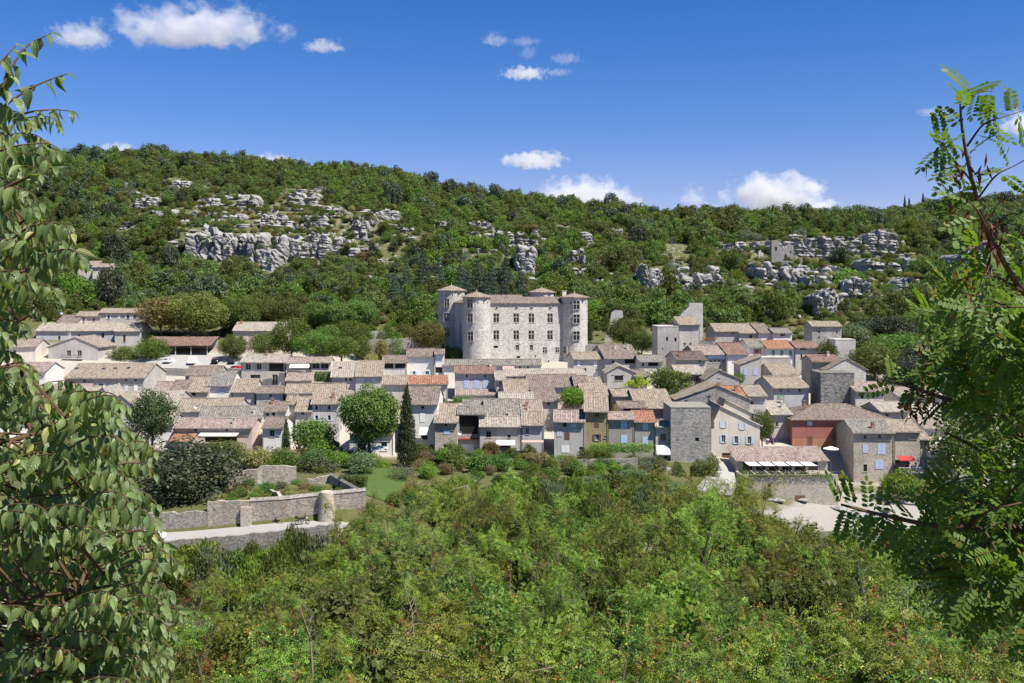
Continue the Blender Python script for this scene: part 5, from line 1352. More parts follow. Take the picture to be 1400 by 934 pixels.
# vine trellis on the grey-blue fronts is grown further below
# ------------------------------------------------------------------ garden furniture, dishes, poles
def parasol(label, x, y, Y, r_, mat):
    p = px(x, y, Y); g = float(gz(p.x, Y)); root = empty("parasol", (p.x, Y, g)); H = p.z-g
    mb = MB(); n = 8; ring = [(r_*math.cos(2*math.pi*i/n), r_*math.sin(2*math.pi*i/n), H-.35) for i in range(n)]
    for i in range(n): mb.poly([ring[i], ring[(i+1) % n], (0, 0, H+.15)]); mb.poly([(ring[i][0], ring[i][1], H-.5), (ring[(i+1) % n][0], ring[(i+1) % n][1], H-.5), ring[(i+1) % n], ring[i]])
    mb.build("canopy", mat, root); mb = MB(); mb.tube([(0, 0, 0), (0, 0, H+.2)], .03, 6); mb.build("pole", M['wood'], root)
    mb = MB(); mb.lathe([(.3, 0), (.3, .06), (.06, .1)], 12); mb.build("base", M['metal'], root); tag(root, label, "parasol")
parasol("white parasol under the umbrella pine", 519, 610, 199, 1.7, M['canvas'])
parasol("white parasol on the terrace behind the restaurant roof", 1136, 611, 206, 1.6, M['canvas'])
def garden_table(x, y, Y):
    p = px(x, y, Y); g = float(gz(p.x, Y)); root = empty("garden_table", (p.x, Y, g+.02)); mb = MB(); mb.lathe([(.55, .70), (.55, .74)], 16); mb.build("table_top", M['whiteplastic'], root)
    for i in range(3): t = i*2.1; mb = MB(); mb.tube([(.35*math.cos(t), .35*math.sin(t), 0), (.15*math.cos(t), .15*math.sin(t), .7)], .03, 6); mb.build("leg", M['whiteplastic'], root)
    tag(root, "white garden table on the grass below the low garden wall", "table")
garden_table(744, 652, 184)
def dish(label, x, y, Y):
    p = px(x, y, Y); root = empty("satellite_dish", p); mb = MB()
    prof = [(.02, 0), (.2, .03), (.38, .12), (.42, .16)]; n = 14; n0 = len(mb.v)
    for r_, d in prof:
        for j in range(n): t = 2*math.pi*j/n; mb.v.append((r_*math.cos(t), -d, r_*math.sin(t)))
    for i in range(3):
        for j in range(n): mb.f.append((i*n+j, i*n+(j+1) % n, (i+1)*n+(j+1) % n, (i+1)*n+j)); mb.m.append(0); mb.uv.append([(0, 0)]*4)
    mb.build("reflector", M['whiteplastic'], root); mb = MB(); mb.tube([(0, .02, 0), (0, .25, -.1), (0, .25, -1.3)], .03, 5); mb.build("mast", M['metal'], root)
    mb = MB(); mb.tube([(0, -.05, -.3), (0, -.5, 0)], .015, 4); mb.build("arm", M['metal'], root); tag(root, label, "dish")
dish("white satellite dish on the low brown roof at the upper left", 85, 428, 307)
dish("white satellite dish on the wide beige roof in the left cluster", 268, 556, 216)
dish("white satellite dish on the red balcony house", 629, 592, 204.5)
def pole(label, x, ytop, Y, hgt, cat='pole'):
    p = px(x, ytop, Y); mb = MB(); mb.tube([(0, 0, -1), (0, 0, hgt)], [.11, .07], 7); mb.box(-.5, .5, -.05, .05, hgt-.6, hgt-.5); o = mb.build("utility_pole", M['wood']); o.location = (p.x, Y, p.z-hgt); tag(o, label, cat)
pole("wooden utility pole on the ridge of the dark rubble gable", 980, 522, 218, 7)
pole("dark pole rising from the grey rendered yard wall", 70, 550, 212.5, 6)
pole("thin pole standing by the garden wall next to the motorcycle", 386, 690, 146, 5)

# ------------------------------------------------------------------ vehicles
def car(label, x, y, Y, col, rz=0.0, van=False, name=None):
    p = px(x, y, Y); g = float(gz(p.x, Y)) + (.27 if Y > 200 else .13)
    root = empty(name or ("parked_van" if van else "parked_car"), (p.x, Y, g), rz)
    pm = plain("car_paint_%d" % len(bpy.data.materials), col, .25, .5, 0.2, var=.03)
    L, Wd, Ht = (4.6, 1.85, 2.1) if van else (4.1, 1.72, 1.45)
    prof = ([(-L/2, .3), (-L/2, 1.0), (-L/2+.1, Ht-.1), (-L/2+.35, Ht), (L/2-1.5, Ht), (L/2-.75, 1.15), (L/2-.1, .95), (L/2, .65), (L/2, .3)] if van else
            [(-L/2, .32), (-L/2-.02, .75), (-L/2+.12, .95), (-L/2+.6, Ht-.08), (-L/2+1.2, Ht), (L/2-1.9, Ht-.03), (L/2-1.1, .98), (L/2-.2, .82), (L/2, .6), (L/2, .32)])
    mb = MB(); k = len(prof); rings = []
    for yy, ins in ((-Wd/2, .1), (-Wd/2+.06, 0), (Wd/2-.06, 0), (Wd/2, .1)):
        rings.append([(a*(1-ins*.12), yy*(1-(.16 if b > 1.0 else 0)), .3+(b-.3)*(1-ins*.12)) for a, b in prof])
    for r0, r1 in zip(rings[:-1], rings[1:]):
        for i in range(k): j = (i+1) % k; mb.poly([r0[i], r0[j], r1[j], r1[i]])
    mb.poly(rings[0]); mb.poly(rings[-1][::-1]); mb.build("body", pm, root)
    zb_, zt_ = 1.0, Ht-.12
    for s in (-1, 1):
        mb = MB(); yy = s*(Wd/2*.86+.012); xs = (-L/2+.55, L/2-1.35) if not van else (L/2-2.1, L/2-1.1)
        mb.poly([(xs[0]-.1, yy+s*.04, zb_), (xs[1]+.2, yy+s*.04, zb_), (xs[1]-.45, yy, zt_), (xs[0]+.3, yy, zt_)]); mb.build("side_window", M['glass'], root)
        for xx in (-L/2+.8, L/2-.8):
            mb = MB(); n = 16; prf = [(.32, -.1), (.33, 0), (.32, .1)]
            a = [(xx+.33*math.cos(2*math.pi*i/n), s*(Wd/2-.02), .33+.33*math.sin(2*math.pi*i/n)) for i in range(n)]; b = [(q[0], s*(Wd/2-.24), q[2]) for q in a]
            mb.poly(a); mb.poly(b[::-1])
            for i in range(n): mb.poly([a[i], a[(i+1) % n], b[(i+1) % n], b[i]])
            wh = mb.build("wheel", M['tyre'], root)
            mb = MB(); mb.poly([(xx+.2*math.cos(2*math.pi*i/n), s*(Wd/2-.012), .33+.2*math.sin(2*math.pi*i/n)) for i in range(n)]); mb.build("rim", M['metal'], wh)
    mb = MB(); xw0, xw1 = (L/2-1.5, L/2-.78) if van else (L/2-1.88, L/2-1.14); mb.poly([(xw1+.03, -Wd*.4, 1.05), (xw1+.03, Wd*.4, 1.05), (xw0+.03, Wd*.36, Ht-.06), (xw0+.03, -Wd*.36, Ht-.06)]); mb.build("windscreen", M['glass'], root)
    mb = MB(); mb.poly([(-L/2+.1-.03, Wd*.38, 1.0), (-L/2+.1-.03, -Wd*.38, 1.0), (-L/2+(.12 if van else .52), -Wd*.34, Ht-.14), (-L/2+(.12 if van else .52), Wd*.34, Ht-.14)]); mb.build("rear_window", M['glass'], root)
    for s in (-1, 1):
        mb = MB(); mb.box(L/2-.05, L/2+.015, s*Wd*.36-.15, s*Wd*.36+.15, .58, .72); mb.build("headlight", M['whiteplastic'], root)
    tag(root, label, "van" if van else "car", "parked vehicles"); return root
car("white car parked by the bushes at the left of the open shed", 231, 497, 280, (.8, .8, .8), R(80))
car("white van parked in front of the open shed", 263, 498, 279, (.82, .82, .82), R(-85), True)
car("black car parked right of the white van", 295, 497, 280, (.015, .015, .018), R(95))
car("dark grey car beside the tall grey house", 317, 497, 280, (.03, .03, .035), R(100))
car("red car tucked beside the tall grey house", 324, 498, 272, (.5, .02, .03), R(70))
car("white car parked at the left end of the road, behind leaves", 206, 738, 142.5, (.82, .82, .82), R(8))
car("dark blue car parked below the pines above the terrace wall", 487, 460, 302, (.05, .06, .12), R(20))
def motorcycle():
    Y = 144.6; p = px(413, 714, Y); g = float(gz(p.x, Y))+.14
    root = empty("motorcycle", (p.x, Y, g), R(8)); tag(root, "motorcycle parked on its stand beside the sunlit garden wall", "motorcycle")
    for xx in (-.75, .75):
        mb = MB(); mb.tube([(xx+.27*math.cos(t), 0, .31+.27*math.sin(t)) for t in np.linspace(0, 2*math.pi, 18)], .06, 8, cap=False); wh = mb.build("wheel", M['tyre'], root)
        mb = MB()
        for t in np.linspace(0, math.pi, 5, endpoint=False): mb.tube([(xx+.24*math.cos(t), 0, .31+.24*math.sin(t)), (xx-.24*math.cos(t), 0, .31-.24*math.sin(t))], .015, 4)
        mb.build("rim", M['metal'], wh)
    mb = MB(); mb.lathe([(.02, -.28), (.2, -.22), (.26, 0), (.2, .22), (.02, .28)], 12); o = mb.build("engine", M['metal'], root); o.location = (0, 0, .48)
    mb = MB(); mb.lathe([(.02, -.3), (.14, -.25), (.19, 0), (.15, .22), (.02, .3)], 12); o = mb.build("fuel_tank", M['blackmetal'], root); o.rotation_euler = (0, R(80), 0); o.location = (.18, 0, .88)
    mb = MB(); mb.tube([(-.05, 0, .84), (-.3, 0, .8), (-.62, 0, .86), (-.8, 0, .95)], [.13, .15, .14, .08], 8); mb.build("seat", M['tyre'], root)
    mb = MB(); mb.tube([(.72, -.09, .3), (.5, -.09, 1.0)], .03, 6); mb.tube([(.72, .09, .3), (.5, .09, 1.0)], .03, 6); mb.build("fork", M['metal'], root)
    mb = MB(); mb.tube([(.3, -.38, 1.05), (.46, -.2, 1.02), (.5, 0, 1.0), (.46, .2, 1.02), (.3, .38, 1.05)], .02, 6); mb.build("handlebar", M['blackmetal'], root)
    mb = MB(); mb.box(.52, .62, -.2, .2, .95, 1.35, 0, lambda x, y, z: (x-(z-.95)*.45, y*(1-(z-.95)*.6), z)); mb.build("windshield", M['glass'], root)
    mb = MB(); mb.tube([(.62, 0, .92), (.74, 0, .9)], [.12, .09], 10); mb.build("headlight", M['whiteplastic'], root)
    mb = MB(); mb.box(-1.0, -.66, -.2, .2, .9, 1.2); mb.build("top_case", M['blackmetal'], root)
    mb = MB(); mb.tube([(.05, -.2, .35), (-.5, -.22, .33), (-.95, -.24, .42)], [.04, .06, .06], 8); mb.build("exhaust", M['metal'], root)
    mb = MB(); mb.tube([(.1, -.15, .4), (.05, -.38, 0)], .02, 5); mb.build("stand", M['blackmetal'], root)
motorcycle()
# ------------------------------------------------------------------ foliage
L = {}
for n_, a_, b_, c_, kw in [
    ('oak', (0.059, 0.088, 0.021), (0.163, 0.195, 0.052), (0.230, 0.234, 0.084), {}),
    ('green', (0.057, 0.094, 0.017), (0.153, 0.199, 0.039), None, {}),
    ('bright', (0.086, 0.138, 0.018), (0.196, 0.264, 0.040), (0.276, 0.286, 0.050), {}),
    ('pine', (0.058, 0.092, 0.017), (0.140, 0.182, 0.036), None, dict(trans=.15)),
    ('holm', (0.029, 0.044, 0.020), (0.078, 0.104, 0.045), (0.130, 0.156, 0.100), dict(trans=.12, spec=.4)),
    ('fir', (0.031, 0.056, 0.035), (0.081, 0.119, 0.075), None, dict(trans=.1)),
    ('cypress', (0.026, 0.047, 0.016), (0.072, 0.104, 0.031), None, dict(trans=.1)),
    ('chestnut', (0.090, 0.115, 0.024), (0.192, 0.176, 0.048), (0.240, 0.121, 0.042), {}),
    ('gold', (0.20, 0.24, 0.02), (0.42, 0.44, 0.06), None, {}),
    ('willow', (0.085, 0.115, 0.055), (0.17, 0.21, 0.11), (0.24, 0.27, 0.18), {}),
    ('olive', (0.10, 0.12, 0.085), (0.19, 0.21, 0.16), None, {}),
    ('redleaf', (0.117, 0.098, 0.036), (0.221, 0.156, 0.060), (0.091, 0.117, 0.036), {}),
    ('purple', (0.11, 0.02, 0.15), (0.22, 0.05, 0.28), None, {}),
    ('dry', (0.17, 0.15, 0.06), (0.30, 0.26, 0.12), (0.11, 0.15, 0.04), {}),
    ('ivy', (0.046, 0.085, 0.017), (0.117, 0.182, 0.036), None, {}),
    ('robinia', (0.075, 0.120, 0.013), (0.235, 0.300, 0.038), (0.351, 0.324, 0.050), dict(trans=.16, clump=.8, hue_obj=.42)),
    ('robinia2', (0.040, 0.075, 0.011), (0.140, 0.200, 0.028), (0.378, 0.288, 0.050), dict(trans=.16, clump=.8, hue_obj=.42)),
    ('near_acacia', (0.060, 0.115, 0.016), (0.165, 0.245, 0.036), (0.22, 0.17, 0.03), dict(trans=.42, spec=.3, hue_obj=0)),
    ('pod', (0.15, 0.055, 0.02), (0.34, 0.15, 0.05), None, dict(trans=.15))]:
    L[n_] = leaf_mat("leaves_" + n_, a_, b_, c_, **kw)

LT = np.array([(0, -.5, .0), (.30, 0, .07), (0, .5, -.02), (-.30, 0, .07)]); LQ = np.array([[0, 1, 2, 3]])
LONG = np.array([(0, -.5, .0), (.11, 0, .03), (0, .5, -.03), (-.11, 0, .03)])

def leaf_cloud(blobs, size, seed, up=.35, rnd=.8, shell=.45, tmpl=LT, hang=False, squash=None):
    """blobs: (centre, radii, count). Leaves fill the outer part of every blob."""
    r = np.random.default_rng(seed); Ps, Ns = [], []
    for c, ra, n in blobs:
        d = r.normal(size=(n, 3)); d /= np.linalg.norm(d, axis=1, keepdims=True)
        k = shell + (1-shell)*r.uniform(0, 1, (n, 1))**.5
        k = k*(1 + .12*r.normal(size=(n, 1)))
        Ps.append(np.array(c) + d*k*np.array(ra)); Ns.append(d*np.array([1, 1, 1]) + np.array([0, 0, up]) + rnd*r.normal(size=(n, 3)))
    P = np.concatenate(Ps); N = np.concatenate(Ns); n = len(P)
    if hang:
        # long axis of the leaf hangs down
        yv = np.array([[0, 0, -1.0]]) + .35*r.normal(size=(n, 3)); yv /= np.linalg.norm(yv, axis=1, keepdims=True)
        x = np.cross(yv, N); x /= np.linalg.norm(x, axis=1, keepdims=True); z = np.cross(x, yv)
        return scatter(tmpl, LQ, P, x, yv, z, size*r.uniform(.6, 1.35, n))
    x, y, z = basis(N, r.uniform(0, 6.28, n))
    return scatter(tmpl, LQ, P, x, y, z, size*r.uniform(.6, 1.35, n))

def clumps(seed, n, c, ra, cr, per, low=-1.0, jit=.25):
    r = np.random.default_rng(seed); out = []
    for i in range(n):
        z = 1 - 2*(i+.5)/n; z = max(z, low); t = i*2.39996 + r.uniform(-.4, .4); q = math.sqrt(max(0, 1-z*z)); k = r.uniform(.62, 1.0)
        p = (c[0]+ra[0]*q*math.cos(t)*k, c[1]+ra[1]*q*math.sin(t)*k, c[2]+ra[2]*z*k)
        s = cr*r.uniform(1-jit, 1+jit); out.append((p, (s, s, s*.8), int(per*(s/cr)**2)))
    return out

def limbs(mb, seed, base_r, h0, ends, lean=.03, seg=7):
    r = np.random.default_rng(seed)
    top = (r.normal(0, lean), r.normal(0, lean), h0)
    mb.tube([(0, 0, -.06), (top[0]*.4, top[1]*.4, h0*.5), top], [base_r, base_r*.85, base_r*.7], seg)
    for e in ends:
        m = ((top[0]+e[0])/2+r.normal(0, .03), (top[1]+e[1])/2+r.normal(0, .03), (top[2]*.45+e[2]*.55))
        mb.tube([top, m, e], [base_r*.55, base_r*.35, base_r*.1], 5)

_cache = {}
def tree_parts(style, var, leaf):
    key = (style, var, leaf)
    if key in _cache: return _cache[key]
    s = hash(style) % 1 + var*17 + sum(map(ord, style)); mb = MB(); trunk = BARK
    if style == 'round':
        B = clumps(s, 26, (0, 0, .60), (.36, .36, .30), .17, 190) + [((0, 0, .58), (.3, .3, .26), 700)]
        V, Q = leaf_cloud(B, .040, s); limbs(mb, s, .028, .3, [(.2, .1, .6), (-.2, .12, .62), (.05, -.22, .6), (-.05, .02, .75)])
    elif style == 'dense':
        B = clumps(s, 34, (0, 0, .52), (.38, .38, .36), .16, 230) + [((0, 0, .5), (.36, .36, .34), 1100)]
        V, Q = leaf_cloud(B, .032, s, shell=.5); limbs(mb, s, .03, .2, [(.2, .1, .5), (-.2, .12, .55), (.05, -.22, .5)])
    elif style == 'umbrella':
        B = clumps(s, 34, (0, 0, .74), (.40, .40, .16), .125, 240, low=-.5) + [((0, 0, .76), (.4, .4, .14), 900)]
        V, Q = leaf_cloud(B, .026, s, up=.7); limbs(mb, s, .022, .42, [(.25, .1, .68), (-.26, .1, .7), (.05, -.28, .68), (-.05, .2, .74), (.12, -.1, .78)])
    elif style == 'bigpine':
        B = clumps(s, 50, (0, 0, .62), (.42, .42, .30), .12, 430) + [((0, 0, .62), (.38, .38, .27), 2600)]
        V, Q = leaf_cloud(B, .026, s, up=.6); limbs(mb, s, .03, .28, [(.3, .1, .5), (-.3, .1, .55), (.05, -.3, .5), (-.15, -.2, .7), (.2, -.15, .72), (0, .1, .8)])
    elif style == 'cypress':
        B = [((.03*math.sin(i*2.1), .03*math.cos(i*2.1), .06+.9*i/19), (.42*(1-(i/19)**2.2)+.05,)*2+(.06,), int(120+260*(1-(i/19)**2))) for i in range(20)]
        r = np.random.default_rng(s); B += [(((.36*(1-z**2))*math.cos(t), (.36*(1-z**2))*math.sin(t), z), (.14, .14, .07), 60) for z, t in zip(r.uniform(.05, .9, 26), r.uniform(0, 6.28, 26))]
        V, Q = leaf_cloud(B, .05, s, up=.9, shell=.6); V[:, :] = V; mb.tube([(0, 0, -.05), (0, 0, .5)], [.05, .02], 6)
    elif style == 'fir':
        B = []; r = np.random.default_rng(s)
        for i in range(11):
            z = .12+.84*i/10; ra = .40*(1-i/10.6)
            for k in range(max(3, int(8*(1-i/12)))): t = k*6.28/max(3, int(8*(1-i/12)))+i; B.append(((ra*.7*math.cos(t), ra*.7*math.sin(t), z-.03), (ra*.42+.02, ra*.42+.02, .035), int(30+110*(1-i/11))))
        V, Q = leaf_cloud(B, .035, s, up=.6, rnd=.6); mb.tube([(0, 0, -.05), (0, 0, .95)], [.03, .006], 6)
    elif style == 'shrub':
        B = clumps(s, 20, (0, 0, .42), (.36, .36, .40), .19, 120, low=-.6) + [((0, 0, .4), (.34, .34, .36), 300)]
        V, Q = leaf_cloud(B, .055, s); limbs(mb, s, .02, .12, [(.2, .1, .4), (-.2, .12, .45), (.05, -.22, .4)])
    elif style == 'willow':
        B = clumps(s, 30, (0, 0, .55), (.34, .34, .40), .15, 150, low=-.8)
        V, Q = leaf_cloud(B, .085, s, tmpl=LONG, hang=True, shell=.2); limbs(mb, s, .016, .25, [(.2, .1, .6), (-.2, .12, .62), (.05, -.22, .6), (0, 0, .85), (-.1, -.1, .8)])
    elif style == 'olive':
        B = clumps(s, 18, (0, 0, .62), (.38, .38, .28), .17, 90)
        V, Q = leaf_cloud(B, .06, s, tmpl=LONG); limbs(mb, s, .035, .35, [(.2, .1, .6), (-.2, .12, .62), (.05, -.22, .6)])
    elif style == 'tall':     # acacia-like crown on a visible stem
        B = clumps(s, 24, (0, 0, .66), (.36, .36, .30), .15, 130, low=-.8)
        V, Q = leaf_cloud(B, .05, s, shell=.2); limbs(mb, s, .02, .4, [(.2, .1, .62), (-.2, .12, .66), (.05, -.22, .62), (0, 0, .85)])
    lo, hi = np.percentile(V[:, 2], 99.7), np.percentile(np.abs(V[:, :2]), 98.5)
    V = V*np.array([.5/hi, .5/hi, 1/lo])
    cr = np_mesh("crown_" + style, V, Q, L[leaf]); tm = mb.mesh("trunk_" + style, trunk)
    _cache[key] = (cr, tm); return _cache[key]

def plant(name, label, style, leaf, X, Y, w_, h_, cat='tree', group=None, z=None, rz=None, var=0):
    cr, tm = tree_parts(style, var, leaf)
    root = empty(name, (X, Y, (float(gz(X, Y)) if z is None else z)-.1), rz if rz is not None else random.uniform(0, 6.28))
    root.scale = (w_, w_, h_)
    link("crown", cr, root); link("trunk", tm, root)
    tag(root, label, cat, group); return root

def tree_px(name, label, style, leaf, xc, yt, wpx, Y, yb=None, cat='tree', group=None, var=0, z=None):
    """crown column, top row, crown width in pixels, distance"""
    X = (xc-700)/F*Y; top = CZ-(yt-400)*Y/F
    g = (CZ-(yb-400)*Y/F) if yb else float(gz(X, Y))
    if style in ('dense', 'round', 'umbrella', 'bigpine', 'shrub', 'tall', 'olive', 'willow'): wpx *= 1.22
    return plant(name, label, style, leaf, X, Y, wpx*Y/F, max(.6, top-g)*1.03, cat, group, g, var=var)

# --- trees of the village and its gardens, one by one
t = tree_px
t("umbrella_pine", "big domed umbrella pine standing in the riverfront garden", 'bigpine', 'pine', 507, 530, 72, 197, 634)
t("cypress_tree", "tall dark cypress beside the big umbrella pine", 'cypress', 'cypress', 556, 530, 25, 191, 636)
t("cypress_tree", "thin small cypress at the corner of the small white house", 'cypress', 'cypress', 391, 574, 12, 202, 622)
t("cypress_tree", "little cypress on the castle garden lawn", 'cypress', 'cypress', 806, 437, 9, 292, 466)
t("conifer_tree", "dark conifer behind the hackberry leaves at the left", 'dense', 'cypress', 208, 535, 52, 200, 612)
t("holm_oak_tree", "very broad dark holm oak overhanging the road wall", 'dense', 'holm', 258, 603, 112, 156, 706, var=1)
t("chestnut_tree", "yellow-green chestnut with browning leaves right of the farmhouses", 'dense', 'chestnut', 270, 400, 64, 303, 462)
t("chestnut_tree", "brownish chestnut nearest the tall pale block house", 'round', 'redleaf', 222, 408, 52, 304, 464)
for i, (x, yt, w_) in enumerate([(331, 407, 46), (360, 409, 38), (393, 410, 42), (427, 414, 28), (462, 413, 44), (491, 412, 40)]):
    t("umbrella_pine", ["first of the upper row of umbrella pines, above the pink house", "second umbrella pine above the pink house", "third umbrella pine, above the leafy plane trees", "smallest umbrella pine in the upper row", "umbrella pine second from the castle end of the upper row", "umbrella pine at the castle end of the upper row"][i], 'bigpine', 'pine', x, yt, w_, 309+i % 2*3, 464, var=i % 2)
for i, (x, yt, w_, yb, Y) in enumerate([(398, 436, 48, 492, 282), (432, 454, 48, 492, 276), (467, 460, 40, 494, 274), (361, 454, 36, 492, 279), (320, 458, 32, 494, 283), (209, 461, 36, 496, 284), (170, 474, 34, 502, 286), (448, 445, 34, 480, 290), (478, 438, 44, 470, 296)]):
    t("plane_tree", ["tall dense plane tree right of the pink house", "round plane tree in the middle above the white awning house", "round plane tree nearest the terrace walls", "plane tree straight in front of the pink house", "plane tree at the left corner of the pink house", "bushy green tree between block house and open shed", "low tree in front of the tall pale block house", "tree in the shade behind the round plane trees", "tree under the upper umbrella pines by the terrace walls"][i], 'dense', 'green', x, yt, w_, Y, yb, var=i % 2)
t("mulberry_tree", "reddish-green tree beside the left tower of the castle", 'dense', 'chestnut', 586, 440, 42, 281, 482)
t("round_tree", "round green tree beside the slender ruined wall", 'dense', 'green', 852, 436, 40, 293, 474)
t("laurel_tree", "dark glossy tree right of the round one, by the manor", 'dense', 'ivy', 877, 452, 32, 288, 486, var=1)
t("yellow_tree", "yellowish tree directly right of the castle", 'round', 'bright', 814, 410, 26, 330, 448)
t("lime_tree", "bright yellow-green tree between the brown roofs", 'round', 'bright', 783, 530, 32, 222, 566)
t("garden_tree", "green tree between the golden vine and the terrace house", 'tall', 'green', 914, 504, 46, 231, 556)
t("garden_tree", "small green tree in the gap left of the red house", 'dense', 'green', 1042, 562, 28, 212, 610)
t("garden_tree", "leafy garden tree right of the thin cypress", 'round', 'green', 428, 574, 50, 199, 634)
t("garden_tree", "yellowish palm-like bush under the leafy garden tree", 'shrub', 'bright', 440, 598, 28, 195, 636)
t("olive_tree", "grey olive tree on the lawn", 'olive', 'olive', 548, 634, 34, 178, 664)
t("garden_tree", "rounded yellow-green bush tree at the back of the lawn", 'dense', 'bright', 503, 621, 46, 190, 654)
t("hedge_tree", "tall green hedge tree before the long pink-roofed house", 'dense', 'green', 306, 603, 64, 186, 650)
t("hedge_tree", "second hedge tree under the grey canopy", 'dense', 'green', 272, 612, 40, 188, 646, var=1)
t("garden_tree", "lavender-grey bush by the corner of the long pink-roofed house", 'shrub', 'olive', 342, 620, 34, 184, 652)
t("garden_tree", "green hedge bush below the small white house", 'shrub', 'green', 376, 612, 46, 190, 646, var=1)
t("garden_tree", "shrub at the top of the diagonal hedge", 'shrub', 'willow', 432, 622, 44, 182, 660)
t("dark_tree", "dark tree at the upper right, above the rough dark tower", 'dense', 'oak', 1190, 460, 60, 290, 505)
t("garden_tree", "bush between the white wall and the ruined rubble house", 'shrub', 'ivy', 1131, 466, 24, 268, 495)
t("garden_tree", "pale tree hanging over the ruined rubble house", 'round', 'willow', 1165, 446, 44, 290, 486)
t("garden_tree", "bush beside the lavender-grey house", 'shrub', 'green', 1010, 508, 14, 241, 526)
t("feather_tree", "light feathery bush below the red-awning house", 'willow', 'bright', 1231, 643, 42, 196, 686)
t("feather_tree", "pale feathery bush at the foot of the arched-window house", 'willow', 'dry', 1278, 655, 40, 196, 686, var=1)
t("dark_tree", "dense dark tree against the river wall behind the acacia branch", 'shrub', 'oak', 1325, 566, 76, 200, 660)
t("dark_tree", "grey-green tree behind the acacia over the right-hand houses", 'dense', 'willow', 1330, 500, 80, 236, 560)

# hanging greenery, vines and hedges: each its own plant
def bush(name, label, x0, x1, y0, y1, Y, dep, leaf, n=2600, size=.22, cat='plant', seed=0):
    a, b = px(x0, y1, Y), px(x1, y0, Y); r = np.random.default_rng(seed+int(x0))
    P = np.stack([r.uniform(a.x, b.x, n), Y+r.uniform(-dep/2, dep/2, n), r.uniform(a.z, b.z, n)], -1)
    u = (P[:, 0]-a.x)/(b.x-a.x); v = (P[:, 2]-a.z)/(b.z-a.z)
    hi_ = .62+.26*np.sin(u*7+seed*1.7+x0)+.14*np.sin(u*17+x1); lo_ = .12+.12*np.sin(u*11+x0*.7)
    lump = .62+.38*np.sin(u*9+seed)*np.sin(v*5+seed*2+u*4)
    k = (np.minimum(np.minimum(u, 1-u)*6, 1)*np.minimum(np.minimum(v, 1-v)*5+.25, 1)) > r.uniform(0, .8, n)*(1.25-lump)
    if name in ('climbing_vine', 'ivy', 'bougainvillea'): k &= (v < hi_) & (v > lo_)
    P = P[k]; n = len(P); c = np.array([(a.x+b.x)/2, Y, (a.z+b.z)/2])
    N = np.stack([(P[:, 0]-c[0])/(b.x-a.x), np.full(n, -.5), .5+(P[:, 2]-c[2])/(b.z-a.z)], -1)+.7*r.normal(size=(n, 3))
    x, y, z = basis(N, r.uniform(0, 6.28, n)); V, Q = scatter(LT, LQ, P-np.array([a.x, Y, a.z]), x, y, z, size*r.uniform(.6, 1.4, n))
    o = link(name, np_mesh(name, V, Q, L[leaf]), None, (a.x, Y, a.z)); tag(o, label, cat); return o
bush("climbing_vine", "golden-green vine spilling over the pale gable house", 852, 890, 511, 530, 241.5, 2.4, 'gold', 2400, .4)
bush("trellis_vine", "bright vine trellis along the tan and blue-shuttered houses", 800, 896, 606, 619, 202.6, 1.4, 'bright', 4200, .26)
bush("hedge", "clipped hedge in front of the glazed veranda", 426, 452, 508, 522, 250, 2.5, 'ivy', 2200, .3)
bush("ivy", "thick ivy covering the wall under the orange roof", 558, 616, 525, 562, 233.5, 2.0, 'ivy', 6500, .34)
bush("ivy", "ivy strip below the lavender-shuttered house", 616, 680, 540, 552, 236, 1.6, 'ivy', 2600, .32)
bush("ivy", "large mound of ivy on the rounded wall at the foot of the square tower", 920, 986, 619, 657, 197, 4.5, 'ivy', 8500, .3)
bush("bougainvillea", "purple bougainvillea in the gap left of the red house", 1047, 1062, 595, 608, 209, 1.5, 'purple', 1200, .22)
bush("hedge", "dark diagonal hedge along the right of the walled terrace", 462, 502, 650, 668, 160, 3, 'ivy', 5000, .24)
bush("roof_plants", "flower boxes along the restaurant terrace railing", 1018, 1144, 645, 653, 191.7, .5, 'green', 2600, .16)
bush("climbing_vine", "small yellow-green vine on the terrace house in the middle right", 918, 938, 506, 516, 244, 1.2, 'gold', 700, .32)
bush("red_flowers", "red geraniums on the roof terrace below the manor", 957, 981, 461, 466, 275.6, .8, 'pod', 500, .2)

# --- garden and riverside shrubs
_r = np.random.default_rng(21)
gl = "low green shrub in the gardens and banks below the riverfront houses"
for i in range(190):
    Y = _r.uniform(150, 201); c = _r.uniform(570, 905) if Y > 172 else _r.uniform(560, 800)
    if i % 4 == 0: Y, c = _r.uniform(180, 201), _r.uniform(300, 500)
    X = (c-700)/F*Y
    if abs(Y-203) < 2: continue
    s_ = _r.uniform(1.8, 5.2)*(1 if Y < 190 else .6); leaf = _r.choice(['green', 'bright', 'ivy', 'willow', 'dry'])
    plant("garden_shrub", gl.replace('low green', {'green': 'low mid-green', 'bright': 'low yellow-green', 'ivy': 'low dark green', 'willow': 'low grey-green', 'dry': 'low dry yellowish'}[leaf]), 'shrub', leaf, X, Y, s_, s_*_r.uniform(.6, .95), 'shrub', 'shrubs of the riverfront gardens', var=i % 2)
for i in range(74):
    Y = _r.uniform(189, 202.2); c = _r.uniform(562, 905) if i < 62 else _r.uniform(395, 480); s_ = _r.uniform(1.6, 3.4); leaf = ['green', 'bright', 'ivy', 'olive', 'dry', 'green', 'redleaf'][i % 7]
    plant("garden_bush", {'green': 'mid-green', 'bright': 'yellow-green', 'ivy': 'dark green', 'olive': 'silvery', 'dry': 'straw-yellow', 'redleaf': 'reddish'}[leaf] + " garden bush close under the riverfront houses", 'shrub' if i % 3 else 'tall', leaf, (c-700)/F*Y, Y, s_, s_*_r.uniform(.7, 1.3), 'bush', 'bushes close under the riverfront houses', var=i % 2)
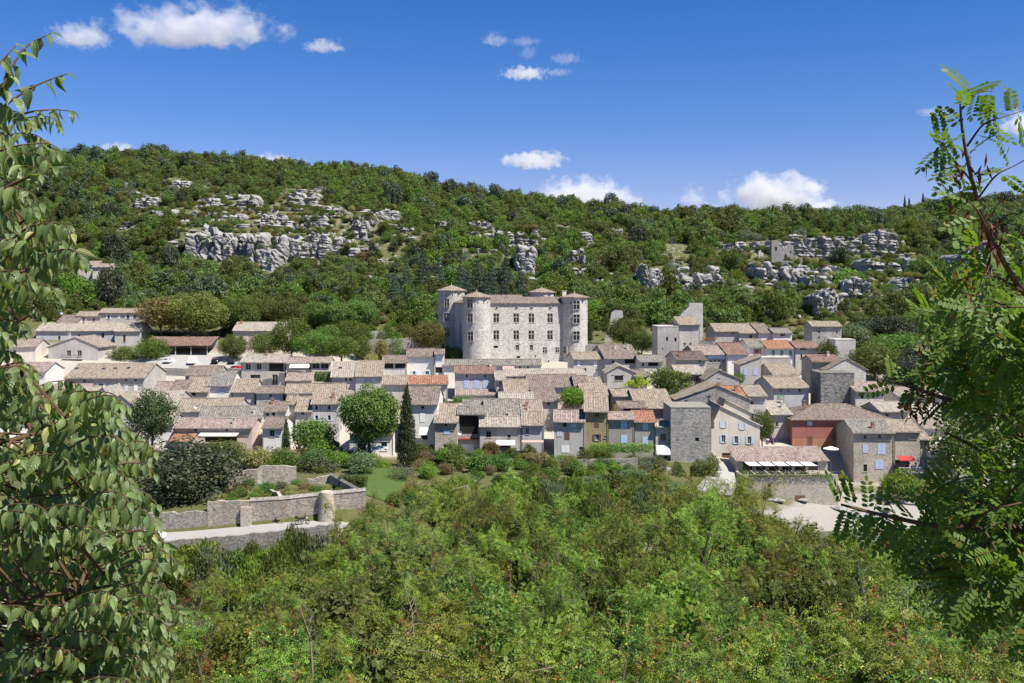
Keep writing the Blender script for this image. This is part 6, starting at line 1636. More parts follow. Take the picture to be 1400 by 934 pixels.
for (c, Y, s_, lf) in [(330, 155, 2.2, 'green'), (352, 156, 1.8, 'bright'), (365, 158, 2.6, 'ivy'), (318, 153, 1.8, 'green'), (398, 157, 2, 'dry'), (415, 158, 2.4, 'dry'), (432, 156, 2.2, 'green'), (445, 158, 2, 'dry'), (462, 155, 1.8, 'bright'),
                       (385, 160, 2.2, 'willow'), (300, 160, 2.4, 'green'), (340, 162, 2.4, 'ivy'), (405, 163, 2, 'green'), (425, 161, 1.5, 'dry'), (600, 175, 3, 'dry'), (640, 180, 2.5, 'dry'), (580, 168, 3.4, 'green'), (612, 170, 3.2, 'green'), (566, 163, 3.5, 'ivy'), (540, 160, 3.2, 'green')]:
    plant("terrace_shrub", {"green": "mid-green", "bright": "yellow-green", "ivy": "dark green", "willow": "grey-green", "dry": "dry straw-coloured"}[lf] + " low shrub growing inside the walled terrace gardens", 'shrub', lf, (c-700)/F*Y, Y, s_, s_*.75, 'shrub', 'shrubs of the walled terraces')
wl = "soft grey-green willow in the thicket along the river bank"
for i in range(46):
    Y = _r.uniform(146, 186); c = _r.uniform(600, 1030); X = (c-700)/F*Y
    lim = np.interp(c, [600, 700, 800, 880, 950, 1030], [655, 655, 650, 648, 684, 694])+_r.uniform(0, 26)
    top = CZ-(lim-400)*Y/F; g = float(gz(X, Y))
    if g < 2.4: g = 2.0
    if top-g < 2: continue
    plant("willow_tree", [wl, wl.replace("grey-green", "yellow-green"), wl, wl.replace("grey-green", "mid-green")][i % 4], 'willow', ['willow', 'bright', 'willow', 'green'][i % 4], X, Y, _r.uniform(4, 6.5), top-g, 'tree', 'willows along the river', var=i % 2)
for i, (c, yt, w_, Y, lf) in enumerate([(868, 640, 40, 190, 'willow'), (892, 648, 44, 188, 'bright'), (915, 658, 46, 186, 'willow'), (850, 650, 46, 184, 'green'), (938, 664, 40, 184, 'bright'), (960, 674, 44, 182, 'willow'), (985, 684, 40, 180, 'green'), (1005, 690, 40, 178, 'willow'), (900, 668, 50, 176, 'willow'), (940, 680, 50, 172, 'green'), (870, 660, 50, 178, 'bright'), (975, 690, 50, 168, 'willow'), (1030, 700, 40, 172, 'bright'), (1060, 712, 44, 166, 'willow'), (830, 648, 44, 188, 'green'), (805, 652, 46, 186, 'willow')]):
    tree_px("willow_tree", wl.replace("grey-green", {"willow": "grey-green", "bright": "yellow-green", "green": "mid-green"}[lf]), 'willow', lf, c, yt, w_, Y, None, 'tree', 'willows along the river', var=i % 2)
for (c, yt, w_, Y, lf) in [(262, 742, 70, 134, 'bright'), (300, 750, 60, 132, 'willow'), (236, 752, 50, 135, 'dry'), (340, 765, 60, 131, 'bright'), (410, 722, 40, 134, 'ivy'), (385, 745, 50, 130, 'green'), (450, 745, 55, 131, 'green'), (222, 756, 46, 134, 'green'), (282, 746, 50, 134, 'green'), (320, 752, 50, 133, 'ivy'), (362, 748, 46, 133, 'bright'), (428, 738, 46, 133, 'willow'), (470, 728, 46, 134, 'bright'), (345, 740, 34, 136, 'green'), (395, 734, 34, 136, 'bright')]:
    tree_px("bank_shrub", {"green": "mid-green", "bright": "yellow-green", "ivy": "dark green", "willow": "grey-green", "dry": "straw-coloured"}[lf] + " feathery shrub below the parapet of the road", 'willow', lf, c, yt, w_, Y, None, 'shrub', 'shrubs below the road')

for i, (c, yt, w_, Y, lf) in enumerate([(1055, 706, 36, 150, 'bright'), (1098, 716, 40, 140, 'green'), (1150, 726, 40, 134, 'bright'), (1190, 736, 46, 128, 'green'), (1232, 722, 44, 140, 'bright'), (1282, 712, 50, 146, 'green'), (1330, 702, 50, 150, 'bright'), (1380, 698, 50, 150, 'green'), (1082, 738, 44, 128, 'bright'), (1136, 752, 44, 122, 'green'), (1212, 752, 50, 120, 'bright'), (1262, 742, 50, 126, 'bright'), (1312, 732, 50, 130, 'green'), (1364, 724, 50, 134, 'bright'), (1178, 764, 44, 116, 'bright')]):
    tree_px("riverbank_bush", ("yellow-green" if lf == 'bright' else "mid-green") + " sprawling bush on the near bank of the river, right of the thicket", 'tall', lf, c, yt, w_, Y, None, 'bush', 'bushes of the near river bank', var=i % 2)
for i, (c, yt, w_, Y, lf) in enumerate([(496, 458, 18, 286, 'green'), (522, 462, 16, 285, 'redleaf'), (545, 456, 18, 287, 'bright'), (500, 448, 20, 298, 'green'), (530, 446, 22, 299, 'oak'), (552, 440, 24, 300, 'green'), (548, 480, 24, 281, 'ivy'), (508, 482, 16, 280, 'dry'), (610, 470, 16, 284, 'oak'), (625, 474, 16, 282, 'ivy')]):
    tree_px("terrace_bush", {"green": "mid-green", "bright": "yellow-green", "redleaf": "reddish", "oak": "dark green", "ivy": "deep green", "dry": "dry yellowish"}[lf] + " bush by the terrace walls left of the castle", 'shrub', lf, c, yt, w_, Y, None, 'bush', 'bushes by the castle terrace walls', var=i % 2)

for i in range(46):
    Y = _r.uniform(152, 163); c = _r.uniform(300, 488)
    plant("grass_tuft", ("straw-coloured" if i % 3 else "green") + " tuft of tall grass inside the walled terraces", 'shrub', 'dry' if i % 3 else 'bright', (c-700)/F*Y, Y, _r.uniform(1.4, 2.6), _r.uniform(.6, 1.1), 'grass tuft', 'grass tufts of the walled terraces', var=i % 2)

# --- false acacias (robinia) covering the near slope
def pinnate(npair, wl_, ln, seed=0, droop=.25):
    """one feathered leaf along +Y, leaflets as folded diamonds"""
    r = np.random.default_rng(seed); V, Q = [], []
    k = 0
    for i in range(npair):
        y = .16+.84*(i+.5)/npair; z = -droop*y*y
        for s in (-1, 1):
            l = wl_*(1-.35*abs(y-.55)); w2 = l*.40
            ang = R(62)+r.normal(0, .12)
            d = np.array([s*math.sin(ang), math.cos(ang)*.6, -.12+r.normal(0, .12)]); p = np.array([-d[1], d[0], 0])*s
            b = np.array([0, y, z])
            V += [b+d*.02, b+d*l*.5+p*w2*.5+np.array([0, 0, .02]), b+d*l, b+d*l*.5-p*w2*.5+np.array([0, 0, .02])]; Q.append([k, k+1, k+2, k+3]); k += 4
    y = 1.0; z = -droop; l = wl_*.8
    V += [np.array([0, y-.04, z]), np.array([.2*l, y+l*.5, z-.03]), np.array([0, y+l, z-.08]), np.array([-.2*l, y+l*.5, z-.03])]; Q.append([k, k+1, k+2, k+3])
    return np.array(V)*ln, np.array(Q)

def robinia(seed, leaf, H=8.0, Wd=6.0, nleaf=4600, ln=.29, npair=4):
    r = np.random.default_rng(seed); mb = MB()
    tips = []; h0 = H*.32
    top = np.array([r.normal(0, .3), r.normal(0, .3), h0])
    mb.tube([(0, 0, -1.2), tuple(top*np.array([.5, .5, .5])), tuple(top)], [.16, .14, .11], 7)
    for i in range(9):
        t_ = i*2.4+r.uniform(-.4, .4); ra = Wd*.5*r.uniform(.35, .85); e = np.array([ra*math.cos(t_), ra*math.sin(t_), H*r.uniform(.55, .95)])
        m_ = top*.5+e*.5+np.array([0, 0, -.4])+r.normal(0, .15, 3)
        mb.tube([tuple(top), tuple(m_), tuple(e)], [.08, .05, .015], 5)
        for k in range(7):
            s_ = top*(1-k/7)+e*(k/7) if k < 5 else e; f = s_+np.array([r.normal(0, .9), r.normal(0, .9), r.uniform(-.3, 1.0)])
            mb.tube([tuple(s_), tuple((s_+f)/2+np.array([0, 0, .1])), tuple(f)], [.025, .016, .006], 4); tips.append((s_, f))
    TV, TQ = pinnate(npair, .34, 1.0, seed)
    tips_a = np.array([a for a, b in tips]); tips_b = np.array([b for a, b in tips])
    k = r.integers(0, len(tips), nleaf); u = r.uniform(.1, 1.1, (nleaf, 1))
    P = tips_a[k]*(1-u)+tips_b[k]*u + r.normal(0, .17, (nleaf, 3))
    N = np.array([[0, 0, 1.0]])+.55*r.normal(size=(nleaf, 3)); x, y, z = basis(N, r.uniform(0, 6.28, nleaf))
    V, Q = scatter(TV, TQ, P, x, y, z, ln*r.uniform(.65, 1.3, nleaf))
    n1 = len(Q)
    # seed pods hanging in bunches
    npod = 400; cl = r.integers(0, len(tips), 22); k2 = cl[r.integers(0, 22, npod)]
    Pp = tips_b[k2]+r.normal(0, .16, (npod, 3))+np.array([0, 0, .1]); Np = r.normal(size=(npod, 3)); x, y, z = basis(Np, r.uniform(0, 6.28, npod))
    V2, Q2 = scatter(LONG*np.array([1.4, 1, 1]), LQ, Pp, x, y, z, .20*r.uniform(.7, 1.3, npod))
    cr = np_mesh("robinia_crown", np.concatenate([V, V2]), np.concatenate([Q, Q2+len(V)]), [L[leaf], L['pod']], mi=np.concatenate([np.zeros(n1, int), np.ones(len(Q2), int)]))
    return cr, mb.mesh("robinia_trunk", BARK)
RBN = [robinia(41, 'robinia', nleaf=3000, ln=.40, npair=5), robinia(42, 'robinia2', nleaf=3200, ln=.38, npair=5, Wd=6.5), robinia(43, 'robinia', nleaf=2800, ln=.42, npair=5, Wd=5.5)]
RB = [robinia(31, 'robinia'), robinia(32, 'robinia2', Wd=6.6), robinia(33, 'robinia', H=8.5), robinia(34, 'robinia2', nleaf=3600), robinia(35, 'robinia', Wd=5.4)]
rl = "feathery false acacia with brown seed pods on the near slope above the river"
def put_robinia(c, Y, top_row, wsc=1.0, label=rl, grp='false acacias of the near slope', v=None):
    X = (c-700)/F*Y; g = float(gz(X, Y)); top = CZ-(top_row-400)*Y/F; hgt = top-g
    if hgt < 1.5: return
    cr, tm = RBN[int(_r.integers(len(RBN)))] if Y < 48 else RB[int(_r.integers(len(RB)))]
    root = empty("false_acacia_tree", (X, Y, g), _r.uniform(0, 6.28)); s_ = hgt/8.4; root.scale = (max(.75, s_)*wsc, max(.75, s_)*wsc, s_)
    link("crown", cr, root); link("trunk", tm, root); tag(root, label, 'tree', grp)
# rows of tree tops as they step down the slope
bands = [(21, 930, 5, 200, 1440), (27, 890, 6, 200, 1440), (34, 855, 7, 190, 1430), (42, 825, 8, 180, 1420), (52, 795, 10, 190, 1420), (64, 765, 11, 210, 1410), (78, 745, 13, 250, 1400), (93, 722, 14, 360, 1380), (110, 706, 14, 430, 1180), (126, 694, 13, 480, 1120)]
for Y, row, n, c0, c1 in bands:
    for i in range(n):
        c = c0+(c1-c0)*(i+.5)/n+_r.uniform(-.4, .4)*(c1-c0)/n
        rr = row+_r.uniform(-34, 26)
        rr += np.interp(c, [180, 330, 430, 480, 540, 700, 900, 1030, 1090, 1160, 1300, 1400], [70, 60, 50, 16, -10, -26, -34, -14, 16, 34, 44, 34])*np.clip((Y-40)/60, .25, 1)
        put_robinia(c, Y+_r.uniform(-3, 3), rr, _r.uniform(.68, 1.0))
# a few broader dark crowns between them
for i, (c, Y, row, w_) in enumerate([(395, 96, 770, 7), (560, 84, 742, 7.5), (700, 100, 702, 8), (845, 88, 712, 7), (980, 100, 700, 8), (470, 62, 800, 6.5), (650, 58, 792, 6), (930, 60, 778, 6.5), (1085, 70, 768, 7), (1250, 56, 800, 7), (1340, 66, 790, 8), (760, 46, 838, 5), (1010, 44, 842, 5), (540, 40, 862, 4.5), (1190, 36, 870, 5), (330, 60, 836, 6)]):
    X = (c-700)/F*Y; g = float(gz(X, Y)); plant("thicket_tree", ['mid-green', 'dark olive-green', 'mid-green', 'yellow-green'][i % 4] + ' broad-leaved tree among the feathery false acacias', 'tall' if i % 3 else 'dense', ['green', 'oak', 'green', 'bright'][i % 4], X, Y, w_, max(3, CZ-(row-400)*Y/F-g), 'tree', 'dark trees in the thicket', g, var=i % 2)
# grey bare saplings among them
for i, (c, Y, yt, hgt) in enumerate([(1182, 44, 752, 6.5), (640, 70, 724, 6), (660, 72, 742, 5), (560, 48, 780, 5), (1240, 34, 800, 5), (420, 40, 812, 4.5)]):
    p = px(c, yt, Y); mb = MB(); r2 = np.random.default_rng(i)
    mb.tube([(0, 0, 0), (.22, 0, hgt*.3), (.1, .1, hgt*.6), (-.25, 0, hgt*.85), (-.35, 0, hgt)], [.06, .05, .035, .02, .006], 6)
    for k in range(12):
        z_ = hgt*r2.uniform(.3, .95); a_ = r2.uniform(0, 6.28); l_ = r2.uniform(.4, 1.3)*(1.1-z_/hgt); mb.tube([(0, 0, z_), (l_*.6*math.cos(a_), l_*.6*math.sin(a_), z_+l_*.6), (l_*math.cos(a_), l_*math.sin(a_), z_+l_*1.3)], [.025, .015, .005], 4)
    o = mb.build("bare_sapling_tree", BARKL); o.location = (p.x, Y, p.z-hgt); tag(o, "pale leafless sapling sticking up through the green thicket", "tree", "bare saplings")

# --- wooded hillside
def gn_scatter(name, protos, P, S, rot, idx, label):
    col = bpy.data.collections.new(name + "_sources")
    for i, o in enumerate(protos): col.objects.link(o)
    me = bpy.data.meshes.new(name); me.from_pydata([tuple(p) for p in P], [], [])
    for an, ty, dat in (("s", 'FLOAT_VECTOR', S), ("r", 'FLOAT', rot), ("i", 'INT', idx)):
        a = me.attributes.new(an, ty, 'POINT'); a.data.foreach_set("vector" if ty == 'FLOAT_VECTOR' else "value", np.asarray(dat, dtype=np.int32 if ty == 'INT' else np.float32).ravel())
    o = link(name, me); ng = bpy.data.node_groups.new(name, 'GeometryNodeTree')
    ng.interface.new_socket("Geometry", in_out='INPUT', socket_type='NodeSocketGeometry'); ng.interface.new_socket("Geometry", in_out='OUTPUT', socket_type='NodeSocketGeometry')
    gi = ng.nodes.new("NodeGroupInput"); go = ng.nodes.new("NodeGroupOutput"); iop = ng.nodes.new("GeometryNodeInstanceOnPoints"); ci = ng.nodes.new("GeometryNodeCollectionInfo")
    ci.inputs["Collection"].default_value = col; ci.inputs["Separate Children"].default_value = True; ci.inputs["Reset Children"].default_value = True
    def attr(n_, ty):
        a = ng.nodes.new("GeometryNodeInputNamedAttribute"); a.data_type = ty; a.inputs[0].default_value = n_; return a.outputs[0]
    ng.links.new(gi.outputs[0], iop.inputs["Points"]); ng.links.new(ci.outputs[0], iop.inputs["Instance"]); iop.inputs["Pick Instance"].default_value = True
    ng.links.new(attr("i", 'INT'), iop.inputs["Instance Index"]); ng.links.new(attr("s", 'FLOAT_VECTOR'), iop.inputs["Scale"])
    cx = ng.nodes.new("ShaderNodeCombineXYZ"); ng.links.new(attr("r", 'FLOAT'), cx.inputs[2]); ng.links.new(cx.outputs[0], iop.inputs["Rotation"])
    ng.links.new(iop.outputs[0], go.inputs[0])
    md = o.modifiers.new("scatter", 'NODES'); md.node_group = ng
    tag(o, label, kind="stuff"); return o

def hill_mesh(seed, leaf, n=24, per=95, size=.062, tall=1.0):
    rr = np.random.default_rng(seed); B = []
    for i in range(n):
        t_ = rr.uniform(0, 6.28); q = .40*math.sqrt(rr.uniform(.02, 1)); z_ = rr.uniform(.12, .72)*tall*(1-.5*(q/.42)**2); s_ = rr.uniform(.09, .21)
        B.append(((q*math.cos(t_), q*math.sin(t_), z_), (s_, s_, s_*.8), int(per*(s_/.16)**2)))
    B.append(((0, 0, .34*tall), (.30, .30, .28*tall), 260))
    V, Q = leaf_cloud(B, size, seed, shell=.45); mb = MB(); mb.tube([(0, 0, -.25), (.02, 0, .3)], [.035, .02], 5)
    hi = np.percentile(np.abs(V[:, :2]), 98.5); V = V*np.array([.5/hi, .5/hi, .9*tall/np.percentile(V[:, 2], 99.7)])
    tv = np.array(mb.v); tq = np.array([f for f in mb.f if len(f) == 4])
    return np_mesh("hillside_oak_tree", np.concatenate([V, tv]), np.concatenate([Q, tq+len(V)]), [L[leaf], BARK], mi=np.concatenate([np.zeros(len(Q), int), np.ones(len(tq), int)]))
HM = [hill_mesh(61, 'oak'), hill_mesh(62, 'holm', tall=1.2), hill_mesh(63, 'green'), hill_mesh(64, 'oak', n=14), hill_mesh(65, 'bright', n=16, tall=.85), hill_mesh(66, 'olive', n=12, per=60, tall=.75)]
def build_woods():
    r = np.random.default_rng(77); pts = []
    rects = []
    for (x0, x1, yt, yb, Y, c_, l_) in CLIFFS: rects.append((x0, x1, yt, yb))
    rects = np.array(rects, dtype=float)
    keep_clear = [(1028, 1092, 326, 392, 430), (912, 936, 320, 338, 448), (94, 155, 352, 370, 366), (596, 805, 380, 480, 316), (895, 965, 405, 480, 290), (820, 856, 420, 470, 302)]
    Y = 318.0
    while Y < 655:
        st = 4.2+(Y-318)*.004
        for X in np.arange(-.66*Y, .62*Y, st):
            x = X+r.uniform(-.5, .5)*st; y = Y+r.uniform(-.5, .5)*st
            z = float(gz(x, y)); c = 700+F*x/y; row = 400+F*(CZ-z)/y
            if Y < 345 and not (c < 580 or c > 815): pass
            b = float(hill_bare(np.array([x]), np.array([y]))[0])
            if r.uniform() < b*.55+.02: continue
            s_ = (4.0+6.8*r.uniform()**1.5)*(1-.45*b)
            if r.uniform() < .3: s_ *= .6
            if y > 590: s_ = max(s_, r.uniform(5.5, 10.5))
            h_ = .78*s_; top = 400+F*(CZ-z-h_)/y; hw = s_*.4*F/y
            inside = (rects[:, 0] < c+hw*.6) & (rects[:, 1] > c-hw*.6) & (rects[:, 3] > top+2) & (rects[:, 2] < row-1)
            if inside.any() and r.uniform() < .86: continue
            if any(a < c+hw and b_ > c-hw and t_ < row and u_ > top and y < lim for a, b_, t_, u_, lim in keep_clear): continue
            if y < 330 and (c < 560 and row > 415): 
                if r.uniform() < .5: continue
            k = int(r.choice([0, 0, 1, 2, 2, 2, 3, 3, 4, 5]))
            if b < .15 and k == 5: k = 0
            pts.append((x, y, z-.15, s_, r.uniform(0, 6.28), k, s_/y if -10 < c < 1410 else 0))
        Y += st*.92
    pts = np.array(pts); order = np.argsort(-pts[:, 6]); near = order[:285]; far = order[285:]
    lab = ["rounded dark green oak on the wooded hillside behind the village", "mid green bushy tree on the wooded hillside behind the village", "greyish scrub tree on the rocky hillside behind the village"]
    grp = ["dark oaks on the hillside", "mid green trees on the hillside", "grey scrub trees on the hillside"]
    for i in near:
        x, y, z, s_, ro, k, _ = pts[i]; k = int(k); o = link("hillside_oak_tree", HM[k], None, (x, y, z), ro); o.scale = (s_*random.uniform(.75, 1.35), s_*random.uniform(.8, 1.3), s_*random.uniform(.7, 1.3))
        q = 2 if k == 5 else 1 if k in (2, 4) else 0; tag(o, lab[q], 'tree', grp[q])
    protos = [bpy.data.objects.new("wood_source_%d" % i, m_) for i, m_ in enumerate(HM)]
    f = pts[far]; vs = f[:, 3:4]*np.stack([r.uniform(.75, 1.35, len(f)), r.uniform(.75, 1.35, len(f)), r.uniform(.65, 1.35, len(f))], -1); gn_scatter("woods", protos, f[:, :3], vs, f[:, 4], f[:, 5].astype(int), "mass of oak scrub covering the upper hillside")
    print("hill trees", len(pts))
    # ground scrub: hillside, village edges and river banks
    sp_, S, ro, ix = [], [], [], []
    sh = [bpy.data.objects.new("scrub_source_%d" % i, tree_parts('shrub', 0, lf)[0]) for i, lf in enumerate(('oak', 'green', 'dry', 'bright'))]
    n = 0
    for _ in range(14000):
        if n > 5600: break
        q = r.uniform()
        if q < .66: y = r.uniform(316, 520); c = r.uniform(20, 1420)
        elif q < .9: y = r.uniform(40, 150); c = r.uniform(100, 1450)
        else: y = r.uniform(300, 330); c = r.uniform(150, 1350)
        x = (c-700)/F*y; z = float(gz(x, y))
        if z < 3.2: continue
        if 136 < y < 149 and c < 480: continue
        if 380 < y and r.uniform() < .2: continue
        if any(a < c < b_ and y < lim+4 and y > lim-25 for a, b_, t_, u_, lim in keep_clear): continue
        sp_.append((x, y, z-.1)); s0 = r.uniform(.8, 2.6) if y < 330 else r.uniform(1.2, 3.6); S.append((s0*r.uniform(.8, 1.4), s0*r.uniform(.8, 1.4), s0*r.uniform(.5, 1.0))); ro.append(r.uniform(0, 6.28)); ix.append(int(r.choice([0, 0, 1, 2]) if y > 200 else r.choice([1, 1, 3, 2]))); n += 1
    for (x0, x1, yt, yb, Yc) in CLIFF_POS:      # bushes rooted on the ledges, tops and feet of the cliffs
        for _ in range(int(2+(x1-x0)/9)):
            c = r.uniform(x0, x1); w3 = px(c, yt, Yc+r.uniform(1.5, 5)); s0 = r.uniform(1.2, 3.2); sp_.append((w3.x, w3.y, w3.z-.4)); S.append((s0, s0, s0*r.uniform(.6, 1))); ro.append(r.uniform(0, 6.28)); ix.append(int(r.choice([0, 1, 1, 2])))
            c = r.uniform(x0, x1); y = Yc-r.uniform(3.5, 7); x = (c-700)/F*y; s0 = r.uniform(1.4, 3.4); sp_.append((x, y, float(gz(x, y))-.1)); S.append((s0*1.2, s0, s0*r.uniform(.6, 1))); ro.append(r.uniform(0, 6.28)); ix.append(int(r.choice([0, 1, 1, 2])))
            if yb-yt > 22 and r.uniform() < .6:
                t_ = r.uniform(.25, .8); w3 = px(r.uniform(x0, x1), yt+(yb-yt)*t_, Yc-r.uniform(.5, 2.2)); s0 = r.uniform(.9, 2.0); sp_.append(tuple(w3)); S.append((s0, s0, s0*.8)); ro.append(r.uniform(0, 6.28)); ix.append(int(r.choice([0, 1])))
    gn_scatter("undergrowth", sh, sp_, S, ro, ix, "low scrub and weeds between the trees")
build_woods()
for i, (c, yt, w_, Y) in enumerate([(556, 352, 20, 362), (578, 340, 24, 372), (600, 345, 22, 366), (630, 352, 24, 350), (652, 345, 24, 356), (672, 352, 22, 350), (692, 342, 24, 358), (712, 356, 22, 346), (640, 368, 22, 338), (664, 370, 22, 338), (690, 372, 22, 337), (540, 372, 22, 345), (480, 378, 22, 345), (395, 370, 22, 352)]):
    tree_px("fir_tree", "dark bluish fir in the group of conifers behind the castle", 'fir', 'fir', c, yt, w_, Y, None, 'tree', 'firs behind the castle', var=i % 2)
for c, yt in ((1237, 268), (1243, 271), (1262, 264)):
    tree_px("cypress_tree", "tiny dark cypress on the skyline at the right", 'cypress', 'cypress', c, yt, 5, 618, None, 'tree', 'skyline cypresses')
# ------------------------------------------------------------------ dark trees closing the right-hand slope above the houses
for i, (c, yt, w_, Y) in enumerate([(1195, 470, 60, 262), (1230, 455, 70, 275), (1270, 470, 70, 262), (1310, 452, 70, 280), (1350, 470, 80, 262), (1390, 450, 80, 280), (1250, 490, 60, 248), (1300, 500, 64, 244), (1345, 515, 70, 236), (1390, 520, 80, 232), (1215, 432, 60, 300), (1265, 425, 70, 305), (1325, 425, 70, 305), (1380, 420, 80, 306), (1180, 440, 50, 302), (1400, 560, 80, 222), (1440, 470, 80, 262), (1490, 455, 80, 275), (1540, 470, 80, 262), (1450, 520, 80, 240), (1510, 510, 80, 244), (1580, 500, 80, 250), (1470, 560, 80, 225), (1540, 550, 80, 228), (1600, 455, 80, 280), (1460, 430, 80, 305), (1530, 425, 80, 306)]):
    tree_px("slope_tree", ['dark olive', 'mid-green', 'blackish green', 'mid-green'][i % 4] + ' leafy tree on the slope above the right-hand houses, behind the acacia', 'dense', ['oak', 'green', 'holm', 'green'][i % 4], c, yt, w_, Y, None, 'tree', 'trees above the right-hand houses', var=i % 2)

# ------------------------------------------------------------------ the hackberry leaning in from the left
def hackberry_leaf():
    """ovate leaf with a drawn-out tip, folded at the midrib and curling down"""
    ys = np.array([0, .12, .3, .5, .7, .86, 1.0]); wd = np.array([.02, .145, .195, .17, .10, .032, .004]); V, UV = [], []
    for y, w_ in zip(ys, wd):
        z = -.30*y*y
        for k, u in enumerate((-1, -.5, 0, .5, 1)): V.append((u*w_, y*(1-.10*y), z+.75*abs(u)*w_-.25*(abs(u)**3)*w_)); UV.append((u*.5+.5, y))
    Q = [[i*5+j, i*5+j+1, (i+1)*5+j+1, (i+1)*5+j] for i in range(6) for j in range(4)]
    return np.array(V), np.array(Q), np.array(UV)

def hackberry_mat():
    m, nt, out = new_mat("leaves_hackberry")
    geo = nd(nt, "ShaderNodeNewGeometry"); uv = coords(nt, "UV"); sp = nd(nt, "ShaderNodeSeparateXYZ"); nt.links.new(uv, sp.inputs[0])
    rnd = geo.outputs["Random Per Island"]
    col = mixc(nt, rnd, (0.085, 0.138, 0.044), (0.215, 0.285, 0.095))
    ed = mth(nt, 'ABSOLUTE', mth(nt, 'SUBTRACT', sp.outputs[0], .5))
    col = mixc(nt, mth(nt, 'MULTIPLY', ramp_fac(nt, ed, .40, .5), .55), col, (0.30, 0.30, 0.08))         # yellowing margin
    col = mixc(nt, mth(nt, 'MULTIPLY', ramp_fac(nt, ed, .035, .0), .5), col, (0.20, 0.24, 0.10))      # midrib
    # side veins
    vn = mth(nt, 'SINE', mth(nt, 'MULTIPLY', mth(nt, 'SUBTRACT', sp.outputs[1], mth(nt, 'MULTIPLY', ed, .55)), 46.0))
    col = mixc(nt, mth(nt, 'MULTIPLY', ramp_fac(nt, vn, .8, 1.0), .12), col, (0.16, 0.20, 0.08))
    col = mixc(nt, mth(nt, 'GREATER_THAN', rnd, .955), col, (0.34, 0.34, 0.10))
    back = mixc(nt, .6, col, (0.20, 0.24, 0.13))
    col2 = mixc(nt, geo.outputs["Backfacing"], col, back)
    p = nd(nt, "ShaderNodeBsdfPrincipled"); nt.links.new(col2, p.inputs["Base Color"]); p.inputs["Roughness"].default_value = .40; p.inputs["Specular IOR Level"].default_value = .5
    b = nd(nt, "ShaderNodeBump"); b.inputs["Strength"].default_value = .3; b.inputs["Distance"].default_value = .004; nt.links.new(vn, b.inputs["Height"]); nt.links.new(b.outputs[0], p.inputs["Normal"])
    t = nd(nt, "ShaderNodeBsdfTranslucent"); nt.links.new(mixc(nt, 1.0, col, (1.7, 1.7, .6), 'MULTIPLY'), t.inputs[0])
    mx = nd(nt, "ShaderNodeMixShader"); mx.inputs[0].default_value = .36; nt.links.new(p.outputs[0], mx.inputs[1]); nt.links.new(t.outputs[0], mx.inputs[2]); nt.links.new(mx.outputs[0], out.inputs[0])
    return m

def catmull(pts, n=8):
    pts = [np.array(p, float) for p in pts]; pts = [2*pts[0]-pts[1]] + pts + [2*pts[-1]-pts[-2]]; out = []
    for i in range(1, len(pts)-2):
        for k in range(n):
            t_ = k/n; a, b, c, d = pts[i-1], pts[i], pts[i+1], pts[i+2]
            out.append(.5*((2*b)+(-a+c)*t_+(2*a-5*b+4*c-d)*t_**2+(-a+3*b-3*c+d)*t_**3))
    out.append(pts[-2]); return np.array(out)

